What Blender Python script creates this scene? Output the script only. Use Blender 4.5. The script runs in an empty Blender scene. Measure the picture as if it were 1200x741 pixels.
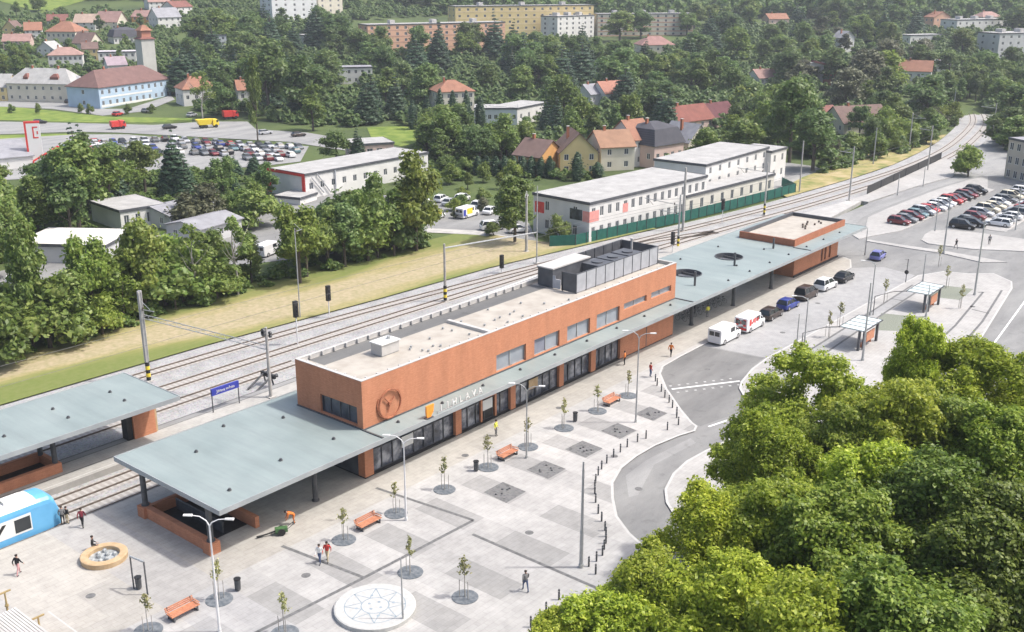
import bpy, bmesh, math, random
import numpy as np
from mathutils import Vector, Matrix
random.seed(7)
S = bpy.context.scene
COL = S.collection
PI = math.pi
# ------------------------------------------------------------------ camera
CAM = (-58.2571, -65.7396, 43.6164)
YAW, PITCH, ROLL, FPX = 0.6938, 0.3121, 0.0013, 1237.29
IW, IH = 1200, 741
F_ = Vector((math.cos(YAW)*math.cos(PITCH), math.sin(YAW)*math.cos(PITCH), -math.sin(PITCH)))
R0 = Vector((math.sin(YAW), -math.cos(YAW), 0)); U0 = R0.cross(F_)
R_ = math.cos(ROLL)*R0+math.sin(ROLL)*U0; U_ = -math.sin(ROLL)*R0+math.cos(ROLL)*U0
cd = bpy.data.cameras.new('camera'); cam = bpy.data.objects.new('camera', cd); COL.objects.link(cam)
cam.matrix_world = Matrix(((R_.x, U_.x, -F_.x, CAM[0]), (R_.y, U_.y, -F_.y, CAM[1]), (R_.z, U_.z, -F_.z, CAM[2]), (0, 0, 0, 1)))
cd.sensor_width = 36; cd.lens = FPX/IW*36; cd.clip_start = 0.5; cd.clip_end = 6000
S.camera = cam
# ------------------------------------------------------------------ light
SUN_EL, SUN_AZ = math.radians(57), math.radians(-50)      # azimuth from +X towards +Y
W = bpy.data.worlds.new('World'); S.world = W; W.use_nodes = True
nt = W.node_tree; nt.nodes.clear()
sky = nt.nodes.new('ShaderNodeTexSky'); sky.sky_type = 'NISHITA'; sky.sun_disc = False
sky.sun_elevation = SUN_EL; sky.sun_rotation = math.radians(90)-SUN_AZ
sky.air_density = 1.0; sky.dust_density = 5.0; sky.ozone_density = 1.0
bg = nt.nodes.new('ShaderNodeBackground'); bg.inputs[1].default_value = 0.138
ow = nt.nodes.new('ShaderNodeOutputWorld')
nt.links.new(sky.outputs[0], bg.inputs[0]); nt.links.new(bg.outputs[0], ow.inputs[0])
sl = bpy.data.lights.new('sun', 'SUN'); sl.energy = 2.35; sl.angle = math.radians(2.0); sl.color = (1, 0.97, 0.92)
so = bpy.data.objects.new('sun', sl); COL.objects.link(so)
sd = Vector((math.cos(SUN_EL)*math.cos(SUN_AZ), math.cos(SUN_EL)*math.sin(SUN_AZ), math.sin(SUN_EL)))
so.rotation_euler = sd.to_track_quat('Z', 'Y').to_euler(); so.location = (0, -100, 150)
S.view_settings.view_transform = 'Standard'; S.view_settings.look = 'None'
S.view_settings.gamma = 1; S.view_settings.use_curve_mapping = False
S.view_settings.exposure = 0.84
S.cycles.max_bounces = 6; S.cycles.volume_bounces = 0; S.cycles.volume_step_rate = 5; S.cycles.transparent_max_bounces = 8
# ------------------------------------------------------------------ terrain height and measuring helpers
CY, SY = math.cos(YAW), math.sin(YAW)
def sstep(a, b, x):
    t = min(1, max(0, (x-a)/(b-a))); return t*t*(3-2*t)
def tz(x, y):
    q = (x-CAM[0])*CY+(y-CAM[1])*SY; lat = (x-CAM[0])*SY-(y-CAM[1])*CY
    h = -0.8+0.3*sstep(44, 50, y)
    qq = max(0, q-335); h += 0.055*(math.sqrt(qq*qq+80*80)-80)
    left = sstep(40, -160, lat); q2 = max(0, q-385); h += left*0.05*(math.sqrt(q2*q2+40*40)-40)
    q3 = max(0, q-820); h += 0.09*q3*sstep(0, 300, q3)
    return h
def gp(px, py, z=0.0):
    d = F_+R_*((px-IW/2)/FPX)-U_*((py-IH/2)/FPX); t = (z-CAM[2])/d.z
    return Vector(CAM)+d*t
def gt(px, py):                                             # photo measurement -> point of the terrain
    d = F_+R_*((px-IW/2)/FPX)-U_*((py-IH/2)/FPX); C = Vector(CAM)
    t = 40.0
    while t < 2500:
        p = C+d*t
        if p.z <= tz(p.x, p.y): break
        t *= 1.01
    lo, hi = t/1.01, t
    for _ in range(24):
        m = (lo+hi)/2; p = C+d*m
        if p.z <= tz(p.x, p.y): hi = m
        else: lo = m
    p = C+d*hi; return Vector((p.x, p.y, tz(p.x, p.y)))
def prj(p):
    d = Vector(p)-Vector(CAM); q = d.dot(F_)
    return IW/2+FPX*d.dot(R_)/q, IH/2-FPX*d.dot(U_)/q, q
# ------------------------------------------------------------------ materials
MATS = {}
def mat(name, c, rough=0.7, c2=None, scale=1.0, bump=0.0, bscale=None, metal=0.0, spec=0.4, objcol=False, detail=6, lo=0.35, hi=0.65, coord='Object'):
    if name in MATS: return MATS[name]
    m = bpy.data.materials.new(name); m.use_nodes = True; t = m.node_tree; b = t.nodes['Principled BSDF']
    b.inputs['Roughness'].default_value = rough; b.inputs['Metallic'].default_value = metal
    b.inputs['Specular IOR Level'].default_value = spec
    if objcol:
        oi = t.nodes.new('ShaderNodeObjectInfo'); t.links.new(oi.outputs['Color'], b.inputs['Base Color'])
    else: b.inputs['Base Color'].default_value = (*c, 1)
    if c2 or bump:
        tc = t.nodes.new('ShaderNodeTexCoord'); nz = t.nodes.new('ShaderNodeTexNoise')
        if coord == 'World':
            ge = t.nodes.new('ShaderNodeNewGeometry'); src = ge.outputs['Position']
        else: src = tc.outputs[coord]
        t.links.new(src, nz.inputs['Vector'])
        nz.inputs['Scale'].default_value = scale; nz.inputs['Detail'].default_value = detail
    if c2:
        r = t.nodes.new('ShaderNodeValToRGB'); r.color_ramp.elements[0].position = lo; r.color_ramp.elements[1].position = hi
        r.color_ramp.elements[0].color = (*c, 1); r.color_ramp.elements[1].color = (*c2, 1)
        t.links.new(nz.outputs['Fac'], r.inputs[0]); t.links.new(r.outputs[0], b.inputs['Base Color'])
    if bump:
        n2 = t.nodes.new('ShaderNodeTexNoise'); n2.inputs['Scale'].default_value = bscale or scale*6; n2.inputs['Detail'].default_value = 4
        t.links.new(src, n2.inputs['Vector'])
        bp = t.nodes.new('ShaderNodeBump'); bp.inputs['Strength'].default_value = bump; bp.inputs['Distance'].default_value = 0.05
        t.links.new(n2.outputs['Fac'], bp.inputs['Height']); t.links.new(bp.outputs[0], b.inputs['Normal'])
    MATS[name] = m; return m
class G:                                                    # tiny node graph helper
    def __init__(s, name):
        s.m = bpy.data.materials.new(name); s.m.use_nodes = True; s.t = s.m.node_tree; s.b = s.t.nodes['Principled BSDF']
        MATS[name] = s.m
    def n(s, ty, ins=None, **kw):
        n = s.t.nodes.new('ShaderNode'+ty)
        for k, v in kw.items(): setattr(n, k, v)
        for k, v in (ins or {}).items():
            if isinstance(v, bpy.types.NodeSocket): s.t.links.new(v, n.inputs[k])
            else: n.inputs[k].default_value = v
        return n
    def pos(s): return s.n('NewGeometry').outputs['Position']
    def noise(s, sc, v, det=5, rough=0.55): return s.n('TexNoise', {'Vector': v, 'Scale': sc, 'Detail': det, 'Roughness': rough}).outputs['Fac']
    def ramp(s, f, stops):
        r = s.n('ValToRGB', {0: f}); e = r.color_ramp.elements
        while len(e) < len(stops): e.new(0.5)
        for i, (p, c) in enumerate(stops): e[i].position = p; e[i].color = (*c, 1) if len(c) == 3 else c
        return r.outputs[0]
    def mix(s, f, a, b, mode='MIX'):
        r = s.n('MixRGB', {0: f, 1: a if isinstance(a, bpy.types.NodeSocket) else (*a, 1), 2: b if isinstance(b, bpy.types.NodeSocket) else (*b, 1)}); r.blend_type = mode
        return r.outputs[0]
    def math(s, op, a, b=0.0, c=0.0):
        n = s.n('Math', {0: a, 1: b, 2: c}); n.operation = op; return n.outputs[0]
    def sep(s, v): n = s.n('SeparateXYZ', {0: v}); return n.outputs
    def base(s, c, rough=0.8, bump=None, bs=0.3, spec=0.3):
        s.t.links.new(c, s.b.inputs['Base Color']); s.b.inputs['Roughness'].default_value = rough; s.b.inputs['Specular IOR Level'].default_value = spec
        if bump is not None:
            b = s.n('Bump', {'Height': bump, 'Strength': bs, 'Distance': 0.05}); s.t.links.new(b.outputs[0], s.b.inputs['Normal'])
        return s.m
def g_(v): return (v, v, v)
# ------------------------------------------------------------------ mesh builder
class MB:
    def __init__(s): s.v = []; s.f = []; s.m = []; s.cm = 0
    def add(s, vs, fs):
        o = len(s.v); s.v += [tuple(p) for p in vs]; s.f += [tuple(i+o for i in f) for f in fs]; s.m += [s.cm]*len(fs); return s
    def poly(s, *p): return s.add(p, [tuple(range(len(p)))])
    def box(s, x0, x1, y0, y1, z0, z1):
        return s.add([(x0,y0,z0),(x1,y0,z0),(x1,y1,z0),(x0,y1,z0),(x0,y0,z1),(x1,y0,z1),(x1,y1,z1),(x0,y1,z1)],
                     [(0,3,2,1),(4,5,6,7),(0,1,5,4),(1,2,6,5),(2,3,7,6),(3,0,4,7)])
    def obox(s, c, sz, ang=0):
        o = len(s.v); s.box(-sz[0]/2, sz[0]/2, -sz[1]/2, sz[1]/2, 0, sz[2]); ca, sa = math.cos(ang), math.sin(ang)
        for i in range(o, len(s.v)):
            x, y, z = s.v[i]; s.v[i] = (c[0]+x*ca-y*sa, c[1]+x*sa+y*ca, c[2]+z)
        return s
    def loft(s, rings, cap=True):
        n = len(rings[0]); o = len(s.v); vs = [p for r in rings for p in r]; fs = []
        for k in range(len(rings)-1):
            for i in range(n):
                j = (i+1) % n; fs.append((k*n+i, k*n+j, (k+1)*n+j, (k+1)*n+i))
        if cap: fs.append(tuple(reversed(range(n)))); fs.append(tuple((len(rings)-1)*n+i for i in range(n)))
        return s.add(vs, fs)
    def tube(s, path, r, n=8):
        P = [Vector(p) for p in path]; rs = r if isinstance(r, (list, tuple)) else [r]*len(P); rings = []
        ref = None
        for i, p in enumerate(P):
            d = (P[min(i+1, len(P)-1)]-P[max(i-1, 0)]).normalized()
            if ref is None: ref = Vector((1, 0, 0)) if abs(d.x) < 0.8 else Vector((0, 1, 0))
            a = d.cross(ref).normalized(); b = a.cross(d).normalized(); ref = -d.cross(a) if False else ref
            rings.append([p+(a*math.cos(2*PI*k/n)+b*math.sin(2*PI*k/n))*rs[i] for k in range(n)])
        return s.loft(rings)
    def cyl(s, x, y, z0, z1, r, r2=None, n=14): return s.tube([(x, y, z0), (x, y, z1)], [r, r if r2 is None else r2], n)
    def lathe(s, prof, n=20, c=(0, 0, 0)):
        return s.loft([[(c[0]+r*math.cos(2*PI*k/n), c[1]+r*math.sin(2*PI*k/n), c[2]+z) for k in range(n)] for r, z in prof])
    def prism(s, pts, z0, z1):
        n = len(pts); o = len(s.v); a = sum(pts[i][0]*pts[(i+1) % n][1]-pts[(i+1) % n][0]*pts[i][1] for i in range(n))
        if a < 0: pts = pts[::-1]
        return s.add([(x, y, z0) for x, y in pts]+[(x, y, z1) for x, y in pts],
            [tuple(reversed(range(n))), tuple(range(n, 2*n))]+[(i, (i+1) % n, n+(i+1) % n, n+i) for i in range(n)])
    def facade(s, o, u, w, h, ops, dep=0.15, inward=None):  # wall sheet with openings (u0,u1,z0,z1) and their reveals
        o = Vector(o); u = Vector(u).normalized(); n = Vector(inward).normalized()*dep; Z = Vector((0, 0, 1))
        xs = sorted({0, w, *[a for q in ops for a in q[:2]]}); zs = sorted({0, h, *[a for q in ops for a in q[2:4]]})
        for i in range(len(xs)-1):
            for k in range(len(zs)-1):
                cx, cz = (xs[i]+xs[i+1])/2, (zs[k]+zs[k+1])/2
                if any(q[0] < cx < q[1] and q[2] < cz < q[3] for q in ops): continue
                s.poly(o+u*xs[i]+Z*zs[k], o+u*xs[i+1]+Z*zs[k], o+u*xs[i+1]+Z*zs[k+1], o+u*xs[i]+Z*zs[k+1])
        for a, b, c, d in [q[:4] for q in ops]:
            p = [o+u*a+Z*c, o+u*b+Z*c, o+u*b+Z*d, o+u*a+Z*d]
            for i in range(4):
                j = (i+1) % 4; s.poly(p[i], p[j], p[j]+n, p[i]+n)
        return s
    def mesh(s, name, mats, smooth=False):
        me = bpy.data.meshes.new(name); me.from_pydata(s.v, [], s.f)
        for m in (mats if isinstance(mats, (list, tuple)) else [mats]): me.materials.append(m)
        me.polygons.foreach_set('material_index', s.m)
        if smooth: me.polygons.foreach_set('use_smooth', [True]*len(s.f))
        me.update(); return me
    def build(s, name, mats, parent=None, smooth=False, fix=False, loc=None):
        me = s.mesh(name, mats, smooth)
        if fix:
            bm = bmesh.new(); bm.from_mesh(me); bmesh.ops.recalc_face_normals(bm, faces=bm.faces); bm.to_mesh(me); bm.free()
        return link(name, me, parent, loc)
def link(name, me, parent=None, loc=None):
    o = bpy.data.objects.new(name, me); COL.objects.link(o)
    if parent: o.parent = parent
    if loc: o.location = loc
    return o
def tag(o, label=None, cat=None, group=None, kind=None):
    if label: o['label'] = label
    if cat: o['category'] = cat
    if group: o['group'] = group
    if kind: o['kind'] = kind
    return o
def thing(name, label, cat, loc=(0, 0, 0), rz=0.0, group=None):
    o = bpy.data.objects.new(name, None); COL.objects.link(o); o.location = loc; o.rotation_euler = (0, 0, rz)
    o.empty_display_size = 0.3
    return tag(o, label, cat, group)
def dup(o, loc, rz, label=None, group=None, scale=None):
    def cp(a, par):
        c = a.copy(); COL.objects.link(c)
        if par: c.parent = par
        for ch in a.children: cp(ch, c)
        return c
    r = cp(o, None); r.location = loc; r.rotation_euler = (0, 0, rz)
    if label: r['label'] = label
    if group: r['group'] = group
    if scale: r.scale = scale
    return r
def struct(name, mb, m, smooth=False, fix=False): return tag(mb.build(name, m, None, smooth, fix), kind='structure')
def ribbon(pts, w, z, close=False):                         # flat strip along a polyline
    mb = MB(); P = [Vector((p[0], p[1], 0)) for p in pts]; L = []; n = len(P)
    for i in range(n):
        d = (P[(i+1) % n]-P[i-1]) if close else (P[min(i+1, n-1)]-P[max(i-1, 0)])
        d.normalize(); s = Vector((-d.y, d.x, 0))*w/2; zz = z(P[i].x, P[i].y) if callable(z) else z
        L.append((P[i]+s+Vector((0, 0, zz)), P[i]-s+Vector((0, 0, zz))))
    for i in range(n if close else n-1): j = (i+1) % n; mb.poly(L[i][1], L[j][1], L[j][0], L[i][0])
    return mb
def smooth_line(pts, k=6):                                  # Catmull-Rom
    P = [Vector((p[0], p[1], 0)) for p in pts]; out = []
    for i in range(len(P)-1):
        a, b, c, d = P[max(i-1, 0)], P[i], P[i+1], P[min(i+2, len(P)-1)]
        for j in range(k):
            t = j/k; q = 0.5*((2*b)+(c-a)*t+(2*a-5*b+4*c-d)*t*t+(3*b-a-3*c+d)*t**3); out.append((q.x, q.y))
    out.append((P[-1].x, P[-1].y)); return out
def text_mesh(txt, size, ext, m):
    c = bpy.data.curves.new('lettering', 'FONT'); c.body = txt; c.size = size; c.extrude = ext; c.align_x = 'CENTER'
    o = bpy.data.objects.new('lettering', c); COL.objects.link(o)
    dg = bpy.context.evaluated_depsgraph_get(); me = bpy.data.meshes.new_from_object(o.evaluated_get(dg))
    bpy.data.objects.remove(o); me.materials.clear(); me.materials.append(m); me.name = 'lettering'; return me
# ------------------------------------------------------------------ material library
g = G('ground_soil'); p = g.pos()
c = g.ramp(g.noise(0.03, p), [(0.35, (0.035, 0.06, 0.018)), (0.6, (0.075, 0.11, 0.03))])
c = g.mix(g.ramp(g.noise(0.9, p), [(0.3, g_(0.0)), (0.75, g_(0.55))]), c, (0.11, 0.13, 0.05)); M_GROUND = g.base(c, 0.95, g.noise(3, p), 0.6)
g = G('dry_grass'); p = g.pos(); st = g.n('VectorMath', {0: p, 1: (0.25, 1, 1)}, operation='MULTIPLY').outputs[0]
px_ = g.sep(p); v = g.math('DIVIDE', g.math('ADD', g.math('SUBTRACT', px_[1], 43.5), g.math('MULTIPLY', px_[0], 0.07)), 15.0); v = g.math('SUBTRACT', 1.0, g.math('ABSOLUTE', g.math('SUBTRACT', g.math('MULTIPLY', v, 2.0), 1.15))); v = g.math('ADD', v, g.math('MULTIPLY', g.math('MINIMUM', g.math('ADD', px_[0], -8.0), 22.0), 0.012))
v = g.math('ADD', v, g.math('MULTIPLY', g.math('SUBTRACT', g.noise(0.12, st, 7, 0.65), 0.5), 2.6))
c = g.ramp(v, [(0.0, (0.14, 0.175, 0.045)), (0.25, (0.22, 0.22, 0.075)), (0.5, (0.33, 0.28, 0.14)), (0.8, (0.39, 0.32, 0.215))])
c = g.mix(g.ramp(g.noise(1.6, p, 6), [(0.35, g_(0)), (0.8, g_(0.8))]), c, (0.19, 0.2, 0.075)); M_DRY = g.base(c, 0.95, g.noise(4, p), 0.5)
g = G('dry_bank_grass'); p = g.pos(); c = g.ramp(g.noise(0.2, p, 7, .65), [(0.35, (0.15, 0.18, 0.05)), (0.5, (0.3, 0.26, 0.11)), (0.65, (0.42, 0.34, 0.2))]); M_DRY2 = g.base(c, 0.95, g.noise(4, p), 0.5)
g = G('green_grass'); p = g.pos()
c = g.ramp(g.noise(0.25, p, 7), [(0.35, (0.10, 0.16, 0.025)), (0.65, (0.2, 0.25, 0.05))]); M_GRASS = g.base(c, 0.95, g.noise(5, p), 0.6)
g = G('ballast_stone'); p = g.pos()
v = g.n('TexVoronoi', {'Vector': p, 'Scale': 7.0}).outputs['Color']
c = g.mix(0.35, g.ramp(g.noise(0.35, p, 6), [(0.3, (0.245, 0.238, 0.23)), (0.7, (0.33, 0.322, 0.312))]), v, 'OVERLAY'); hs = g.n('HueSaturation', {'Color': c, 'Saturation': 0.25}).outputs[0]
M_BALLAST = g.base(hs, 0.95, g.noise(9, p), 0.6)
g = G('sleeper_bed'); p = g.n('TexCoord').outputs['UV']
u = g.sep(p)[0]; st = g.math('LESS_THAN', g.math('FRACT', g.math('MULTIPLY', u, 1/0.65)), 0.42)
c = g.mix(g.math('MULTIPLY', st, 0.75), (0.31, 0.29, 0.27), (0.41, 0.395, 0.375)); c = g.mix(0.3, c, g.ramp(g.noise(5, g.pos()), [(0.3, g_(0.3)), (0.7, g_(0.7))]), 'OVERLAY'); M_SLEEP = g.base(c, 0.95)
def asphalt(name, a, b, wear=0.25):
    g = G(name); p = g.pos(); st = g.n('VectorMath', {0: p, 1: (0.3, 1, 1)}, operation='MULTIPLY').outputs[0]
    c = g.ramp(g.noise(0.22, st, 7, 0.68), [(0.32, g_(a*.88)), (0.68, (b*1.04, b*1.04, b*1.01))]); bl = g.ramp(g.noise(0.9, p, 3), [(0.6, g_(1.0)), (0.7, g_(0.76))]); c = g.mix(0.7, c, bl, 'MULTIPLY'); c = g.mix(wear, c, g.ramp(g.noise(18, p, 3), [(0.3, g_(0.1)), (0.7, g_(0.8))]), 'OVERLAY')
    return g.base(c, 0.9, g.noise(30, p), 0.2)
M_ASPH = asphalt('asphalt_worn', 0.2, 0.265); M_ASPHD = asphalt('asphalt_dark', 0.15, 0.22); M_ASPHL = asphalt('asphalt_pale', 0.24, 0.32); M_ASPHB = asphalt('asphalt_platform', 0.13, 0.17)
def paving(name, lo, hi, tint, tile=(1.0, 0.5), bands=None):
    g = G(name); p = g.pos(); n1 = g.noise(0.16, p, 6)
    c = g.ramp(n1, [(0.3, tuple(lo*t for t in tint)), (0.7, tuple(hi*t for t in tint))])
    x, y, _ = g.sep(p)[:3]
    if bands: c = bands(g, c, x, y, p)
    br = g.n('TexBrick', {'Vector': p, 'Color1': (1, 1, 1, 1), 'Color2': (0.94, 0.94, 0.935, 1), 'Mortar': (0.76, 0.75, 0.735, 1), 'Scale': 1.0, 'Mortar Size': 0.018, 'Brick Width': tile[0], 'Row Height': tile[1]}).outputs[0]
    c = g.mix(0.75, c, br, 'MULTIPLY'); st = g.ramp(g.noise(0.9, p, 8, 0.7), [(0.25, g_(0.72)), (0.6, g_(1.0))]); c = g.mix(0.85, c, st, 'MULTIPLY'); c = g.mix(0.6, c, g.ramp(g.noise(0.07, p, 4), [(0.35, g_(0.86)), (0.65, g_(1.05))]), 'MULTIPLY')
    return g.base(c, 0.85, g.noise(14, p), 0.1)
def plaza_bands(g, c, x, y, p):
    # paving pattern: pale cross bands through the tree rows, greyer fields between them, warm strip along the facade
    k = g.math('ABSOLUTE', g.math('SUBTRACT', g.math('FRACT', g.math('DIVIDE', g.math('SUBTRACT', x, 3.1-2.92), 5.85)), 0.5))
    band = g.math('GREATER_THAN', k, 0.27)
    iny = g.math('MULTIPLY', g.math('LESS_THAN', y, -4.2), g.math('GREATER_THAN', y, -23.0))
    yk = g.math('LESS_THAN', g.math('FRACT', g.math('DIVIDE', g.math('ADD', y, 40.0), 9.0)), 0.62)
    f = g.math('MULTIPLY', g.math('MULTIPLY', band, iny), g.math('ADD', g.math('MULTIPLY', yk, 0.6), 0.25))
    c = g.mix(g.math('MULTIPLY', f, 0.9), c, (0.305, 0.303, 0.298))
    warm = g.math('MULTIPLY', g.math('GREATER_THAN', y, -4.2), g.math('LESS_THAN', y, 13.2))
    c = g.mix(g.math('MULTIPLY', warm, 0.6), c, (0.41, 0.385, 0.34))
    bk = g.n('TexBrick', {'Vector': g.n('VectorMath', {0: p, 1: (0.3, 1.9, 0)}, operation='ADD').outputs[0], 'Color1': (1.03, 1.02, 1.0, 1), 'Color2': (0.88, 0.877, 0.87, 1), 'Mortar': (0.93, 0.93, 0.92, 1), 'Scale': 1.0, 'Mortar Size': 0.02, 'Brick Width': 5.85, 'Row Height': 4.45}).outputs[0]
    c = g.mix(0.85, c, bk, 'MULTIPLY')
    blue = g.math('MULTIPLY', g.math('LESS_THAN', g.math('FRACT', g.math('DIVIDE', g.math('ADD', x, g.math('MULTIPLY', y, 0.0)), 11.7)), 0.4), g.math('LESS_THAN', x, -12.0))
    c = g.mix(g.math('MULTIPLY', blue, 0.5), c, (0.34, 0.34, 0.348)); return c
M_PLAZA = paving('plaza_paving', 0.42, 0.49, (1, 0.985, 0.965), (1.0, 0.5), plaza_bands)
M_PAVE = paving('light_paving', 0.375, 0.445, (1, 0.977, 0.945), (0.8, 0.4))
M_STREET = paving('street_setts', 0.325, 0.38, (1, 1, 1), (0.4, 0.2))
M_PLAT = paving('platform_paving', 0.39, 0.455, (1, 0.97, 0.91), (0.8, 0.4))
M_KERB = mat('kerb_stone', (0.42, 0.415, 0.4), 0.85, (0.48, 0.475, 0.46), 2.0)
M_LINE = mat('dark_slot_and_shadow_line', (0.1, 0.1, 0.1), 0.85, (0.16, 0.16, 0.16), 3.0)
M_WHITE = mat('white_paint', (0.72, 0.72, 0.71), 0.7, (0.8, 0.8, 0.79), 3.0)
g = G('mosaic_paving'); p = g.pos(); v = g.n('TexVoronoi', {'Vector': p, 'Scale': 5.0}).outputs['Color']
c = g.mix(0.4, g_(0.14), v, 'OVERLAY'); c = g.n('HueSaturation', {'Color': c, 'Saturation': 0.06, 'Value': 0.9}).outputs[0]
M_MOSAIC = g.base(c, 0.9)
g = G('green_plot_ground'); p = g.pos(); v = g.noise(7, p, 5); M_PLOT = g.base(g.ramp(v, [(0.3, (0.13, 0.15, 0.11)), (0.7, (0.27, 0.28, 0.24))]), 0.95)
def brick(name, a, b, sc=1.0):
    g = G(name); p = g.n('TexCoord').outputs['Object']
    cx = g.sep(p); v = g.n('CombineXYZ', {0: g.math('ADD', cx[0], cx[1]), 1: cx[2], 2: 0.0}).outputs[0]
    br = g.n('TexBrick', {'Vector': v, 'Color1': (*a, 1), 'Color2': (*b, 1), 'Mortar': (a[0]*0.72, a[1]*0.75, a[2]*0.8, 1), 'Scale': 1.0, 'Mortar Size': 0.009, 'Brick Width': 0.3*sc, 'Row Height': 0.09*sc}).outputs[0]
    sv = g.n('VectorMath', {0: p, 1: (1.2, 1.2, .25)}, operation='MULTIPLY').outputs[0]; n = g.ramp(g.noise(0.6, sv, 8, .65), [(0.28, g_(0.8)), (0.7, g_(1.06))]); c = g.mix(1.0, br, n, 'MULTIPLY')
    return g.base(c, 0.85, g.noise(20, p), 0.15)
M_BRICK = brick('red_brick', (0.5, 0.212, 0.115), (0.57, 0.252, 0.142))
M_BRICK2 = brick('brown_brick', (0.38, 0.145, 0.08), (0.45, 0.18, 0.1))
g = G('roof_sheet'); p = g.pos(); x = g.sep(p)[0]; st = g.math('LESS_THAN', g.math('FRACT', g.math('MULTIPLY', x, 1/0.55)), 0.06)
c = g.ramp(g.noise(0.18, p, 6), [(0.3, (0.215, 0.262, 0.258)), (0.7, (0.275, 0.322, 0.316))]); c = g.mix(g.math('MULTIPLY', st, 0.5), c, (0.22, 0.26, 0.265)); dz = g.n('VectorMath', {0: p, 1: (1.4, .16, 1)}, operation='MULTIPLY').outputs[0]; c = g.mix(1.0, c, g.ramp(g.noise(0.55, dz, 8, .7), [(0.3, g_(0.84)), (0.6, g_(1.0))]), 'MULTIPLY'); M_ROOF = g.base(c, 0.5, None, 0, 0.4)
M_FASCIA = mat('grey_metal_edge', (0.27, 0.29, 0.3), 0.5, (0.33, 0.35, 0.355), 0.6, spec=0.5)
M_GRAVEL = mat('roof_gravel', (0.34, 0.31, 0.27), 0.95, (0.42, 0.39, 0.345), 0.7, 0.4, 12.0)
M_COPING = mat('pale_coping', (0.43, 0.415, 0.395), 0.6, (0.5, 0.485, 0.465), 1.0)
M_ANTH = mat('anthracite_metal', (0.065, 0.068, 0.078), 0.5, (0.095, 0.1, 0.11), 1.0)
M_GREYP = mat('grey_louvre_panel', (0.33, 0.34, 0.37), 0.45, (0.4, 0.41, 0.44), 1.2)
M_STEEL = mat('galvanised_steel', (0.36, 0.37, 0.37), 0.45, (0.45, 0.46, 0.46), 2.0, metal=0.4)
M_POLEW = mat('pale_pole_paint', (0.62, 0.62, 0.62), 0.4, (0.7, 0.7, 0.7), 2.0)
M_CONC = mat('concrete', (0.34, 0.33, 0.31), 0.9, (0.44, 0.425, 0.40), 0.8)
M_RAIL = mat('rusty_rail', (0.105, 0.085, 0.07), 0.6, (0.16, 0.13, 0.11), 2.0, metal=0.3)
M_BLACK = mat('black_paint', (0.015, 0.015, 0.017), 0.5, (0.03, 0.03, 0.03), 3.0)
M_DARKST = mat('dark_steel', (0.06, 0.065, 0.07), 0.5, (0.1, 0.1, 0.105), 2.0)
M_WOOD = mat('orange_wood', (0.42, 0.17, 0.095), 0.6, (0.5, 0.23, 0.13), 3.0)
M_TAN = mat('tan_stone', (0.42, 0.29, 0.16), 0.75, (0.5, 0.37, 0.23), 2.0)
M_RUB = mat('rubber', (0.02, 0.02, 0.02), 0.8, (0.03, 0.03, 0.03), 4.0)
M_ALLOY = mat('alloy', (0.45, 0.45, 0.46), 0.35, metal=0.6)
M_PAINT = mat('vehicle_paint', (0, 0, 0), 0.28, objcol=True, spec=0.6)
M_CGLASS = mat('vehicle_glass', (0.02, 0.025, 0.03), 0.12, spec=0.7)
M_HEADL = mat('lamp_glass', (0.7, 0.7, 0.68), 0.15); M_TAILL = mat('tail_lamp', (0.45, 0.02, 0.015), 0.25)
M_YEL = mat('yellow_paint', (0.75, 0.55, 0.03), 0.5, (0.8, 0.62, 0.06), 3.0); M_RED = mat('red_paint', (0.55, 0.035, 0.03), 0.45, (0.62, 0.06, 0.05), 2.0)
M_BLUE = mat('sign_blue', (0.03, 0.045, 0.3), 0.45, (0.05, 0.06, 0.36), 3.0); M_ORANGE = mat('orange_paint', (0.75, 0.27, 0.03), 0.45, (0.8, 0.32, 0.05), 3.0)
M_GREENF = mat('green_fence_mesh', (0.01, 0.085, 0.066), 0.8, (0.016, 0.115, 0.088), 1.2)
M_WALLO = mat('render_wall', (0, 0, 0), 0.85, objcol=True)
M_TRAINB = mat('train_blue', (0.11, 0.34, 0.58), 0.35, (0.13, 0.38, 0.62), 1.0); M_TRAINW = mat('train_white', (0.72, 0.72, 0.71), 0.4, (0.8, 0.8, 0.79), 1.0)
g = G('station_glass'); p = g.pos(); c = g.ramp(g.noise(0.8, p, 6, 0.6), [(0.3, (0.02, 0.025, 0.035)), (0.48, (0.1, 0.11, 0.14)), (0.64, (0.36, 0.37, 0.4))]); M_GLASS = g.base(c, 0.12, None, 0, 0.6)  # pale noise patches paint reflections into the glass colour
M_WGLASS = mat('window_glass', (0.035, 0.04, 0.05), 0.15, (0.09, 0.1, 0.12), 0.9, spec=0.6)
M_BLIND = mat('grey_blind_glass', (0.24, 0.265, 0.3), 0.3, (0.31, 0.335, 0.37), 0.6); M_BLIND2 = mat('darker_blind_glass', (0.17, 0.18, 0.23), 0.25, (0.22, 0.23, 0.28), 0.6)
M_FRAME = mat('window_frame_white', (0.66, 0.66, 0.64), 0.6)
def walls(name, c): return mat('wall_'+name, tuple(x*0.93 for x in c), 0.88, tuple(min(0.85, x*1.05) for x in c), 0.35)
def roofm(name, c):
    if 'roof_'+name in MATS: return MATS['roof_'+name]
    g = G('roof_'+name); p = g.n('TexCoord').outputs['Object']; w = g.n('TexWave', {'Vector': p, 'Scale': 1.6, 'Distortion': 0.5}).outputs['Fac']
    cc = g.ramp(g.noise(0.45, p, 7, 0.65), [(0.3, tuple(x*0.78 for x in c)), (0.7, tuple(x*1.15 for x in c))]); cc = g.mix(0.2, cc, w, 'OVERLAY'); return g.base(cc, 0.85)
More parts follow.
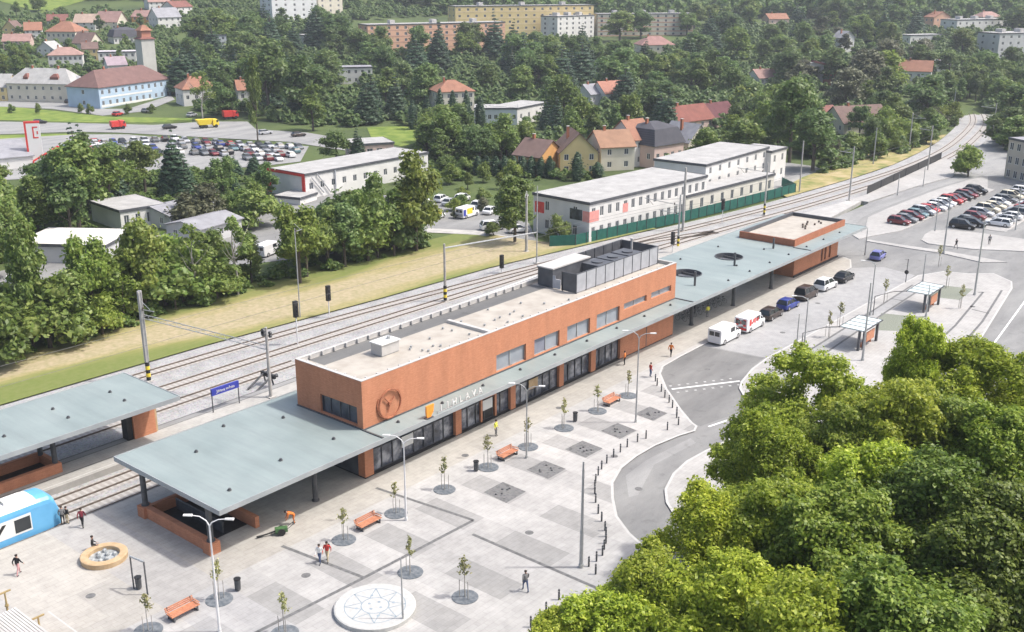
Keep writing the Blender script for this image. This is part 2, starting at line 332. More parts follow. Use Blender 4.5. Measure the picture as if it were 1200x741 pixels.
def leafmat(name, a, b, c, tr=0.3):
    g = G(name); oi = g.n('ObjectInfo').outputs['Random']; ri = g.n('NewGeometry').outputs['Random Per Island']
    k = g.ramp(ri, [(0.0, a), (0.55, b), (1.0, c)])
    hs = g.n('HueSaturation', {'Hue': g.math('ADD', 0.478, g.math('MULTIPLY', oi, 0.024)), 'Saturation': 1.0, 'Value': g.math('ADD', 0.82, g.math('MULTIPLY', g.math('FRACT', g.math('MULTIPLY', oi, 7.31)), 0.4)), 'Color': k}).outputs[0]
    g.t.links.new(hs, g.b.inputs['Base Color']); g.b.inputs['Roughness'].default_value = 0.48; g.b.inputs['Specular IOR Level'].default_value = 0.4
    tl = g.n('BsdfTranslucent', {'Color': hs}); mx = g.n('MixShader', {0: tr}); out = g.t.nodes['Material Output']
    g.t.links.new(g.b.outputs[0], mx.inputs[1]); g.t.links.new(tl.outputs[0], mx.inputs[2]); g.t.links.new(mx.outputs[0], out.inputs[0]); return g.m
L_BRIGHT = leafmat('leaves_bright', (0.16, 0.235, 0.02), (0.33, 0.43, 0.04), (0.56, 0.63, 0.1), 0.5)
L_FRESH = leafmat('leaves_fresh', (0.11, 0.18, 0.028), (0.185, 0.265, 0.046), (0.28, 0.35, 0.078), 0.42)
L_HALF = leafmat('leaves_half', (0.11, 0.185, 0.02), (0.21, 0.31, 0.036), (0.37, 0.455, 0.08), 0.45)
L_MID = leafmat('leaves_mid', (0.088, 0.155, 0.032), (0.148, 0.228, 0.05), (0.225, 0.295, 0.078), 0.4)
L_DARK = leafmat('leaves_dark', (0.076, 0.142, 0.038), (0.128, 0.208, 0.06), (0.195, 0.272, 0.09), 0.42)
L_CON = leafmat('needles', (0.03, 0.068, 0.036), (0.05, 0.098, 0.05), (0.078, 0.13, 0.062), 0.25)
L_SHADE = leafmat('leaves_deep', (0.075, 0.135, 0.018), (0.15, 0.23, 0.032), (0.27, 0.355, 0.065), 0.4)  # darker leaf copy, shade of the lower right trees put into its colour
L_OLIVE = leafmat('leaves_olive', (0.085, 0.1, 0.05), (0.12, 0.135, 0.07), (0.17, 0.18, 0.1))
L_SAP = leafmat('leaves_sapling', (0.26, 0.28, 0.11), (0.34, 0.35, 0.15), (0.4, 0.39, 0.2))
M_BARK = mat('bark', (0.07, 0.055, 0.042), 0.95, (0.13, 0.11, 0.09), 4.0, 0.4, 9.0); M_BARKP = mat('pale_bark', (0.3, 0.28, 0.25), 0.9, (0.4, 0.38, 0.35), 3.0)
# ================================================================== SETTING
def grid_terrain():
    xs = list(np.unique(np.concatenate([np.arange(-160, 420, 12.0), np.arange(420, 1300, 25), np.arange(1300, 3000, 80)])))
    ys = list(np.unique(np.concatenate([np.arange(-900, -160, 60.0), np.arange(-160, 520, 12.0), np.arange(520, 1200, 25), np.arange(1200, 2700, 80)])))
    mb = MB(); mb.v = [(x, y, tz(x, y)) for x in xs for y in ys]; n = len(ys)
    mb.f = [(i*n+k, (i+1)*n+k, (i+1)*n+k+1, i*n+k+1) for i in range(len(xs)-1) for k in range(n-1)]; mb.m = [0]*len(mb.f)
    return struct('ground', mb, M_GROUND, True)
grid_terrain()
def sheet(name, pts, z, m):
    mb = MB(); a = sum(pts[i][0]*pts[(i+1) % len(pts)][1]-pts[(i+1) % len(pts)][0]*pts[i][1] for i in range(len(pts)))
    if a < 0: pts = pts[::-1]
    mb.poly(*[(x, y, z) for x, y in pts]); return struct(name, mb, m)
# railway: track centre lines
A_LINE = smooth_line([(-90, 41), (-20, 40.6), (0, 40.4), (20, 39.8), (37, 38.65), (64, 36.0), (90, 32.9), (118, 29.2), (146, 26.2), (178, 24.4), (200, 24.0), (223, 25.2), (247, 28.2), (280, 34.4), (302, 40), (325, 48.3), (349, 59.3), (375, 75), (405, 97), (430, 118)])
B_LINE = smooth_line([(91.5, 26.9), (109, 25.5), (140, 22.5), (170, 20.7), (200, 20.2), (223, 21.3), (247, 24.2), (280, 30.3), (302, 36), (325, 44.3), (351, 55.8), (377, 71.5), (407, 93.5), (433, 114.5)])
T2_LINE = smooth_line([(-90, 34.8), (0, 34.75), (34, 34.4), (61, 33.5), (80, 32.4), (92, 31.0), (100, 28.8), (109, 25.5)])
T3_LINE = [(-90, 30.16), (16.4, 30.16)]
T4_LINE = [(-90, 18.24), (52, 18.24)]
T5_LINE = [(-90, 15.0), (-8, 15.0)]
bal = smooth_line([(-90, 44.5), (-20, 44.2), (13, 43.6), (40, 41.6), (64, 40.5), (90, 37), (118, 32.6), (146, 29.6), (178, 27.8), (200, 27.6), (223, 29.4), (247, 32.4), (280, 38.6), (302, 44.5), (325, 53), (349, 64), (374, 80), (404, 101)], 4)
bal2 = smooth_line([(411, 89), (382, 66.5), (355, 51.5), (328, 40), (303, 31.5), (280, 25.5), (250, 19.8), (223, 16.8), (200, 15.6), (165, 16), (130, 18), (104, 22.6), (76, 22.8), (64, 28), (20, 27), (17.5, 13.1), (-90, 13.1)], 3)
sheet('railway_ballast', bal+bal2, -0.62, M_BALLAST)
def track(line, label):
    t = thing('railway_track', label, 'railway track', (line[0][0], line[0][1], 0), 0, 'railway tracks')
    o = Vector((line[0][0], line[0][1], 0)); P = [Vector((x, y, 0)) for x, y in line]; N = []
    for i in range(len(P)):
        d = (P[min(i+1, len(P)-1)]-P[max(i-1, 0)]).normalized(); N.append(Vector((-d.y, d.x, 0)))
    for s in (-1, 1):
        mb = MB(); rings = []
        for p, n in zip(P, N):
            c = p+n*s*0.7175-o
            rings.append([c+n*a+Vector((0, 0, z)) for a, z in ((-0.06, -0.6), (0.06, -0.6), (0.035, -0.45), (-0.035, -0.45))])
        mb.loft(rings); mb.build('rail', M_RAIL, t, fix=True)
    mb = MB(); uv = []; L = 0
    for i in range(len(P)-1):
        a, b = P[i]-o, P[i+1]-o; l = (b-a).length; z = Vector((0, 0, -0.595))
        mb.poly(a-N[i]*1.25+z, b-N[i+1]*1.25+z, b+N[i+1]*1.25+z, a+N[i]*1.25+z); uv += [(L, 0), (L+l, 0), (L+l, 1), (L, 1)]; L += l
    ob = mb.build('sleeper_bed', M_SLEEP, t); ul = ob.data.uv_layers.new(name='UVMap')
    for i, q in enumerate(uv): ul.data[i].uv = q
track(A_LINE, 'farthest railway track from the station, beside the dry grass and into the far curve')
track(B_LINE, 'nearer of the two tracks that curve away at the right beyond the long canopy')
track(T2_LINE, 'second railway track from the dry grass, behind the brick building')
track(T3_LINE, 'short railway track by the blue station name sign, ending behind the brick building')
track(T4_LINE, 'railway track between the island canopy and the plaza canopy')
track(T5_LINE, 'railway track along the plaza edge under the blue train')
# verge between the tracks and the wood
sheet('dry_grass_verge', [(-90, 44.3), (-20, 44.0), (13, 43.4), (40, 41.4), (64, 40.3), (90, 36.8), (104, 34.8), (104, 37.0), (84, 39.5), (82, 47), (80, 60), (60, 61), (30, 64), (0, 64), (-40, 62), (-90, 60)], -0.44, M_DRY)
sheet('embankment_grass', [(146, 29.4), (178, 27.6), (200, 27.4), (223, 29.2), (247, 32.2), (262, 35), (240, 40), (200, 38), (170, 37), (150, 34)], -0.45, M_DRY2)
# roads: one sheet, the raised slabs stand on it
sheet('road_asphalt', [(-20, -110), (170, -110), (220, -40), (230, 14), (200, 13.5), (130, 12), (106, 15.5), (20, 13), (-20, -2)], -0.12, M_ASPH)
kerb = [(2, -62), (2.2, -40), (4.2, -30), (7.2, -23.8), (8.9, -21.4), (11.4, -19.3), (13.8, -17.6), (16.8, -16.5), (19.8, -16.15), (23, -16.2), (26.6, -16.8), (28.6, -17.4), (29.7, -17.0), (30.2, -16.1), (32.4, -13.5), (36.5, -9.2), (40.1, -6.1), (42.2, -5.15), (46.6, -4.9), (51.8, -4.85), (75, -4.6), (99, -4.2), (103.5, -2.2), (105.5, 1.0), (106, 15)]
plaza = [(-70, 13.3), (17.3, 13.3), (17.3, 29.4), (42, 30.0), (64, 31.0), (70, 30.2), (76, 26.5), (90, 24.2), (105, 23.0), (130, 19.2), (150, 17.2), (150, 15.0), (128, 13.0), (106.2, 15.0)]
mb = MB(); mb.prism(plaza+kerb[::-1]+[(-70, -62)], -0.75, 0.0); struct('plaza_pavement', mb, M_PLAZA)
sheet('platform_surface', [(17.6, 13.5), (17.6, 29.0), (42, 29.55), (63.5, 30.5), (63.5, 13.5)], 0.004, M_ASPHL)
sheet('platform_paving', [(63.9, 12.2), (63.9, 30.6), (69.8, 29.9), (76, 26.2), (90, 23.9), (105, 22.7), (129, 19.0), (128, 13.6), (106.4, 15.0), (106, 12.2)], 0.004, M_PLAT)
def line(name, pts, w, z, m): return struct(name, ribbon(pts, w, z), m)
line('platform_edge_line', [(17.9, 29.12), (42, 29.7), (63.5, 30.65)], 0.22, 0.008, M_WHITE)
line('kerb', kerb[2:], 0.24, 0.006, M_KERB)
line('painted_platform_shadow', [(-70, 13.2), (-6, 13.2)], 0.2, 0.006, M_LINE)  # dark strip paints the shadow that the platform edge throws on the trackbed
# dark slot drains that frame the plaza
for i, q in enumerate([[(-45, -11.2), (-21, -11.6), (-11.3, -12.15), (0.6, -12.6)], [(0.6, -12.6), (-0.6, -2.0)], [(-11.4, -12.0), (-12.4, -3.6)], [(-1.2, -14.1), (-1.2, -27)]]):
    line('slot_drain', q, 0.32, 0.006, M_LINE)
for i, q in enumerate([[(-45, -5.4), (-33, -4.6)], [(-29, 2.0), (-29, -9)]]): line('paving_joint', q, 0.12, 0.005, M_KERB)
# island platform between the third and fourth track
mb = MB(); mb.prism([(-70, 20.0), (22, 20.0), (22, 25.1), (-70, 25.1)], -0.75, 0.0); struct('island_platform', mb, M_PLAT)
line('platform_edge_and_shadow_band', [(-70, 25.0), (22, 25.0)], 0.2, 0.006, M_LINE); line('platform_edge_and_shadow_band', [(-70, 24.1), (22, 24.1)], 0.13, 0.006, M_LINE); line('platform_edge_and_shadow_band', [(-70, 24.55), (22, 24.55)], 0.72, 0.004, M_ASPHL)  # the dark outermost strip paints the shadow along the island's north edge
line('platform_edge_and_shadow_band', [(-70, 20.5), (22, 20.5)], 0.16, 0.006, M_KERB); line('platform_edge_and_shadow_band', [(-70, 21.9), (22, 21.9)], 0.12, 0.006, M_LINE)
# bus street, its stops and the roads beyond
sheet('bus_street', [(52.0, -4.75), (99, -4.1), (103, -7.8), (101.4, -13.4), (97, -13.7), (53, -12.9)], -0.114, M_STREET)
sheet('road_patch', [(42.4, -5.3), (46.6, -5.05), (51.7, -5.0), (52.7, -12.75), (48.3, -13.3), (44.2, -14.4), (40.2, -16.8), (38.0, -19), (30.2, -17.2), (30.4, -16.2), (32.6, -13.6), (36.6, -9.3), (40.2, -6.2)], -0.113, M_ASPHD)
term = [(37.9, -19.3), (40, -17), (41.9, -15.4), (43.8, -14.6), (48.3, -13.6), (53, -13.2), (97, -13.9), (101.2, -14), (106, -16.2), (107.2, -19.6), (109.8, -22.4), (106.8, -25.9), (103, -27), (99.3, -27.5), (77.3, -30.5), (71, -31), (52, -31), (41, -29), (37, -24)]
mb = MB(); mb.prism(term, -0.5, 0.0); struct('bus_terminal_pavement', mb, M_PAVE); line('kerb', term[:12]+term[12:16], 0.24, 0.006, M_KERB)
for q in ([(47.2, -15.6), (60, -15.9), (79, -15.6), (95.5, -15.2)], [(45, -17.8), (60, -17.8), (80, -17.2), (96.5, -16.9)], [(60, -27.6), (80, -26.4), (98.3, -24.4)], [(68, -30.0), (84, -28.6), (101, -26.2)], [(88.6, -25.8), (88.2, -28.2)], [(98.3, -24.4), (97.6, -23.9)], [(86.5, -17.0), (86.5, -15.5)]):
    line('slot_drain', q, 0.3, 0.006, M_LINE)
for q in ([(97.8, -17.3), (99.0, -22.8), (92.0, -23.1), (90.9, -18.6)], [(78.9, -16.9), (80.7, -21.9), (74.0, -23.3), (71.2, -19.0)]): sheet('planted_plot', q, 0.004, M_PLOT)
sheet('bus_lane', [(52, -16.1), (95.5, -15.4), (96.4, -16.7), (80, -17.0), (60, -17.6), (46, -17.6)], 0.0035, M_STREET)
# inner island of the turning loop
inner = [(32, -22.2), (29, -21.2), (25.1, -20.7), (22.1, -20.5), (19.0, -20.9), (15.8, -22), (13.8, -23.4), (12.2, -25.2), (10.8, -30), (11, -46), (30, -48), (34, -34)]
mb = MB(); mb.prism(inner, -0.5, 0.0); struct('loop_island_pavement', mb, M_PAVE); line('kerb', inner[:10], 0.24, 0.006, M_KERB)
M_FADED = mat('faded_paint', (.36, .36, .35), .85, (.46, .46, .45), 2.0)
line('road_marking', [(37.0, -9.6), (44.1, -14.2)], 0.28, -0.106, M_WHITE)
for k in range(8):
    for s in (0.9, -0.9):
        c = Vector((37.2+0.9*k, -9.8-0.58*k)); line('road_marking', [(c.x+s*0.6-0.13, c.y+s*.9+0.08), (c.x+s*0.6+0.13, c.y+s*.9-0.08)], 0.28, -0.106, M_FADED)
line('road_marking', [(30.6, -17.9), (33.4, -18.6)], 0.25, -0.106, M_WHITE); line('road_marking', [(63, -33.4), (78, -32.2), (98, -30.2), (128, -26.4)], 0.22, -0.106, M_WHITE)
sheet('road_repair', [(16, -17.6), (20, -17.3), (27, -17.9), (26.4, -18.9), (19.6, -18.4), (13.5, -20.6), (12.6, -20.2)], -0.116, M_ASPHL)
sheet('park_grass', [(36, -39), (60, -38.5), (80, -37.5), (100, -35.5), (130, -31.5), (165, -26), (200, -60), (170, -108), (4, -108), (12, -60), (32, -50)], -0.1, M_GRASS)
# beyond the cross road: car park
pk = [(118.2, 2.4), (121, 1.8), (129, -0.9), (180, -2.2), (181, -0.4), (196, 4.0), (190, 5.6), (172.7, 7.4), (146, 8.2), (136, 8.0), (128, 5.2), (121, 5.2)]
mb = MB(); mb.prism(pk, -0.4, 0.0); struct('parking_verge', mb, M_PAVE)
isl = [(122.6, -8), (124.5, -6.2), (129, -5.2), (133, -5.0), (135.5, -7.4), (136.6, -13), (136.8, -24), (128.6, -24), (123.6, -15)]
mb = MB(); mb.prism(isl, -0.4, 0.0); struct('car_park_island', mb, M_PAVE)
mb = MB(); mb.prism([(117.6, 1.0), (117.2, -6), (117.4, -12.2), (115.6, -19), (118.4, -22), (119.2, -12), (118.9, -6), (118.8, 1.0)], -0.4, 0.0); struct('kerbed_strip', mb, M_PAVE)
row2 = [(140.6, -15.6), (140.2, -13.2), (141.5, -5.4), (144, -5.0), (200, -4.4), (200, -15.6)]
mb = MB(); mb.prism(row2, -0.35, -0.05); struct('parking_bay_pavement', mb, M_PAVE)
sheet('footpath_asphalt', [(106.6, 14.8), (108, 6), (121, 6), (136, 9), (146, 9.3), (173, 8.5), (191, 6.6), (191, 9.5), (172, 11.8), (150, 13.2), (128, 12.8)], -0.112, M_ASPHL)
mb = MB(); mb.prism([(150, 17.2), (157, 16.9), (214, 20.2), (214, 18.9), (203, 12.4), (190, 10), (172, 12.2), (150, 13.6)], -0.75, 0.02); struct('ramp_paving', mb, M_PAVE)
sheet('side_road', [(196, 4.2), (200, 10), (216, 16), (270, 24), (330, 30), (330, 20), (262, 6), (225, -8), (205, -20)], -0.1, M_ASPHL)
# town roads on the far side
def gsheet(name, pts, dz, m):
    P = [gt(*q) for q in pts]; mb = MB(); mb.poly(*[(p.x, p.y, p.z+dz) for p in P][::-1]); o = struct(name, mb, m, fix=False)
    bm = bmesh.new(); bm.from_mesh(o.data); bmesh.ops.triangulate(bm, faces=bm.faces); bm.normal_update()
    if sum(f.normal.z for f in bm.faces) < 0: bmesh.ops.reverse_faces(bm, faces=bm.faces)
    bm.to_mesh(o.data); bm.free(); return o
gsheet('town_road', [(-80, 146), (0, 143), (100, 145), (180, 147), (240, 143), (290, 143), (300, 152), (360, 156), (425, 167), (500, 178), (498, 186), (425, 180), (340, 167), (250, 162), (140, 156), (90, 155), (0, 158), (-80, 158)], 0.12, M_ASPHL)
gsheet('town_street', [(-80, 112), (86, 119), (120, 128), (150, 128), (200, 112), (205, 117), (170, 131), (120, 136), (60, 128), (-80, 122)], 0.1, M_ASPHL)
gsheet('town_grass', [(-80, 124), (0, 124), (60, 130), (125, 137), (225, 139), (225, 144), (100, 144), (0, 141), (-80, 143)], 0.08, M_GRASS)
gsheet('town_grass', [(-80, 159), (0, 159), (90, 157), (90, 160), (0, 164), (-80, 164)], 0.08, M_GRASS)
gsheet('supermarket_car_park', [(-80, 168), (90, 158), (150, 158), (200, 163), (300, 170), (362, 172), (352, 190), (300, 196), (220, 200), (140, 205), (40, 210), (-80, 215)], 0.1, M_ASPHL)
gsheet('town_lawn', [(430, 150), (470, 148), (500, 152), (500, 166), (470, 172), (436, 164)], 0.1, M_GRASS)
gsheet('hill_meadow', [(-60, -6), (0, 2), (50, 16), (90, 4), (130, -6), (100, -16), (20, -18)], 0.3, M_GRASS)
gsheet('hill_meadow', [(640, 64), (664, 62), (676, 78), (652, 84)], 0.2, M_GRASS)
gsheet('works_yard', [(300, 240), (380, 225), (500, 232), (620, 262), (632, 290), (612, 288), (560, 275), (500, 273), (440, 285), (380, 300), (310, 308), (200, 318), (60, 350), (-30, 365), (-30, 325), (80, 300), (190, 275)], 0.06, M_ASPH)
gsheet('yard_concrete', [(866, 206), (915, 190), (960, 196), (962, 206), (925, 225), (880, 232)], 0.06, M_ASPHL)
for k, (x, y, z) in enumerate(((-14, -8.5, .006), (2, -17.5, .006), (9.5, -3.6, .006), (24.5, -3.4, .006), (-26, 1.5, .006), (18.5, -14.6, .006), (45, -9.5, -.108), (63, -10.2, -.108), (78, -8.2, -.108), (14.5, -20.0, -.108), (110, -9, -.108), (90, -25.5, .006))):
    mb = MB(); mb.add([(x+.36*math.cos(2*PI*j/16), y+.36*math.sin(2*PI*j/16), z) for j in range(16)], [tuple(range(16))]); struct('manhole_cover', mb, M_LINE)
gsheet('yard_footway', [(500, 268), (560, 271), (625, 283), (625, 288), (560, 276), (500, 273)], 0.1, M_CONC)
# ================================================================== STATION
HB, HC, LB, WB = 9.48, 4.84, 52.9, 9.1
st = thing('station_building', 'long two storey red brick station building with a round clock and a flat gravel roof', 'station', (0, 0, 0))
big = [(18.3, 23.1), (24.5, 28.9), (30.3, 34.6), (35.9, 40.5)]; thin = [(41.4, 46.3), (47.3, 51.9)]
ops = [(a, b, 5.0-HC, 6.85-HC) for a, b in big]+[(a, b, 6.05-HC, 6.85-HC) for a, b in thin]
mb = MB(); mb.facade((0, 0, HC), (1, 0, 0), LB, HB-HC, ops, 0.4, (0, 1, 0))
mb.facade((0, WB, HC), (0, -1, 0), WB, HB-HC, [(WB-5.75, WB-0.75, 5.1-HC, 6.85-HC)], 0.4, (1, 0, 0))
mb.poly((LB, 0, HC), (LB, WB, HC), (LB, WB, HB), (LB, 0, HB)); mb.poly((LB, WB, HC), (0, WB, HC), (0, WB, HB), (LB, WB, HB))
mb.cm = 1; mb.poly((0.3, 0.3, 9.1), (0.3, WB-0.3, 9.1), (0.3, WB-0.3, HB), (0.3, 0.3, HB)); mb.poly((0.3, 0.3, 9.1), (LB-0.3, 0.3, 9.1), (LB-0.3, 0.3, HB), (0.3, 0.3, HB)); mb.poly((LB-.3, 0.3, 9.1), (LB-.3, WB-0.3, 9.1), (LB-.3, WB-0.3, HB), (LB-.3, 0.3, HB)); mb.poly((0.3, WB-.3, 9.1), (LB-.3, WB-.3, 9.1), (LB-.3, WB-.3, HB), (.3, WB-.3, HB))
mb.build('brick_wall', [M_BRICK, M_COPING], st)
mb = MB(); mb.box(-0.02, LB+.02, -0.02, 0.32, HB, HB+0.05); mb.box(-0.02, LB+.02, WB-0.32, WB+.02, HB, HB+.05); mb.box(-0.02, 0.32, 0.32, WB-0.32, HB, HB+.05); mb.box(LB-.32, LB+.02, .32, WB-.32, HB, HB+.05); mb.build('parapet_coping', M_COPING, st)
mb = MB(); mb.poly((0.3, 0.3, 9.1), (LB-.3, .3, 9.1), (LB-.3, WB-.3, 9.1), (.3, WB-.3, 9.1)); rf = mb.build('roof', M_GRAVEL, st)
mb = MB(); mb.poly((1.3, 6.5, 9.104), (34.8, 6.5, 9.104), (34.8, 8.75, 9.104), (1.3, 8.75, 9.104)); mb.build('dark_roof_strip', M_ASPHB, rf)
mb = MB(); mb.box(17.8, 18.25, 0.6, 6.4, 9.1, 9.42); mb.build('roof_upstand', M_COPING, rf)
mb = MB(); mb.obox((0, 0, 0), (0.2, 0.2, 0.4)); BRK = mb.mesh('parapet_bracket', M_COPING)
for k in range(38): link('parapet_bracket', BRK, st, (1.0+1.38*k, 0.45, 9.14))
for k in range(6): link('parapet_bracket', BRK, st, (0.45, 1.3+1.3*k, 9.14))
for k in range(22): link('parapet_bracket', BRK, st, (1.5+1.5*k, WB-.42, 9.16))
mb = MB(); mb.cyl(0, 0, 0, .22, .12, n=8); RV = mb.mesh('roof_vent', M_STEEL)
for k in range(22): link('roof_vent', RV, st, (random.uniform(8.5, 33), random.uniform(1.2, 6.2), 9.1))
for k, (a, b) in enumerate(big):
    w = MB(); w.poly((a, .3, 5.0), (b, .3, 5.0), (b, .3, 6.85), (a, .3, 6.85)); m0 = (a+b)/2
    if k == 1: w.cm = 1; w.poly((a, .29, 5.0), (m0, .29, 5.0), (m0, .29, 6.85), (a, .29, 6.85)); w.cm = 0
    p_ = w.build('window', [M_BLIND, M_BLIND2], st)
    f = MB(); [f.box(x-.05, x+.05, .22, .285, 5.0, 6.85) for x in (a+.05, m0, b-.05)]; f.box(a, b, .22, .285, 6.75, 6.84); f.box(a, b, .22, .285, 5.01, 5.1); f.build('window_frame', M_STEEL, p_)
for a, b in thin:
    w = MB(); w.poly((a, .3, 6.05), (b, .3, 6.05), (b, .3, 6.85), (a, .3, 6.85)); p_ = w.build('window', [M_BLIND], st)
    f = MB(); [f.box(x-.05, x+.05, .22, .285, 6.05, 6.85) for x in (a+.05, (a+b)/2, b-.05)]; f.box(a, b, .225, .28, 6.06, 6.12); f.box(a, b, .225, .28, 6.77, 6.83); f.build('window_frame', M_STEEL, p_)
w = MB(); w.poly((.3, 5.75, 5.1), (.3, .75, 5.1), (.3, .75, 6.85), (.3, 5.75, 6.85)); p_ = w.build('window', [M_WGLASS], st)
f = MB(); [f.box(.22, .285, y-.05, y+.05, 5.1, 6.85) for y in (.8, 2.1, 3.3, 4.6, 5.7)]; f.box(.225, .28, .75, 5.75, 5.11, 5.17); f.box(.225, .28, .75, 5.75, 6.77, 6.83); f.build('window_frame', M_ANTH, p_)
# clock: open ring standing off the wall, three hands
ck = MB(); n = 40
for (r0, r1, a0, a1, yo) in ((1.3, 1.41, 0.2, 5.2, -.26), (1.43, 1.54, 2.6, 7.0, -.12)):
    rings = []
    for k in range(n+1):
        a = a0+(a1-a0)*k/n; ca, sa = math.cos(a), math.sin(a)
        rings.append([(3.2+r*ca, y, 6.45+r*sa) for r, y in ((r0, yo), (r1, yo), (r1, yo+.13 if yo < -.2 else -.01), (r0, yo+.13 if yo < -.2 else -.01))])
    ck.loft(rings)
c_ = ck.build('clock_ring', M_BRICK2, st, fix=True)
h = MB()
for a, l in ((2.3, .95), (0.75, .8), (-1.9, .85)):
    h.tube([(3.2, -.16, 6.45), (3.2+l*math.cos(a), -.16, 6.45+l*math.sin(a))], .06, 6)
h.tube([(3.2, -.02, 6.45), (3.2, -.24, 6.45)], .17, 10); h.build('clock_hand', M_BRICK2, c_)
# ground floor
pil = [(0.0, 1.05), (12.1, 12.95), (20.6, 21.4), (29.0, 29.8), (35.0, 35.9)]
for a, b in pil: w = MB(); w.box(a, b, 0, .9, 0.12, HC-.36); w.build('brick_pillar', M_BRICK, st)
w = MB(); w.box(40.9, 52.8, 0, .5, .12, HC-.36); w.build('brick_wall', M_BRICK, st); w = MB(); w.box(46.5, 46.62, -.03, .02, .13, HC-.4); w.build('downpipe', M_DARKST, st)
w = MB(); w.box(0, 52.8, .04, 8.9, 0, .12); w.build('plinth', M_BLACK, st)
w = MB(); w.box(0.02, .35, .9, 8.9, .12, HC-.36); w.box(52.4, 52.8, .6, 8.9, .12, HC-.36); w.box(.35, 52.4, 8.5, 8.9, .12, HC-.36); w.build('side_wall', M_ANTH, st)
bays = [(1.05, 12.1), (12.95, 20.6), (21.4, 29.0), (29.8, 35.0), (35.9, 40.9)]
for a, b in bays:
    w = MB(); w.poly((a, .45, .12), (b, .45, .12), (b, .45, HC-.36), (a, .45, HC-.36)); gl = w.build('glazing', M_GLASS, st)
    f = MB(); nn = max(3, round((b-a)/1.35))
    for k in range(nn+1): x = a+(b-a)*k/nn; f.box(x-.035, x+.035, .34, .44, .12, HC-.37)
    for z in (.13, 2.3, 3.2): f.box(a, b, .345, .435, z, z+.07)
    f.build('glazing_bars', M_DARKST, gl)
w = MB(); w.poly((16.2, .40, .14), (18.4, .40, .14), (18.4, .40, 2.6), (16.2, .40, 2.6)); dr = w.build('entrance_door', M_BLACK, st)
w = MB(); w.box(16.1, 16.35, .2, .4, .13, 2.7); w.box(18.3, 18.55, .2, .4, .13, 2.7); w.box(16.35, 18.3, .2, .4, 2.55, 2.7); w.build('door_frame', M_WOOD, dr)
for x in (5.6, 17.1, 24.6):
    w = MB(); w.obox((x, .2, 1.3), (1.5, .06, 1.1)); w.build('poster', [M_TAN, M_RED, M_FRAME][int(x) % 3], st)
# plant on the roof
pl = thing('rooftop_plant', 'dark louvred rooftop plant enclosure with pale grey panels on the brick station', 'rooftop plant', (35, 2.3, 9.1))
w = MB()
for k in range(9): w.box(1.9*k+.05, 1.9*k+1.82, 0, .07, .12, 2.25)
w.build('louvre_panel', M_GREYP, pl)
w = MB()
for k in range(10): w.box(1.9*k-.06, 1.9*k+.04, -.03, .12, 0, 2.3)
w.box(-.06, 17.2, -.02, .1, 2.25, 2.33); w.box(-.08, .0, 0, 2.1, .1, 2.3); w.box(17.1, 17.2, 0, 5.6, .1, 2.3); w.box(7.3, 17.1, 5.5, 5.6, .1, 2.3); w.box(-.08, .0, 1.9, 2.0, 0, 2.3)
for k in range(6): w.box(7.3+1.9*k, 7.42+1.9*k, 5.36, 5.5, 0, 2.32)
w.build('screen_frame', M_ANTH, pl)
w = MB(); w.box(11.2, 17.1, 5.42, 5.49, .5, 2.3); w.box(7.5, 11.0, 5.42, 5.49, 1.2, 2.2); w.build('rear_screen', M_ANTH, pl)
w = MB(); w.box(0, 7.2, 3.4, 5.6, .1, 2.25); cb = w.build('plant_cabin', M_ANTH, pl); w = MB(); w.box(-.12, 7.3, 3.3, 5.7, 2.25, 2.4); w.build('cabin_roof', M_COPING, cb); w = MB(); w.box(-.03, -.005, 3.0, 3.4, .1, 1.6); w.box(-.02, .1, 2.3, 3.3, .1, 1.2); w.build('cabin_door', M_GREYP, cb)
for k in range(3):
    w = MB(); w.box(5.6+3.2*k, 8.4+3.2*k, .7, 3.6, .1, 1.95); w.cyl(7.0+3.2*k, 2.1, 1.95, 2.1, .7, n=16); w.build('cooling_unit', M_ANTH, pl)
w = MB(); w.cyl(16, 3.2, .1, 3.0, .14); w.cyl(16, 3.2, 2.9, 3.05, .24); w.build('flue', M_COPING, pl)
vb = thing('roof_vent_box', 'pale boxy ventilation unit alone on the gravel roof by the clock end', 'ventilation unit', (7.4, 4.7, 9.1))
w = MB(); w.box(-1.15, 1.15, -.75, .75, .1, 1.15); w.build('casing', M_COPING, vb); w = MB(); w.box(-1.25, 1.25, -.85, .85, 1.15, 1.27); w.build('lid', M_FRAME, vb); w = MB(); w.box(-1.1, 1.1, -.7, .7, 0, .1); w.build('base', M_STEEL, vb); w = MB(); w.cyl(.5, 0, 1.27, 1.55, .2); w.build('duct', M_STEEL, vb)
# ---- the long canopy with two round openings
cp = thing('station_canopy', 'long blue grey sheet metal canopy around the brick station with two round openings', 'canopy', (0, 0, 0))
X0, X1, Y0, Y1 = -17.25, 107.5, -2.72, 12.03
bm = bmesh.new()
def loop(pts, z): return [bm.verts.new((x, y, z)) for x, y in pts]
def circ(c, r, n=32): return [(c[0]+r*math.cos(2*PI*k/n), c[1]+r*math.sin(2*PI*k/n)) for k in range(n)]
holes = [circ((64.1, 4.9), 1.95), circ((75.8, 4.9), 1.95)]
def panel(z, flip):
    ed = []
    for pts in [[(X0, Y0), (X1, Y0), (X1, Y1), (X0, Y1)]]+holes:
        vs = loop(pts, z); ed += [bm.edges.new((vs[i], vs[(i+1) % len(vs)])) for i in range(len(vs))]
    r = bmesh.ops.triangle_fill(bm, edges=ed, use_beauty=True)
    for f in r['geom']:
        if isinstance(f, bmesh.types.BMFace):
            f.normal_update()
            if (f.normal.z < 0) != flip: f.normal_flip()
panel(HC, False); panel(HC-.3, True)
me = bpy.data.meshes.new('roof_sheet'); bm.to_mesh(me); bm.free(); me.materials.append(M_ROOF); link('roof_sheet', me, cp)
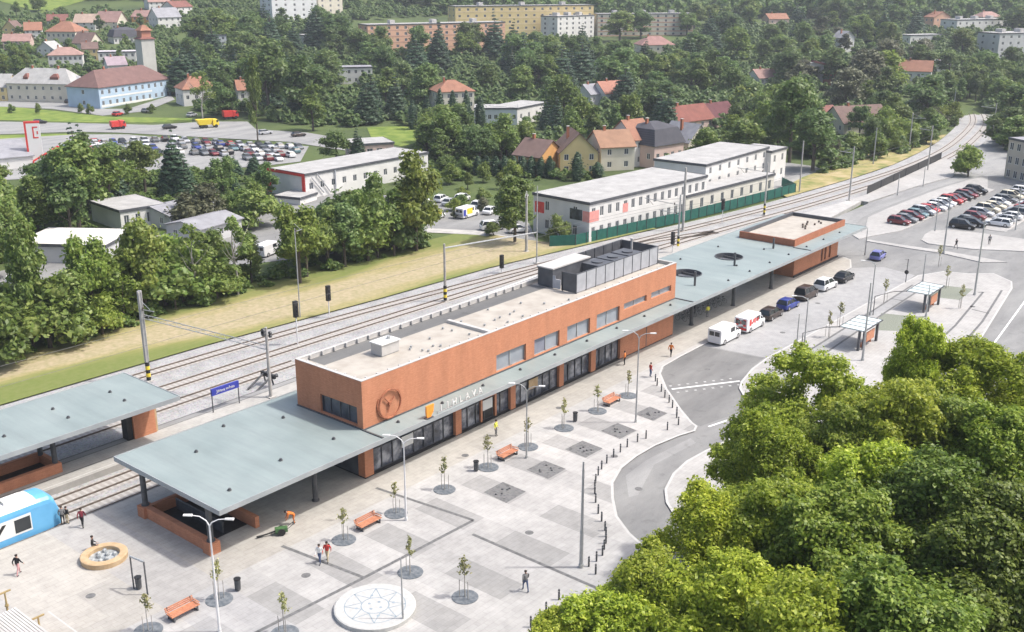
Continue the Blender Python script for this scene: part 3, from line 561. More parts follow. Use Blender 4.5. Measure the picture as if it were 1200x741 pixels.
w = MB(); w.box(X0-.06, X1+.06, Y0-.08, Y0-.003, HC-.38, HC+.05); w.box(X0-.06, X1+.06, Y1+.003, Y1+.08, HC-.38, HC+.05); w.box(X0-.08, X0-.003, Y0, Y1, HC-.38, HC+.05); w.box(X1+.003, X1+.08, Y0, Y1, HC-.38, HC+.05); w.build('fascia', M_FASCIA, cp)
for h_ in holes:
    w = MB(); n = len(h_); c = (sum(p[0] for p in h_)/n, sum(p[1] for p in h_)/n)
    for i in range(n):
        a, b = h_[i], h_[(i+1) % n]; w.poly((*a, HC-.6), (*b, HC-.6), (*b, HC+.1), (*a, HC+.1))
        o_ = lambda p: (c[0]+(p[0]-c[0])*1.05, c[1]+(p[1]-c[1])*1.05)
        w.poly((*a, HC+.1), (*b, HC+.1), (*o_(b), HC+.1), (*o_(a), HC+.1)); w.poly((*o_(a), HC+.1), (*o_(b), HC+.1), (*o_(b), HC+.002), (*o_(a), HC+.002))
    w.build('opening_rim', M_ANTH, cp)
for x in (-.05, 53.0, 86.9):
    w = MB(); w.box(x-.12, x+.06, Y0+.1, -.02 if x < 80 else .2, HC+.004, HC+.09); w.build('expansion_joint', M_DARKST, cp)
w = MB(); w.box(-.12, LB+.1, -.14, -.01, HC+.002, HC+.1); w.box(-.14, -.01, 0, WB, HC+.002, HC+.1); w.build('wall_flashing', M_DARKST, cp)
vents = [(3.2+5.85*k, -1.15) for k in range(9)]+[(64.5+6*k, -1.2) for k in range(7)]+[(gp(px, py, HC).x, gp(px, py, HC).y) for px, py in ((332, 490), (391, 515), (329, 540), (269, 575), (262, 500), (230, 530))]+[(61, 9), (70, 9.5), (80, 9), (72, 1.6), (83, 3)]
v0 = None
for x, y in vents:
    if v0 is None: w = MB(); w.cyl(0, 0, .0, .1, .17, n=10); w.cyl(0, 0, .1, .2, .11, n=10); v0 = w.build('roof_vent', M_DARKST, cp, loc=(x, y, HC))
    else: v = v0.copy(); COL.objects.link(v); v.location = (x, y, HC)
for x, y, h_ in ((59.6, 1.05, 1.9), (71.9, 1.9, 1.9), (84.4, 2.2, 1.6)):
    w = MB(); w.cyl(x, y, HC, HC+h_, .15, n=10); w.build('roof_flue', M_DARKST, cp)
for x, y, z0 in ((-16.55, -.1, 1.0), (-16.55, 9.2, 1.0), (-5.6, .3, 0), (-5.6, 9.2, 0), (57.9, .3, 0), (69, .2, 0), (80.2, .1, 0), (57.9, 9.4, 0), (69, 9.4, 0), (80.2, 9.4, 0)):
    w = MB(); w.cyl(x, y, z0, HC-.3, .24, n=14); w.cyl(x, y, z0, z0+.1, .34, n=14); w.build('column', M_DARKST, cp)
w = MB()
for x in np.arange(-16.5, 107, 5.85):
    if not (-.2 < x < 53.2 or 87 < x < 106): w.box(x-.1, x+.1, Y0+.2, Y1-.2, HC-.62, HC-.31)
w.build('roof_beam', M_DARKST, cp)
# ---- parapet block and brick building at the far canopy end
b2 = thing('ticket_pavilion', 'low brick building at the far end of the long canopy with a gravel roof box', 'brick building', (0, 0, 0))
x0, x1, y0, y1, zt = 87.45, 105.9, .25, 9.5, 5.85
w = MB(); w.box(x0, x1, y0, y0+.3, HC+.002, zt); w.box(x0, x0+.3, y0+.3, y1, HC+.002, zt); w.build('roof_parapet', M_BRICK2, b2)
w = MB(); w.box(x0+.3, x1, y1-.3, y1, HC+.002, zt); w.box(x1-.3, x1, y0+.3, y1-.3, HC+.002, zt); w.build('metal_parapet', M_ANTH, b2)
w = MB(); w.poly((x0+.3, y0+.3, 5.3), (x1-.3, y0+.3, 5.3), (x1-.3, y1-.3, 5.3), (x0+.3, y1-.3, 5.3)); w.build('gravel_roof', M_GRAVEL, b2)
for k in range(5): w = MB(); w.cyl(88.6, 1.6+1.15*k+(.5 if k > 2 else 0), 5.3, 5.62, .17, n=10); w.build('vent_cowl', M_BLACK, b2)
for k in range(9): w = MB(); w.cyl(97.5+.75*k, 3.2+random.uniform(-.5, 1.8), 5.3, 5.6, .16, n=10); w.build('vent_cowl', M_RAIL, b2)
ops = [(9.6, 10.3, .5, 3.1), (10.9, 11.6, .5, 3.1), (12.6, 13.3, .5, 3.1)]
w = MB(); w.facade((87.8, .2, 0), (1, 0, 0), 16.0, HC-.36, ops, .25, (0, 1, 0)); w.poly((87.8, 9.2, 0), (87.8, .2, 0), (87.8, .2, HC-.36), (87.8, 9.2, HC-.36)); w.poly((103.8, .2, 0), (103.8, 9.2, 0), (103.8, 9.2, HC-.36), (103.8, .2, HC-.36)); w.poly((103.8, 9.2, 0), (87.8, 9.2, 0), (87.8, 9.2, HC-.36), (103.8, 9.2, HC-.36)); w.build('brick_wall', M_BRICK, b2)
for a, b, c, d in ops: w = MB(); w.poly((87.8+a, .4, c), (87.8+b, .4, c), (87.8+b, .4, d), (87.8+a, .4, d)); w.build('window', M_WGLASS, b2)
w = MB(); w.box(87.7, 103.85, .02, .19, 0, .3); w.build('plinth', M_BLACK, b2)
# ---- stairwell under the left end of the canopy
sw = thing('underpass_stairwell', 'low brick walls round the underpass stairs beneath the plaza canopy', 'stairwell', (0, 0, 0))
w = MB(); w.box(-16.8, -16.3, .4, 8.7, 0, 1.0); w.box(-12.0, -11.6, .3, 8.6, 0, 1.0); w.box(-16.3, -11.6, 8.7, 9.1, 0, 1.0); w.build('parapet_wall', M_BRICK, sw)
for y in (-.1, 9.2): w = MB(); w.box(-17.05, -16.05, y-.5, y+.5, 0, 1.004); w.build('brick_pier', M_BRICK, sw)
w = MB()
for k in range(9): w.box(-16.3, -12.0, 1.6+.75*k, 8.7, .16-.018*k, .168-.018*k) if False else None
w.poly((-16.3, 1.4, .012), (-12.0, 1.4, .012), (-12.0, 8.7, .012), (-16.3, 8.7, .012)); w.build('stair_shade_sheet', M_BLACK, sw)  # flat black sheet paints the darkness of the stairwell, no real pit
w = MB(); w.box(-14.3, -14.2, 1.6, 8.2, .1, 1.0); w.box(-14.33, -14.17, 1.55, 8.25, 1.0, 1.05); w.build('handrail', M_DARKST, sw)
# ---- island platform canopy
ic = thing('island_canopy', 'flat blue grey canopy on the island platform at the left edge', 'canopy', (0, 0, 0))
p = [gp(-40, 492, HC), gp(145, 438.3, HC), gp(210.5, 464.5, HC)]; ix1 = -6.0; iy0, iy1 = 19.6, 29.4
w = MB(); w.box(-60, ix1, iy0, iy1, HC-.3, HC); w.build('roof_sheet', M_ROOF, ic)
w = MB(); w.box(-60, ix1+.08, iy0-.08, iy0-.003, HC-.4, HC+.05); w.box(ix1+.003, ix1+.08, iy0, iy1, HC-.4, HC+.05); w.box(-60, ix1+.08, iy1+.003, iy1+.08, HC-.4, HC+.05); w.build('fascia', M_FASCIA, ic)
for px, py in ((62, 480), (80, 490), (129, 460), (146, 470), (5, 512)):
    q = gp(px, py, HC); v = v0.copy(); COL.objects.link(v); v.location = q; v.parent = ic
for x in (-17.3, -30): 
    for y in (22.9, 25.6): w = MB(); w.cyl(x, y, .9, HC-.3, .24, n=12); w.build('column', M_DARKST, ic)
bp = thing('island_stairwell', 'low brick walls of the stairwell under the island canopy at the left edge', 'stairwell', (0, 0, 0))
w = MB(); w.box(-45, -16.9, 22.5, 22.95, 0, .95); w.box(-45, -16.9, 26.0, 26.4, -.7, .95); w.box(-17.3, -16.9, 22.95, 26.0, 0, .95); w.build('parapet_wall', M_BRICK, bp); w = MB(); w.poly((-45, 22.95, .012), (-17.3, 22.95, .012), (-17.3, 25.99, .012), (-45, 25.99, .012)); w.build('stair_shade_sheet', M_BLACK, bp)  # the black sheet here paints the dark inside of the island stairwell
lb = thing('lift_house', 'small brick lift shaft block under the end of the island canopy', 'lift shaft', (-7.4, 24.4, 0))
w = MB(); w.box(-1.3, 1.1, -.6, .9, 0, HC-.32); w.build('brick_wall', M_BRICK, lb); w = MB(); w.box(1.12, 1.35, -.5, .5, 0, HC-.32); w.build('corner_post', M_TAN, lb); w = MB(); w.box(-1.9, -1.32, -.4, .6, 0, 2.4); w.build('lift_door', M_BLACK, lb)
# station name sign on its two posts
sg = thing('station_name_sign', 'blue station name board on two dark posts beside the tracks', 'sign', (*gp(265.5, 478, 0)[:2], 0), 0)
for x in (-1.65, 1.65): w = MB(); w.cyl(x, 0, 0, 2.5, .06, n=8); w.build('post', M_DARKST, sg)
w = MB(); w.box(-1.7, 1.7, -.12, .12, 1.85, 2.6); bd = w.build('board', M_BLUE, sg)
lo = link('lettering', text_mesh('Jihlava město', .42, .012, M_FRAME), bd, (0, -.135, 2.08)); lo.rotation_euler = (PI/2, 0, 0)
# letters and emblem standing on the canopy edge
lt = thing('canopy_lettering', 'row of white letters standing on the front edge of the canopy', 'lettering', (0, 0, 0))
for k, ch in enumerate('JIHLAVA'):
    o = link('letter', text_mesh(ch, .95, .04, M_FRAME), lt, (7.5+.92*k, -2.45, HC+.12)); o.rotation_euler = (PI/2, 0, 0)
w = MB(); w.box(7.0, 13.4, -2.5, -2.4, HC, HC+.1); w.build('letter_rail', M_STEEL, lt)
em = thing('orange_emblem', 'orange shield shaped emblem standing on the canopy left of the letters', 'emblem', (5.85, -2.6, HC))
w = MB(); pts = [(-.42, .1), (.05, .06), (.42, .55), (.52, 1.25), (-.48, 1.25), (-.5, .6)]
w.add([(x, -.08, z) for x, z in pts]+[(x, .08, z) for x, z in pts], [tuple(range(6)), tuple(reversed(range(6, 12)))]+[(i, (i+1) % 6, 6+(i+1) % 6, 6+i) for i in range(6)]); w.build('plate', M_ORANGE, em, fix=True)
w = MB(); w.box(-.6, .3, -.2, .2, 0, .1); w.build('base', M_DARKST, em)
# ================================================================== VEHICLES
def sect(x, w, z0, z1, r=.12, n=4):                         # rounded cross-section ring
    ring = []
    for sx, sz, a0 in ((1, 0, -PI/2), (1, 1, 0), (-1, 1, PI/2), (-1, 0, PI)):
        for k in range(n):
            a = a0+PI/2*k/(n-1); cx = sx*(w-r); cz = (z1-r) if sz else (z0+r)
            ring.append((x, cx+r*math.cos(a), cz+r*math.sin(a)))
    return ring
CARS = {}
def car_proto(kind):
    L, Wd, H, hood, boot, belt = dict(hatch=(4.0, 1.75, 1.5, .26, .05, .92), sedan=(4.55, 1.8, 1.45, .25, .2, .92), estate=(4.6, 1.8, 1.5, .25, .04, .93), suv=(4.5, 1.88, 1.72, .24, .04, 1.05), van=(5.4, 1.98, 2.15, .16, .0, 1.2), minivan=(4.6, 1.85, 1.9, .2, .0, 1.1))[kind]
    h = L/2; w = Wd/2; x = lambda f: -h+L*f                 # front at +x
    M = {}
    b = MB(); b.loft([sect(x(0), w*.86, .32, belt*.86, .1), sect(x(.03), w*.95, .24, belt*.97, .12), sect(x(.2), w, .2, belt+.02, .12), sect(x(.6), w, .2, belt, .12), sect(x(1-hood), w, .2, belt-.02, .12), sect(x(.93), w*.95, .22, belt-.16, .14), sect(x(.985), w*.86, .26, belt-.28, .12), sect(x(1), w*.76, .32, belt-.36, .1)])
    r0, r1 = x(.06+boot*.8) if kind != 'sedan' else x(.2), x(1-hood-.19)
    b.loft([sect(r0, w*.7, H-.075, H-.03, .02), sect((r0*2+r1)/3, w*.74, H-.06, H, .03), sect(r1, w*.7, H-.075, H-.03, .02)])
    g0 = x(.015) if kind in ('hatch', 'estate', 'suv', 'van', 'minivan') else x(.1)
    gf = x(1-hood+.02)
    for s in (-1, 1):                                       # pillars
        for xa, xb in ((g0, r0), (gf, r1), ((g0+gf)/2-.1, (r0+r1)/2)):
            b.tube([(xa, s*w*.93, belt-.03), (xb, s*w*.7, H-.05)], .05, 6)
    if kind == 'van': b.loft([sect(x(.0), w*.93, .4, H-.08, .14), sect(x(.04), w*.98, .35, H, .16), sect(x(.66), w*.97, .35, H, .16), sect(x(.72), w*.9, .5, H-.1, .16)])
    if kind == 'van': b.cm = 1; b.box(x(0)-.035, x(0)+.01, -w*.72, -.06, 1.25, 1.8); b.box(x(0)-.035, x(0)+.01, .06, w*.72, 1.25, 1.8); b.box(x(.45), x(.63), -w-.0, w+.0, 1.3, 1.85); b.cm = 0
    M['body'] = b.mesh('body', [M_PAINT, M_CGLASS] if kind == 'van' else M_PAINT, kind != 'van')
    c = MB(); c.loft([sect(g0+.03, w*.88, belt-.1, belt+.01, .03), sect(r0+.02, w*.7, H-.1, H-.05, .02), sect(r1-.02, w*.7, H-.1, H-.05, .02), sect(gf-.03, w*.86, belt-.1, belt, .03)])
    o = len(c.v); c2 = MB()                                 # glass house: trapezoid
    P = lambda xx, yy, zz: (xx, yy, zz)
    lo = [P(g0, -w*.92, belt-.04), P(gf, -w*.9, belt-.04), P(gf, w*.9, belt-.04), P(g0, w*.92, belt-.04)]; hi = [P(r0, -w*.7, H-.06), P(r1, -w*.7, H-.06), P(r1, w*.7, H-.06), P(r0, w*.7, H-.06)]
    c2.loft([lo, hi]); M['windows'] = c2.mesh('windows', M_CGLASS)
    wr = .33 if kind not in ('suv', 'van') else .37
    t = MB(); t.lathe([(wr*.62, -.1), (wr*.95, -.11), (wr, -.06), (wr, .06), (wr*.95, .11), (wr*.62, .1)], 18); t.v = [(a, c_, b_) for a, b_, c_ in t.v]; M['tyre'] = t.mesh('wheel', M_RUB)
    rm = MB(); rm.lathe([(.02, -.115), (wr*.64, -.1), (wr*.64, .1), (.02, .115)], 12); rm.v = [(a, c_, b_) for a, b_, c_ in rm.v]; M['rim'] = rm.mesh('rim', M_ALLOY)
    hl = MB(); hl.loft([sect(-.06, .19, -.07, .07, .04), sect(.03, .15, -.05, .05, .03)]); M['headlight'] = hl.mesh('headlight', M_HEADL); M['taillight'] = hl.mesh('taillight', M_TAILL)
    mr = MB(); mr.obox((0, 0, 0), (.12, .2, .14)); M['mirror'] = mr.mesh('mirror', M_BLACK)
    M['dim'] = (L, w, H, hood, belt, wr, gf); CARS[kind] = M; return M
def car(kind, colr, label, loc, rz, cat='car', group=None, name='parked_car'):
    M = CARS.get(kind) or car_proto(kind); L, w, H, hood, belt, wr, gf = M['dim']
    t = thing(name, label, cat, loc, rz, group)
    b = link('body', M['body'], t); b.color = (*colr, 1); link('windows', M['windows'], t)
    for fx in (-.31, .31):
        for s in (-1, 1): q = link('wheel', M['tyre'], t, (L*fx, s*(w-.1), wr)); link('rim', M['rim'], q)
    for s in (-1, 1):
        link('headlight', M['headlight'], t, (L/2-.07, s*w*.58, belt-.3)); q = link('taillight', M['taillight'], t, (-L/2+.06, s*w*.7, belt-.18)); q.rotation_euler = (0, 0, PI); link('mirror', M['mirror'], t, (gf-.15, s*(w+.06), belt+.02))
    return t
WHITE, SILV, GREY, BLK, BRN, RED_, DRED, BLU, LILAC, CREAM, TEAL = (.75,.75,.75), (.42,.43,.45), (.16,.17,.18), (.012,.012,.014), (.045,.03,.025), (.42,.03,.03), (.16,.015,.02), (.03,.05,.25), (.16,.17,.42), (.6,.55,.42), (.12,.2,.22)
def on(px, py, z=-.114): return gp(px, py, z)
stz = -.113
van = car('van', WHITE, 'white delivery van parked nearest along the street by the brick station', (55.6, -5.9, stz), 0, 'van', 'vehicles parked along the bus street', 'delivery_van')
amb = car('van', WHITE, 'white van with big red blocks and marks parked behind the plain white van', (61.9, -6.1, stz), .02, 'van', 'vehicles parked along the bus street', 'delivery_van')
w = MB()
for s in (-1, 1):
    for x, z, a, b in ((-1.9, 1.0, .5, .85), (-1.0, 1.25, .3, .5), (-1.35, 1.15, .35, .25), (-.6, 1.1, .25, .7), (-.15, 1.25, .22, .4), (.2, 1.1, .2, .6)): w.obox((x, s*.985, z), (a, .03, b))
for y, z, a, b in ((-.55, 1.0, .4, .9), (0, 1.25, .4, .35), (.5, 1.05, .38, .85)): w.obox((-2.71, y, z), (.03, a, b))
w.obox((-2.71, 0, .5), (.03, 1.7, .3)); w.build('red_marking', M_RED, amb)
for kind, c, lab, x, y in (('estate', BRN, 'dark brown estate car parked between the red marked van and the blue car', 67.9, -6.1), ('hatch', BLU, 'bright blue hatchback parked along the street under the canopy edge', 73.3, -5.95), ('minivan', BRN, 'tall dark brown car parked between the blue hatchback and the white car', 79.4, -5.8), ('suv', WHITE, 'white car parked before the low brick pavilion', 85.7, -5.9), ('sedan', BLK, 'black car parked at the far end of the row by the pavilion', 91.6, -6.2)):
    car(kind, c, lab, (x, y, stz), random.uniform(-.04, .04), 'car', 'vehicles parked along the bus street')
car('hatch', LILAC, 'lilac blue car turning at the crossing beyond the brick pavilion', (107.4, -5.2, -.118), .1, 'car', None, 'car')
ORD = ['first', 'second', 'third', 'fourth', 'fifth', 'sixth', 'seventh', 'eighth', 'ninth', 'tenth', 'eleventh', 'twelfth', 'thirteenth', 'fourteenth', 'fifteenth', 'sixteenth']
CN = {WHITE: 'white', SILV: 'silver', GREY: 'grey', BLK: 'black', BRN: 'dark brown', RED_: 'red', DRED: 'dark red', BLU: 'blue', LILAC: 'lilac', CREAM: 'cream', TEAL: 'teal'}
r1 = [DRED, GREY, DRED, TEAL, SILV, RED_, WHITE, SILV, WHITE, RED_, DRED, BLK, DRED, BRN, BLK]
for k, c in enumerate(r1):
    f = k/(len(r1)-1); x = 134.2+39.2*f; y = 1.4-1.7*f
    car(['hatch', 'sedan', 'estate', 'hatch', 'suv'][k % 5], c, f'{CN[c]} car, {ORD[k]} from the near end of the row beside the footpath', (x, y, .004), -PI/2+random.uniform(-.04, .04), 'car', 'cars in the car park row beside the footpath')
r2 = [GREY, DRED, SILV, CREAM, CREAM, WHITE, GREY, CREAM, SILV, WHITE]
for k, c in enumerate(r2): car(['sedan', 'hatch', 'estate', 'suv'][k % 4], c, f'{CN[c]} car, {ORD[k]} from the near end of the middle car park row', (143.6+4.1*k, -8.0+.05*k, -.046), -PI/2+random.uniform(-.05, .05), 'car', 'cars in the middle row of the car park')
r3 = [WHITE, SILV, WHITE, GREY, SILV, RED_, WHITE, SILV]
for k, c in enumerate(r3): car(['estate', 'hatch', 'sedan', 'suv'][k % 4], c, f'{CN[c]} car, {ORD[k]} from the near end of the row at the right edge', (144.8+3.7*k, -13.0+.06*k, -.046), PI/2+random.uniform(-.05, .05), 'car', 'cars in the row at the right edge of the car park')
car('suv', BLK, 'big black car parked across the near end of the middle row', (138.6, -8.6, -.118), -PI/2+.1, 'car')
car('estate', BLK, 'black estate car beside the big black car in the car park', (141.6, -9.6, -.045), -PI/2, 'car')
# vehicles in the works yard behind the trees
YARD = [('van', WHITE, 548, 254, .1, 'white van with a yellow panel in the works yard'), ('suv', WHITE, 577, 269, -.55, 'white car at the yard corner beside the pale footway'), ('hatch', WHITE, 607, 272, -.5, 'white car half hidden by the tree at the end of the works yard'), ('hatch', WHITE, 512, 256, .2, 'white car behind the birch left of the yellow panelled van'), ('sedan', SILV, 527, 240, .3, 'silver car in the back row of the works yard'), ('suv', WHITE, 542, 236, .3, 'white off road car at the right of the back yard row'), ('hatch', WHITE, 517, 236, .3, 'white hatchback at the left of the back yard row'), ('minivan', WHITE, 430, 258, .3, 'white car seen between the trunks beside the white warehouse'), ('van', WHITE, 316, 298, .3, 'white van parked behind the thicket below the sheds'), ('estate', WHITE, 25, 330, .35, 'white car parked under the trees at the left edge'), ('van', WHITE, 498, 246, .3, 'white van between the trees at the left of the works yard'), ('hatch', WHITE, 560, 243, .35, 'white hatchback at the back right of the works yard'), ('sedan', WHITE, 575, 250, .3, 'white saloon car behind the yard corner car'), ('hatch', SILV, 590, 245, .4, 'silver hatchback behind the shrubs of the works yard')]
for kind, c, px, py, rz, lab in YARD:
    p = gp(px, py, -.44); t = car(kind, c, lab, p, rz, 'van' if kind == 'van' else 'car', None, 'parked_van' if kind == 'van' else 'parked_car')
    if 'yellow' in lab:
        w = MB(); w.obox((-.6, -.99, .8), (1.7, .03, 1.1)); w.build('yellow_panel', M_YEL, t); w = MB(); w.obox((-2.2, -.99, .6), (.7, .03, 1.2)); w.build('blue_panel', M_BLUE, t)
# far cars on the town road and in the supermarket car park: one small mesh each
far_me = {}
def far_mesh():
    b = MB(); b.loft([sect(-2.1, .75, .3, .8, .1), sect(-1.9, .88, .2, .92, .12), sect(1.2, .88, .2, .9, .12), sect(2.0, .8, .22, .7, .12), sect(2.1, .7, .3, .6, .1)])
    b.loft([sect(-1.5, .6, 1.38, 1.45, .02), sect(.2, .6, 1.38, 1.45, .02)]); b.cm = 1
    b.loft([[(-1.9, -.8, .88), (.95, -.78, .88), (.95, .78, .88), (-1.9, .8, .88)], [(-1.45, -.6, 1.4), (.2, -.6, 1.4), (.2, .6, 1.4), (-1.45, .6, 1.4)]])
    b.cm = 2
    for x in (-1.25, 1.25):
        for s in (-.8, .8): b.tube([(x, s-.1, .32), (x, s+.1, .32)], .32, 10)
    return b.mesh('car', [M_PAINT, M_CGLASS, M_RUB])
FARME = far_mesh()
FC = [WHITE, SILV, GREY, BLK, RED_, SILV, WHITE, BLU, DRED, SILV, GREY, TEAL]
def farcar(px, py, rz, c, label, group):
    p = gt(px, py); o = link('parked_car', FARME, None, (p.x, p.y, p.z+.12)); o.rotation_euler = (0, 0, rz); o.color = (*c, 1); return tag(o, label, 'car', group)
rows = [((158, 168), (205, 165), 5, 'back left'), ((150, 173), (212, 169.5), 7, 'second left'), ((146, 178), (214, 174.5), 7, 'middle left'), ((150, 184), (210, 180.5), 6, 'front left'), ((258, 171.5), (350, 175), 9, 'back right'), ((262, 176), (346, 179.5), 8, 'second right'), ((268, 181), (340, 184.5), 7, 'middle right'), ((290, 187.5), (338, 189), 5, 'front right'), ((100, 171), (144, 169), 5, 'far left'), ((98, 177), (140, 175), 5, 'front far left'), ((217, 167.5), (254, 170), 4, 'back centre'), ((218, 174), (256, 176.5), 4, 'middle centre'), ((216, 181), (262, 183), 5, 'front centre')]
for (a, b, n, rn) in rows:
    for k in range(n):
        if random.random() < .1: continue
        f = k/(n-1); c = random.choice(FC)
        farcar(a[0]+(b[0]-a[0])*f, a[1]+(b[1]-a[1])*f, YAW+.55+random.uniform(-.06, .06)+random.choice((0, PI)), c, f'small {CN[c]} car parked in the {rn} row of the supermarket car park', f'{CN[c]} cars in the {rn} row of the supermarket car park')
for px, py, c, lab in ((138, 136, RED_, 'red car on the verge before the long blue building'), (199, 151.5, BLK, 'dark car driving on the town road left of the yellow lorry'), (47, 145.5, BLK, 'dark car driving at the far left of the town road'), (311, 158, SILV, 'silver car driving on the right stretch of the town road'), (350, 160.5, BRN, 'dark car beside the lamp post on the town road'), (113, 169, RED_, 'dark red car behind the supermarket pylon'), (78, 177, TEAL, 'teal car beside the red steel frame'), (112, 178, RED_, 'red car at the left of the supermarket car park'), (82, 121, BRN, 'brown car before the cream town hall'), (66, 118, BRN, 'dark brown car at the cream town hall wall'), (172, 132, GREY, 'grey car parked near the corner of the blue building'), (225, 137, SILV, 'silver car parked under the street trees')):
    farcar(px, py, -.25 if py > 140 else .4, c, lab, None)['group'] = 'cars in the town streets'
p = gt(135, 152); bx = thing('box_van', 'red box van driving on the town road below the blue building', 'van', (p.x, p.y, p.z+.13), -.25)
def lorry(t, bodym, cabm, bl, bh, tip=False):
    w = MB()
    if tip: w.loft([[(-bl/2, -1, 1.0), (bl/2-.6, -1, 1.0), (bl/2-.6, 1, 1.0), (-bl/2, 1, 1.0)], [(-bl/2-.7, -1.25, bh), (bl/2, -1.25, bh), (bl/2, 1.25, bh), (-bl/2-.7, 1.25, bh)]])
    else: w.box(-bl/2, bl/2, -1.15, 1.15, .8, bh)
    w.build('load_box', bodym, t); w = MB(); w.loft([sect(bl/2+.15, 1.1, .6, 2.6, .15), sect(bl/2+1.4, 1.1, .6, 2.5, .2), sect(bl/2+1.9, 1.05, .6, 1.6, .2)]); w.build('cab', cabm, t); w = MB(); w.box(bl/2+1.1, bl/2+1.6, -1.12, 1.12, 1.6, 2.3); w.build('cab_window', M_CGLASS, t)
    for x in (-bl/2+.8, -bl/2+2.0, bl/2+1.0):
        for s in (-1, 1): w = MB(); w.tube([(x, s*.8, .5), (x, s*1.12, .5)], .5, 12); w.build('wheel', M_RUB, t)
lorry(bx, M_RED, M_RED, 2.4, 2.4)
p = gt(241, 150.5); lorry(thing('tipper_lorry', 'yellow tipper lorry driving on the town road', 'lorry', (p.x, p.y, p.z+.13), -.3), M_YEL, M_YEL, 4.0, 2.6, True)
p = gt(267, 140); lorry(thing('parked_lorry', 'red lorry parked beneath the street trees', 'lorry', (p.x, p.y, p.z+.13), -.3), M_RED, M_RED, 2.8, 2.6)
# ---- the train
tr = thing('railcar', 'blue and white railcar with zigzag window line at the plaza edge', 'train', (-22.0, 14.98, -.45)); tr.scale = (1, 1, .88)
w = MB(); n = 10
prof = lambda sw, z0, z1: [(-sw, z0), (sw, z0), (sw, z1-.75), (sw*.96, z1-.4), (sw*.8, z1-.12), (sw*.45, z1), (-sw*.45, z1), (-sw*.8, z1-.12), (-sw*.96, z1-.4), (-sw, z1-.75)]
ring = lambda x, sw, z0, z1: [(x, y, z) for y, z in prof(sw, z0, z1)]
w.loft([ring(-32, 1.42, .35, 3.75), ring(-1.2, 1.42, .35, 3.75), ring(-.5, 1.4, .38, 3.68), ring(-.1, 1.36, .42, 3.3), ring(.25, 1.3, .45, 2.2), ring(.3, 1.26, .5, 1.2)]); w.build('body', M_TRAINB, tr, fix=True)
w = MB(); w.loft([[(x, y, z) for y, z in ((-1.37, 3.4), (-1.1, 3.66), (-.6, 3.79), (.6, 3.79), (1.1, 3.66), (1.37, 3.4))] for x in (-32, -1.5)]); w.build('roof', M_TRAINW, tr, fix=True)
for x in (-3, -6.5, -11): w = MB(); w.box(x-.8, x+.8, -.5, .5, 3.78, 4.05); w.build('roof_unit', M_FRAME, tr)
w = MB(); w.box(-4.2, -3.9, -.2, .2, 4.05, 4.5); w.build('horn', M_BLACK, tr)
w = MB()
for s in (-1, 1): w.box(-32, -2.2, s*1.425-.004, s*1.425+.004, 1.0, 2.75)
w.build('white_band', M_FRAME, tr)
w = MB(); w.box(-3.6, -2.3, -1.45, -1.43, 1.2, 2.5); w.build('cab_window', M_CGLASS, tr)
for x0_, x1_ in ((-5.4, -4.4), (-7.2, -8.6), (-10.6, -9.5), (-12.6, -13.8)):
    w = MB(); w.poly((x0_-.18, -1.434, 1.1), (x0_+.18, -1.434, 1.1), (x1_+.18, -1.434, 2.45), (x1_-.18, -1.434, 2.45)); w.build('diagonal_stripe', M_BLACK, tr)
w = MB(); w.poly((.0, -.95, 2.25), (.0, .95, 2.25), (-.42, .98, 3.22), (-.42, -.98, 3.22)); w.v = [(x+.16, y, z) for x, y, z in w.v]; w.build('windscreen', M_CGLASS, tr)
w = MB(); w.box(-32, -.4, -1.3, 1.3, .12, .36); w.build('skirt', M_FRAME, tr)
for s in (-1, 1): w = MB(); w.obox((.3, s*.75, 1.1), (.12, .3, .2)); w.build('headlight', M_HEADL, tr)
for x in (-2.5, -5, -28, -30.5):
    w = MB()
    for s in (-.72, .72): w.tube([(x, s-.06, .45), (x, s+.06, .45)], .45, 14)
    w.build('wheelset', M_RAIL, tr)
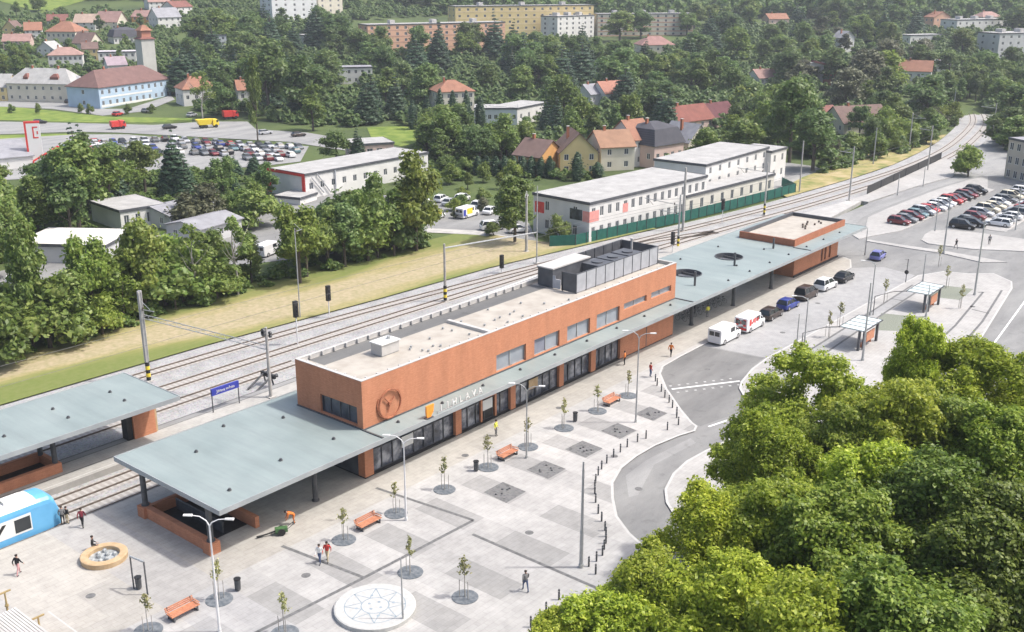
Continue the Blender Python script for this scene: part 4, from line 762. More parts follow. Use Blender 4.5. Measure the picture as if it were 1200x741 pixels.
# ================================================================== PEOPLE
SKIN = mat('skin', (.5, .3, .22), .6)
def cloth(n, c): return mat('cloth_'+n, tuple(x*.85 for x in c), .9, c, 8.0)
def person(label, loc, rz, top, legs, hair=(.03, .02, .015), pose='stand', h=1.74, group='people on the plaza', bag=None):
    J = {'pel': (0, 0, .95), 'wst': (0, 0, 1.1), 'che': (.02, 0, 1.36), 'nek': (.02, 0, 1.5), 'hd0': (.04, 0, 1.58), 'hd1': (.05, 0, 1.68), 'hd2': (.03, 0, 1.76)}
    st_ = dict(stand=0, walk=.28, bend=0, sit=0)[pose]
    for s, nm in ((1, 'L'), (-1, 'R')):
        f = st_*s; J['sh'+nm] = (.02, s*.2, 1.44); J['el'+nm] = (-.02-f*.5, s*.27, 1.16); J['wr'+nm] = (.1-f*.8, s*.27, .93); J['hn'+nm] = (.14-f*.85, s*.265, .86)
        J['hp'+nm] = (0, s*.1, .9); J['kn'+nm] = (.06+f*.75, s*.11, .5); J['an'+nm] = (f*1.0-.02, s*.11, .09); J['to'+nm] = (f*1.0+.17, s*.12, .05)
    if pose == 'bend':
        a = 1.15
        for k in list(J):
            if k[:2] in ('wst', 'ws', 'ch', 'ne', 'hd', 'sh') and k != 'pel':
                x, y, z = J[k]; d = z-.95; J[k] = (x+d*math.sin(a), y, .95+d*math.cos(a))
        for s, nm in ((1, 'L'), (-1, 'R')): J['el'+nm] = (.55, s*.25, .8); J['wr'+nm] = (.68, s*.2, .6); J['hn'+nm] = (.7, s*.19, .53)
    if pose == 'sit':
        for k in J: x, y, z = J[k]; J[k] = (x, y, z-.48)
        for s, nm in ((1, 'L'), (-1, 'R')): J['kn'+nm] = (.45, s*.12, .45); J['an'+nm] = (.48, s*.12, .09); J['to'+nm] = (.64, s*.12, .05); J['wr'+nm] = (.3, s*.2, .55); J['hn'+nm] = (.38, s*.18, .53); J['el'+nm] = (.05, s*.27, .68)
    R = dict(pel=.155, wst=.135, che=.165, nek=.06, hd0=.085, hd1=.105, hd2=.07, sh=.075, el=.05, wr=.036, hn=.036, hp=.1, kn=.062, an=.045, to=.04)
    names = list(J); ix = {k: i for i, k in enumerate(names)}; vs = [J[k] for k in names]; E = [('pel', 'wst'), ('wst', 'che'), ('che', 'nek'), ('nek', 'hd0'), ('hd0', 'hd1'), ('hd1', 'hd2')]
    for n_ in 'LR': E += [('che', 'sh'+n_), ('sh'+n_, 'el'+n_), ('el'+n_, 'wr'+n_), ('wr'+n_, 'hn'+n_), ('pel', 'hp'+n_), ('hp'+n_, 'kn'+n_), ('kn'+n_, 'an'+n_), ('an'+n_, 'to'+n_)]
    E = [(ix[a], ix[b]) for a, b in E]; rad = [R[k if k in R else k[:2]] for k in names]
    me = bpy.data.meshes.new('body'); me.from_pydata(vs, E, []); o = bpy.data.objects.new('body', me); COL.objects.link(o)
    sk = o.modifiers.new('skin', 'SKIN'); sv = me.skin_vertices[0].data
    for i, r in enumerate(rad): sv[i].radius = (r, r)
    sv[ix['pel']].use_root = True
    o.modifiers.new('sub', 'SUBSURF').levels = 1
    dg = bpy.context.evaluated_depsgraph_get(); m2 = bpy.data.meshes.new_from_object(o.evaluated_get(dg)); bpy.data.objects.remove(o)
    m2.materials.clear(); [m2.materials.append(x) for x in (SKIN, top, legs, M_BLACK)]
    segs = [(vs[a], vs[b], names[a], names[b]) for a, b in E]
    for p in m2.polygons:
        c = p.center; best = min(segs, key=lambda q: _sd(c, q[0], q[1])); k = best[3]
        p.material_index = 0 if k in ('hd0', 'hd1', 'hd2') or k[:2] in ('hn',) else 3 if k[:2] == 'to' else 2 if k[:2] in ('hp', 'kn', 'an') else 1
        p.use_smooth = True
    t = thing('person', label, 'person', loc, rz, group); t.scale = (h/1.76,)*3
    link('body', m2, t)
    hd = Vector(J['hd1']); w = MB(); w.lathe([(.02, -.03), (.1, -.02), (.112, .03), (.1, .08), (.05, .115), (.01, .12)], 12, (hd.x-.02, hd.y, hd.z)); w.build('hair', mat('hair_%d' % int(hair[0]*1000), hair, .7), t, True)
    w = MB(); w.obox((hd.x+.11, 0, hd.z-.03), (.03, .025, .04)); w.build('nose', SKIN, t)
    for nm in 'LR':                                         # five fingers on each hand
        a = Vector(J['hn'+nm]); d = (a-Vector(J['wr'+nm])).normalized(); w = MB()
        for q, l in ((-.027, .06), (-.009, .075), (.009, .07), (.027, .055)): b_ = a+Vector((q, 0, 0)); w.tube([b_, b_+d*l*.6+Vector((.004, 0, 0)), b_+d*l+Vector((.015, 0, 0))], [.0095, .009, .007], 5)
        w.tube([a+Vector((.03, 0, .03)), a+Vector((.055, 0, .0)), a+Vector((.05, 0, -.03))], [.011, .01, .008], 5); w.build('fingers', SKIN, t)
    if bag: w = MB(); w.loft([sect(-.32, .14, 1.06, 1.42, .06), sect(-.14, .16, 1.04, 1.46, .06)]); w.build('backpack', bag, t)
    return t
def _sd(p, a, b):
    a = Vector(a); b = Vector(b); ab = b-a; t = max(0, min(1, (p-a).dot(ab)/max(ab.length_squared, 1e-9))); return (p-(a+ab*t)).length
C_red, C_blk, C_org, C_wht, C_jean, C_pink, C_mar, C_yel, C_grey, C_sand = [cloth(n, c) for n, c in (('red', (.5, .05, .04)), ('black', (.02, .02, .022)), ('orange', (.75, .22, .05)), ('white', (.7, .7, .68)), ('jean', (.08, .11, .2)), ('pink', (.6, .33, .33)), ('maroon', (.2, .03, .045)), ('yellow', (.75, .72, .1)), ('grey', (.2, .2, .2)), ('sand', (.5, .42, .28)))]
def pz(px, py): return gp(px, py, .004)
person('person in a red jacket with a dark backpack walking across the plaza', pz(384, 658), -2.6, C_red, C_sand, pose='walk', bag=C_blk)
person('person in a white top and jeans walking beside the red jacket', pz(375, 660), -2.6, C_wht, C_jean, pose='walk', h=1.66)
person('worker in orange overalls bending beside a green machine', pz(345, 614), 2.6, C_org, C_org, pose='bend')
person('person in dark clothes walking near the foreground tree', pz(616, 693), 1.0, C_grey, C_jean, pose='walk')
person('person in black sitting on the ring of the round fountain', (*gp(109, 645, .0)[:2], .02), -.6, C_blk, C_grey, pose='sit')
person('person in a black top and pink trousers at the left of the plaza', pz(22, 674), .4, C_blk, C_pink, pose='walk')
person('person in a maroon coat standing on the platform edge', pz(97, 618), .8, C_mar, C_blk, pose='walk')
person('person in a dark top crouching near the front of the train', pz(79, 614), .3, C_blk, C_sand, h=1.6)
person('person in a black jacket beside the person in front of the train', pz(74, 615), .9, C_grey, C_blk, h=1.7)
person('person in orange walking at the corner of the dark road patch', pz(786, 418), .2, C_org, C_blk, pose='walk')
person('person in a red top standing near the lamp by the bollards', pz(762, 442), -.5, C_red, C_jean)
person('person in a white and orange top before the brick wall panel', pz(732, 428), 2.0, C_org, C_blk)
person('person in a red shirt standing at the station entrance', pz(602, 466), -2.0, C_red, C_blk)
person('person in dark clothes standing beside the entrance door', pz(592, 469), -1.0, C_blk, C_jean)
person('worker in a yellow vest behind the sapling at the entrance', pz(581, 511), -1.4, C_yel, C_grey)
person('worker in a yellow vest under the long canopy', pz(829, 372), 1.2, C_yel, C_grey)
person('person in dark clothes under the canopy beside the yellow vest', pz(813, 368), .3, C_blk, C_blk)
person('person in black walking on the car park island', gp(1120, 292, .02), 1.0, C_blk, C_grey, pose='walk')
person('person in dark clothes at the right end of the car park island', gp(1159, 287, .02), .5, C_grey, C_blk)
mc = thing('garden_machine', 'green wheeled ground machine beside the bending worker', 'machine', pz(330, 626), 2.6)
w = MB(); w.box(-.5, .5, -.25, .25, .25, .6); w.build('engine_box', mat('machine_green', (.05, .12, .05), .5, (.08, .16, .06), 4.), mc)
for s in (-.32, .32): w = MB(); w.tube([(0, s-.06, .3), (0, s+.06, .3)], .3, 12); w.build('wheel', M_RUB, mc)
w = MB(); w.tube([(-.5, -.2, .5), (-1.2, -.2, 1.0)], .025, 6); w.tube([(-.5, .2, .5), (-1.2, .2, 1.0)], .025, 6); w.build('handle', M_DARKST, mc)
w = MB(); w.tube([(.5, 0, .35), (1.2, 0, .2), (2.0, .1, .12)], [.08, .06, .1], 8); w.build('hose', M_BLACK, mc)
# ================================================================== PLAZA FURNITURE
def bench(label, loc, rz):
    t = thing('bench', label, 'bench', loc, rz, 'orange wooden benches on the plaza')
    w = MB(); [w.box(-1.15, 1.15, -.32+.16*k, -.19+.16*k, .42, .47) for k in range(5)]; w.build('seat', M_WOOD, t)
    w = MB(); [w.box(-1.15, 1.15, .49+.05*k, .53+.05*k, .5+.12*k, .6+.12*k) for k in range(3)]; w.build('backrest', M_WOOD, t)
    for x in (-.95, .95): w = MB(); w.box(x-.05, x+.05, -.3, .5, 0, .1); w.box(x-.05, x+.05, -.3, -.2, .1, .42); w.tube([(x, .45, .1), (x, .62, .85)], .045, 6); w.box(x-.05, x+.05, -.2, .45, .36, .41); w.build('leg', M_DARKST, t)
    for x in (-1.1, 1.1): w = MB(); w.box(x-.04, x+.04, -.3, .4, .62, .66); w.build('armrest', M_WOOD, t)
    return t
for (px, py), lab in (((216, 721), 'orange bench nearest to the round fountain'), ((433, 617), 'orange bench beside the two saplings before the plaza canopy'), ((596, 536), 'orange bench near the tall lamp before the entrance'), ((718, 473), 'orange bench farthest along the plaza by the brick wall panel')):
    p = pz(px, py); bench(lab, p, 0.0)
sap_me = {}
def sap_mesh(v):
    rnd = np.random.RandomState(50+v); w = MB(); n = 150
    w.tube([(0, 0, 0), (.02, .01, 1.6), (.0, .03, 3.4)], [.045, .035, .012], 6); lf = MB()
    for k in range(16):
        a = rnd.uniform(0, 2*PI); z = rnd.uniform(1.7, 3.3); l = rnd.uniform(.2, .55)*(1.15-(z-1.7)/2.2); w.tube([(0, 0, z), (l*math.cos(a), l*math.sin(a), z+l*.7)], [.014, .005], 4)
        for j in range(10):
            f = rnd.uniform(.2, 1.1); c = Vector((l*f*math.cos(a), l*f*math.sin(a), z+l*.7*f))+Vector(rnd.normal(0, .07, 3)); u = Vector(rnd.normal(0, 1, 3)).normalized()*.07; q = u.cross(Vector(rnd.normal(0, 1, 3))).normalized()*.06; lf.poly(c-u-q, c+u-q, c+u+q, c-u+q)
    st_ = MB()
    for s in (-.35, .35): st_.cyl(s, .2, 0, 1.5, .03, n=6)
    return w.mesh('trunk', M_BARKP), lf.mesh('leaves', L_SAP), st_.mesh('support_stake', M_BARKP)
SAP = [sap_mesh(v) for v in range(3)]
w = MB(); w.lathe([(.05, .0), (1.0, 0), (1.0, .03), (.95, .035), (.2, .035), (.18, .02), (.05, .02)], 24); GRATE = w.mesh('tree_grate', mat('grate_stone', (.085, .1, .115), .9, (.17, .185, .2), 3.0, detail=9))
saps = [(-25.68, -5.62, 'at the bottom edge left of the fountain bench'), (-20.22, -6.21, 'beside the pale double lamp and the nearest bench'), (-8.58, -6.71, 'behind the walking couple in front of the plaza canopy'), (-2.76, -6.76, 'right of the bench before the plaza canopy'), (3.09, -6.92, 'before the first glazed bay of the station'), (8.95, -6.97, 'in front of the worker in the yellow vest'), (14.83, -7.01, 'behind the tall lamp before the entrance'), (20.64, -6.99, 'beside the second litter bin'), (26.4, -7.02, 'left of the farthest bench'), (32.04, -7.11, 'right of the farthest bench'), (-8.59, -14.32, 'in the second row left beside the slot drain'), (-8.41, -19.81, 'right of the mosaic disc near the foreground trees'), (-19.8, -13.2, 'at the bottom edge left of the mosaic disc')]
for k, (x, y, where) in enumerate(saps):
    t = thing('sapling', 'thin sapling in a grate '+where, 'young tree', (x, y, .004), random.uniform(0, 6), 'saplings in round grates on the plaza'); m = SAP[k % 3]; s = random.uniform(.85, 1.05)
    for nm, q in (('trunk', m[0]), ('leaves', m[1]), ('support_stake', m[2])): o = link(nm, q, t); o.scale = (s, s, s)
    gr = link('tree_grate', GRATE, None, (x, y, .004)); tag(gr, 'dark grate round the sapling '+where, 'tree grate', 'round tree grates on the plaza')
for k, (q, where) in enumerate((([(4.97, -9.93), (7.55, -9.95), (7.45, -12.7), (4.7, -12.75)], 'nearest the tall lamp on the left'), ([(10.85, -10.05), (13.45, -10.1), (13.35, -12.7), (10.7, -12.7)], 'second from the left'), ([(16.7, -10.1), (19.4, -10.2), (19.2, -12.75), (16.5, -12.7)], 'in the middle of the row'), ([(22.5, -10.25), (25.2, -10.4), (24.9, -12.9), (22.1, -12.8)], 'second from the far end'), ([(28.3, -10.45), (31, -10.6), (30.6, -12.95), (28, -12.9)], 'farthest, beside the road'))):
    w = MB(); w.prism(q, .002, .012); c = Vector((sum(p[0] for p in q)/4, sum(p[1] for p in q)/4, 0)); t = tag(w.build('paving_bed', M_MOSAIC), 'square bed of dark mosaic stones '+where, 'paving bed', 'square mosaic beds on the plaza')
    for j in range(5):
        w = MB(); a, r = random.uniform(0, 6), random.uniform(.3, .95); w.lathe([(.02, 0), (.11, .0), (.1, .08), (.04, .12)], 8, (c.x+r*math.cos(a), c.y+r*math.sin(a), .013)); w.build('boulder', M_DARKST, t)
bol = thing('bollard', 'x', 'bollard', (0, 0, 0)); w = MB(); w.cyl(0, 0, 0, .82, .075, n=10); w.cyl(0, 0, .82, .9, .075, .04, 10); w.build('post', M_DARKST, bol); w = MB(); w.cyl(0, 0, .7, .76, .08, n=10); w.build('band', M_STEEL, bol); bol['group'] = 'dark steel bollards along the curved plaza kerb'
bl_line = [(690, 664), (699, 658), (706, 651), (708, 644), (710, 637), (710, 629), (709, 622), (705, 611), (701, 602), (698, 589), (697, 579), (697, 573), (698, 566), (701, 557), (705, 550), (711, 543), (719, 536), (727, 530), (735, 524), (747, 518), (757, 514), (782, 504), (795, 498), (793, 490), (793, 486), (788, 478), (784, 472), (779, 466), (775, 459), (770, 452), (768, 447), (698, 673), (655, 703), (622, 735), (640, 718)]
for k, q in enumerate(bl_line):
    lab = 'dark steel bollard in the line along the curved plaza kerb'
    p = pz(*q)
    if k == 0: bol.location = p; bol['label'] = lab
    else: dup(bol, p, 0, lab)
for px, py, where in ((279, 692, 'beside the second sapling near the double lamp'), (558, 552, 'beside the sapling in front of the entrance'), (674, 494, 'beside the sapling left of the farthest bench'), (163, 690, 'between the posts of the steel portal')):
    t = thing('litter_bin', 'dark upright litter bin '+where, 'litter bin', pz(px, py), 0, 'litter bins on the plaza'); w = MB(); w.cyl(0, 0, .1, .95, .22, .24, 14); w.build('bin_body', M_DARKST, t); w = MB(); w.cyl(0, 0, .95, 1.02, .27, n=14); w.build('lid', M_BLACK, t); w = MB(); w.cyl(0, 0, 0, .1, .1, n=8); w.build('foot', M_DARKST, t)
# fountain, mosaic disc, steel portal
ft = thing('fountain', 'round fountain with a tan stone ring and grey stones inside', 'fountain', (-22.55, 5.55, 0))
w = MB(); w.lathe([(1.18, .0), (1.75, 0), (1.78, .42), (1.7, .46), (1.22, .46), (1.18, .42), (1.18, 0)], 36); w.build('ring', M_TAN, ft, fix=True); w = MB(); w.lathe([(.02, .0), (1.18, 0), (1.18, .12), (.02, .12)], 30); w.build('basin', mat('wet_stone', (.2, .22, .23), .4, (.4, .42, .42), 2.5), ft)
for k in range(9): a = k*.7+.3; r = .35+.75*((k*37) % 10)/10; w = MB(); w.lathe([(.02, 0), (.2, .02), (.17, .2), (.04, .3)], 8, (r*math.cos(a), r*math.sin(a), .12)); w.build('rock', MATS['wet_stone'], ft)
md = thing('mosaic_disc', 'raised white disc with a blue grey compass rose mosaic', 'mosaic', (-13.75, -15.9, 0))
w = MB(); w.lathe([(.02, 0), (2.95, 0), (2.95, .3), (2.85, .34), (.02, .34)], 48); w.build('disc', mat('white_terrazzo', (.41, .41, .395), .7, (.47, .47, .455), 3.0), md)
def arc(mb, r, wd, z, n=48):
    for k in range(n): a, b = 2*PI*k/n, 2*PI*(k+1)/n; mb.poly(*[(rr*math.cos(t_), rr*math.sin(t_), z) for rr, t_ in ((r-wd, a), (r+wd, a), (r+wd, b), (r-wd, b))])
w = MB(); arc(w, 1.0, .04, .345); arc(w, 2.2, .03, .345); n = 8
for k in range(8):
    a = 2*PI*k/8; t1, t2 = (1.05*math.cos(a-PI/8), 1.05*math.sin(a-PI/8)), (1.05*math.cos(a+PI/8), 1.05*math.sin(a+PI/8)); tip = (2.2*math.cos(a), 2.2*math.sin(a))
    for p0, p1 in ((t1, tip), (t2, tip)): r_ = ribbon([p0, p1], .07, .348); w.add(r_.v, r_.f)
for k in range(8):
    a = 2*PI*k/8+.2; r_ = 1.35 if k % 2 else .5; w.add([(r_*math.cos(a)+.12*math.cos(2*PI*j/8), r_*math.sin(a)+.12*math.sin(2*PI*j/8), .347) for j in range(8)], [tuple(range(8))])
w.build('mosaic_lines', mat('mosaic_blue', (.2, .26, .31), .7, (.3, .36, .4), 5.0), md)
pf = thing('steel_portal', 'thin dark steel portal frame with two legs beside the fountain', 'frame', (0, 0, 0)); a, b = pz(157, 690), pz(173, 697)
w = MB(); w.tube([a, a+Vector((0, 0, 2.75))], .06, 8); w.build('post', M_DARKST, pf); w = MB(); w.tube([b, b+Vector((0, 0, 2.75))], .06, 8); w.build('post', M_DARKST, pf); w = MB(); w.tube([a+Vector((0, 0, 2.75)), b+Vector((0, 0, 2.75))], .08, 8); w.build('crossbar', M_STEEL, pf)
# kiosk at the lower left corner
kb = gp(22, 741, 0); ki = thing('kiosk', 'market kiosk with a pale ribbed roof at the lower left corner', 'kiosk', (*(gp(18, 712, 2.55)-Vector((1.75, .1, 0)))[:2], 0), 0.0)
w = MB(); w.box(-4, 1.6, -4.5, -.2, 0, 2.5); w.build('wall', M_TAN, ki); w = MB()
for k in range(30): w.box(-4.2+.2*k, -4.04+.2*k, -4.7, .1, 2.5, 2.58)
w.box(-4.2, 1.75, -4.7, .1, 2.45, 2.5); w.build('roof', M_COPING, ki)
K0 = Vector(ki.location)
for x, y in (tuple((gp(50, 758, 0)-K0)[:2]), tuple((gp(11, 728, 0)-K0)[:2])):
    w = MB(); w.cyl(x, y, 0, .5, .22, .09, 8); w.cyl(x, y, .5, 2.3, .09, .06, 8); w.box(x-.42, x+.42, y-.06, y+.06, 2.3, 2.4); w.cyl(x, y, 1.2, 1.35, .14, n=8); w.build('ornamental_post', mat('brass_paint', (.3, .22, .1), .5, (.38, .29, .14), 3.), ki)
# ---- lamp posts
def lamp(label, base, h, style='double', group='lamp posts', az=0.0, r=.075, m=None):
    t = thing('lamp_post', label, 'lamp post', base, az, group); m = m or M_POLEW
    w = MB(); w.cyl(0, 0, 0, .3, r*1.7, n=10); w.tube([(0, 0, .3), (0, 0, h*.35), (0, 0, h*.36), (0, 0, h-.6)], [r*1.25, r*1.2, r, r*.75], 10); w.build('pole', m, t)
    arms = {'double': ((1.25, .55), (-1.25, .8)), 'single': ((1.5, .6),), 'post': ((.0, .0),)}[style]
    for dx, up in arms:
        if style == 'post': w = MB(); w.cyl(0, 0, h-.6, h, r*.6, n=8); w.build('pole_top', m, t); continue
        pts = [(0, 0, h-.6), (dx*.15, 0, h-.6+up*.5), (dx*.5, 0, h-.6+up*.9), (dx, 0, h-.6+up)]
        w = MB(); w.tube(pts, [r*.7, r*.6, r*.5, r*.45], 8); a_ = w.build('arm', m, t); w = MB(); w.loft([sect(-.3, .1, -.05, .05, .03), sect(.3, .13, -.06, .05, .03)]); o = w.build('lamp_head', M_FRAME, a_, loc=(dx*1.12, 0, h-.6+up))
    return t
LAZ = -.9
lamp('pale double armed lamp post at the front by the nearest bench', (-22.6, -9.6, 0), 8.9, 'double', az=LAZ)
lamp('pale double armed lamp post before the first glazed bay', (-3.04, -8.27, 0), 7.6, 'double', az=LAZ)
lamp('grey double armed lamp post in front of the entrance', (12.8, -8.45, 0), 7.4, 'double', az=LAZ, m=M_STEEL)
lamp('grey double armed lamp post beside the mosaic beds at the far end', (26.56, -11.72, 0), 9.7, 'double', az=LAZ, m=M_STEEL)
lamp('grey straight pole beside the bollards near the foreground trees', (0.41, -23.93, 0), 9.0, 'post', r=.12, m=M_STEEL)
lamp('thin straight pole in front of the mosaic disc at the bottom edge', (-13.6, -18.6, 0), 5.2, 'post', r=.06, m=M_STEEL)
for (x, y, h_, s, wh) in ((51.8, -17.2, 6.6, 'post', 'at the near end of the bus street island'), (56.0, -16.3, 7.6, 'single', 'beside the first bus shelter on the street side'), (77.0, -16.1, 7.6, 'single', 'between the two bus shelters'), (59.3, -22.3, 9.6, 'post', 'through the first bus shelter'), (81.3, -22.1, 4.4, 'post', 'in front of the second bus shelter'), (95.9, -23.9, 11.0, 'post', 'tall at the end of the bus terminal'), (117.5, -12.3, 9.5, 'post', 'on the kerbed strip before the car park'), (108.0, -2.8, 4.6, 'post', 'at the end of the canopy'), (133, -5.6, 6.4, 'post', 'on the tip of the car park island'), (143, -16.5, 8, 'post', 'beside the row at the right edge'), (98.5, -15.6, 4.2, 'post', 'short on the terminal corner'), (160.5, 11.6, 4.5, 'post', 'on the footpath above the car park'), (174, 11.0, 4.5, 'post', 'farther along the footpath above the car park')):
    lamp('grey lamp pole '+wh, (x, y, 0), h_, s, az=2.2, m=M_STEEL, r=.11 if h_ > 9 else .085)
ts = thing('traffic_sign', 'dark sign pole at the corner of the bus street', 'sign', (96.1, -13.9, 0)); w = MB(); w.cyl(0, 0, 0, 3.6, .06, n=8); w.build('pole', M_DARKST, ts); w = MB(); w.lathe([(.02, -.03), (.32, -.03), (.32, .03), (.02, .03)], 14); w.v = [(z-.08, y, x+1.6) for x, y, z in w.v]; w.build('sign_plate', M_BLACK, ts)
# ---- bus shelters
for k, ((x, y), lab) in enumerate((((62.2, -18.9), 'nearer glass roofed bus shelter with an orange panel, by the foreground tree'), ((82.8, -19.6), 'farther glass roofed bus shelter with an orange panel'))):
    t = thing('bus_shelter', lab, 'bus shelter', (x, y, 0), 0, 'bus shelters')
    w = MB(); w.box(-.3, 5.6, -2.2, .8, 2.62, 2.7); w.build('roof', mat('shelter_glass', (.5, .58, .57), .2, (.6, .66, .65), .8), t); w = MB(); [w.box(-.3+1.47*q, -.24+1.47*q, -2.2, .8, 2.701, 2.74) for q in range(5)]; w.box(-.35, 5.65, .8, .9, 2.58, 2.74); w.box(-.35, 5.65, -2.3, -2.2, 2.58, 2.74); w.build('roof_frame', M_DARKST, t)
    for px_, py_ in ((.1, -1.6), (.9, -1.9), (5.0, -1.9)): w = MB(); w.box(px_-.14, px_+.14, py_-.14, py_+.14, 0, 2.6); w.build('post', M_DARKST, t)
    w = MB(); w.box(1.5, 4.0, -1.98, -1.86, .8, 2.0); w.build('panel', M_WOOD, t); w = MB(); w.box(1.2, 4.6, -1.6, -1.2, .42, .48); w.box(1.5, 1.6, -1.55, -1.25, 0, .42); w.box(4.2, 4.3, -1.55, -1.25, 0, .42); w.build('seat', M_WOOD, t)
    w = MB(); w.tube([(-.3, .85, 2.66), (-1.6, 2.1, 2.66), (-5.5, 3.2, 2.66), (-5.5, 3.2, 0)], .06, 6); w.build('side_frame', M_DARKST, t)
# ---- young trees on the terminal
for x, y, wh in ((69.5, -15.0, 'left on the terminal kerb'), (84, -15.3, 'before the second bus shelter'), (108.5, -14.5, 'at the crossing corner'), (64.8, -15.6, 'near the first shelter frame'), (97, -19.5, 'inside the far planted plot'), (88, -24.5, 'below the far planted plot')):
    t = thing('sapling', 'thin sapling '+wh, 'young tree', (x, y, 0), random.uniform(0, 6), 'saplings on the bus terminal'); m = SAP[int(x) % 3]
    for nm, q in (('trunk', m[0]), ('leaves', m[1]), ('support_stake', m[2])): link(nm, q, t)
# ---- bicycles under the canopy
def bicycle(label, loc, rz, proto=None):
    t = thing('bicycle', label, 'bicycle', loc, rz, 'bicycles under the long canopy')
    for x in (-.52, .52):
        w = MB(); n = 18; w.loft([[(x+(.33+.02*math.cos(b))*math.cos(2*PI*k/n), .02*math.sin(b), .34+(.33+.02*math.cos(b))*math.sin(2*PI*k/n)) for b in (0, PI/2, PI, 3*PI/2)] for k in range(n+1)], False); w.build('wheel', M_RUB, t)
    w = MB(); [w.tube([a, b], .02, 5) for a, b in (((-.52, 0, .34), (-.1, 0, .3)), ((-.52, 0, .34), (-.2, 0, .82)), ((-.1, 0, .3), (-.22, 0, .9)), ((-.1, 0, .3), (.36, 0, .78)), ((-.2, 0, .82), (.36, 0, .82)), ((.52, 0, .34), (.34, 0, .98)))]; w.build('frame', M_DARKST, t)
    w = MB(); w.tube([(.34, -.26, 1.0), (.3, 0, .98), (.34, .26, 1.0)], .018, 5); w.build('handlebar', M_BLACK, t); w = MB(); w.obox((-.24, 0, .9), (.26, .14, .06)); w.build('saddle', M_BLACK, t); return t
b0 = None
for k in range(12):
    loc = (58.5+1.35*(k % 9)+(3 if k > 8 else 0), 2.2+1.6*(k // 9), 0); lab = 'dark bicycle standing in the rack under the long canopy'
    if b0 is None: b0 = bicycle(lab, loc, PI/2+.1)
    else: dup(b0, loc, PI/2+random.uniform(-.2, .2), lab)
# ---- railway masts, signals
def stripes(w0, x, y, r, z0, z1, t):
    n = 5; a, b = MB(), MB()
    for k in range(n): (a if k % 2 else b).cyl(x, y, z0+(z1-z0)*k/n, z0+(z1-z0)*(k+1)/n, r, n=10)
    a.build('yellow_band', M_YEL, t); b.build('black_band', M_BLACK, t)
def mast(label, loc, h, m=None, r=.17, striped=False, arm=None, name='catenary_mast'):
    t = thing(name, label, 'railway mast', loc, 0, 'railway masts'); m = m or M_CONC
    w = MB(); w.tube([(0, 0, 0), (0, 0, h)], [r, r*.72], 10); w.build('mast_pole', m, t); w = MB(); w.box(-.4, .4, -.4, .4, -.3, .12); w.build('footing', M_CONC, t)
    if striped: stripes(None, 0, 0, r*1.25, .13, 2.3, t)
    if arm:
        for (dx, dy, z) in arm:
            w = MB(); w.tube([(0, 0, z), (dx, dy, z+.25)], .06, 6); w.tube([(0, 0, z+1.1), (dx*.7, dy*.7, z+.3)], .03, 6); w.build('bracket_arm', M_STEEL, t); w = MB(); w.tube([(dx*.9, dy*.9, z+.2), (dx*.75, dy*.75, z-.7)], .03, 6); w.tube([(dx*.15, dy*.15, z-.05), (dx*.15, dy*.15, z+.3)], .1, 8); w.build('insulator', M_BARK, t)
    return t
zt_ = -.6
ma = mast('tall lattice mast with a yellow and black striped foot beside the island canopy', (1.8, 38.2, zt_), 10.8, M_STEEL, .2, True, ((0, -2.6, 8.6),))
w = MB(); w.box(.12, .2, -.2, .2, 2.4, 10.6); w.box(-.2, -.12, -.2, .2, 2.4, 10.6); w.box(-.25, .25, -.12, .12, 10.55, 10.75); w.build('lattice_chord', M_CONC, ma)
mb_ = mast('concrete mast with pulleys at the end of the portal boom near the clock end', (6.8, 22.4, 0), 8.0, M_CONC, .2, False)
w = MB()
for z in (7.3, 7.6): w.tube([(-.35, .2, z), (-.1, .2, z)], .3, 10); w.tube([(.25, -.2, z-.3), (.45, -.2, z-.3)], .22, 10)
w.build('tension_wheel', M_DARKST, mb_)
bo = thing('portal_boom', 'long grey lattice boom spanning the tracks between two masts', 'boom', (0, 0, 0))
A_, B_ = Vector((1.8, 38.2, 7.2)), Vector((6.8, 22.4, 5.7))
for q in (-.16, .16): w = MB(); w.tube([A_+Vector((q, 0, q)), B_+Vector((q, 0, q))], .055, 6); w.build('chord', M_STEEL, bo)
w = MB(); n = 26
for k in range(n): f, g2 = k/n, (k+1)/n; s = .16 if k % 2 else -.16; w.tube([A_.lerp(B_, f)+Vector((s, 0, s)), A_.lerp(B_, g2)+Vector((-s, 0, -s))], .025, 4)
w.build('lacing', M_STEEL, bo)
mast('mast with a striped yellow and brown foot between the tracks in mid picture', (46.3, 33.6, zt_), 8.4, M_BARKP, .2, True)
mast('thin mast rising behind the rooftop plant', (71.0, 36.6, zt_), 12.6, M_STEEL, .11, False)
bo2 = thing('portal_boom', 'grey boom from the striped mast over the tracks to the thin mast', 'boom', (0, 0, 0)); w = MB(); w.tube([(46.3, 33.6, 7.2), (70.6, 36.4, 4.6)], .11, 8); w.build('chord', M_STEEL, bo2)
mast('bare concrete double mast beside the tree at the yard corner', (75.5, 42.4, -.5), 9.8, M_CONC, .24, arm=((1, .4, 9.2), (-1, -.4, 9.2)))
mast('thick concrete mast standing in front of the green fence', (105.9, 30.4, zt_), 11.6, M_CONC, .26)
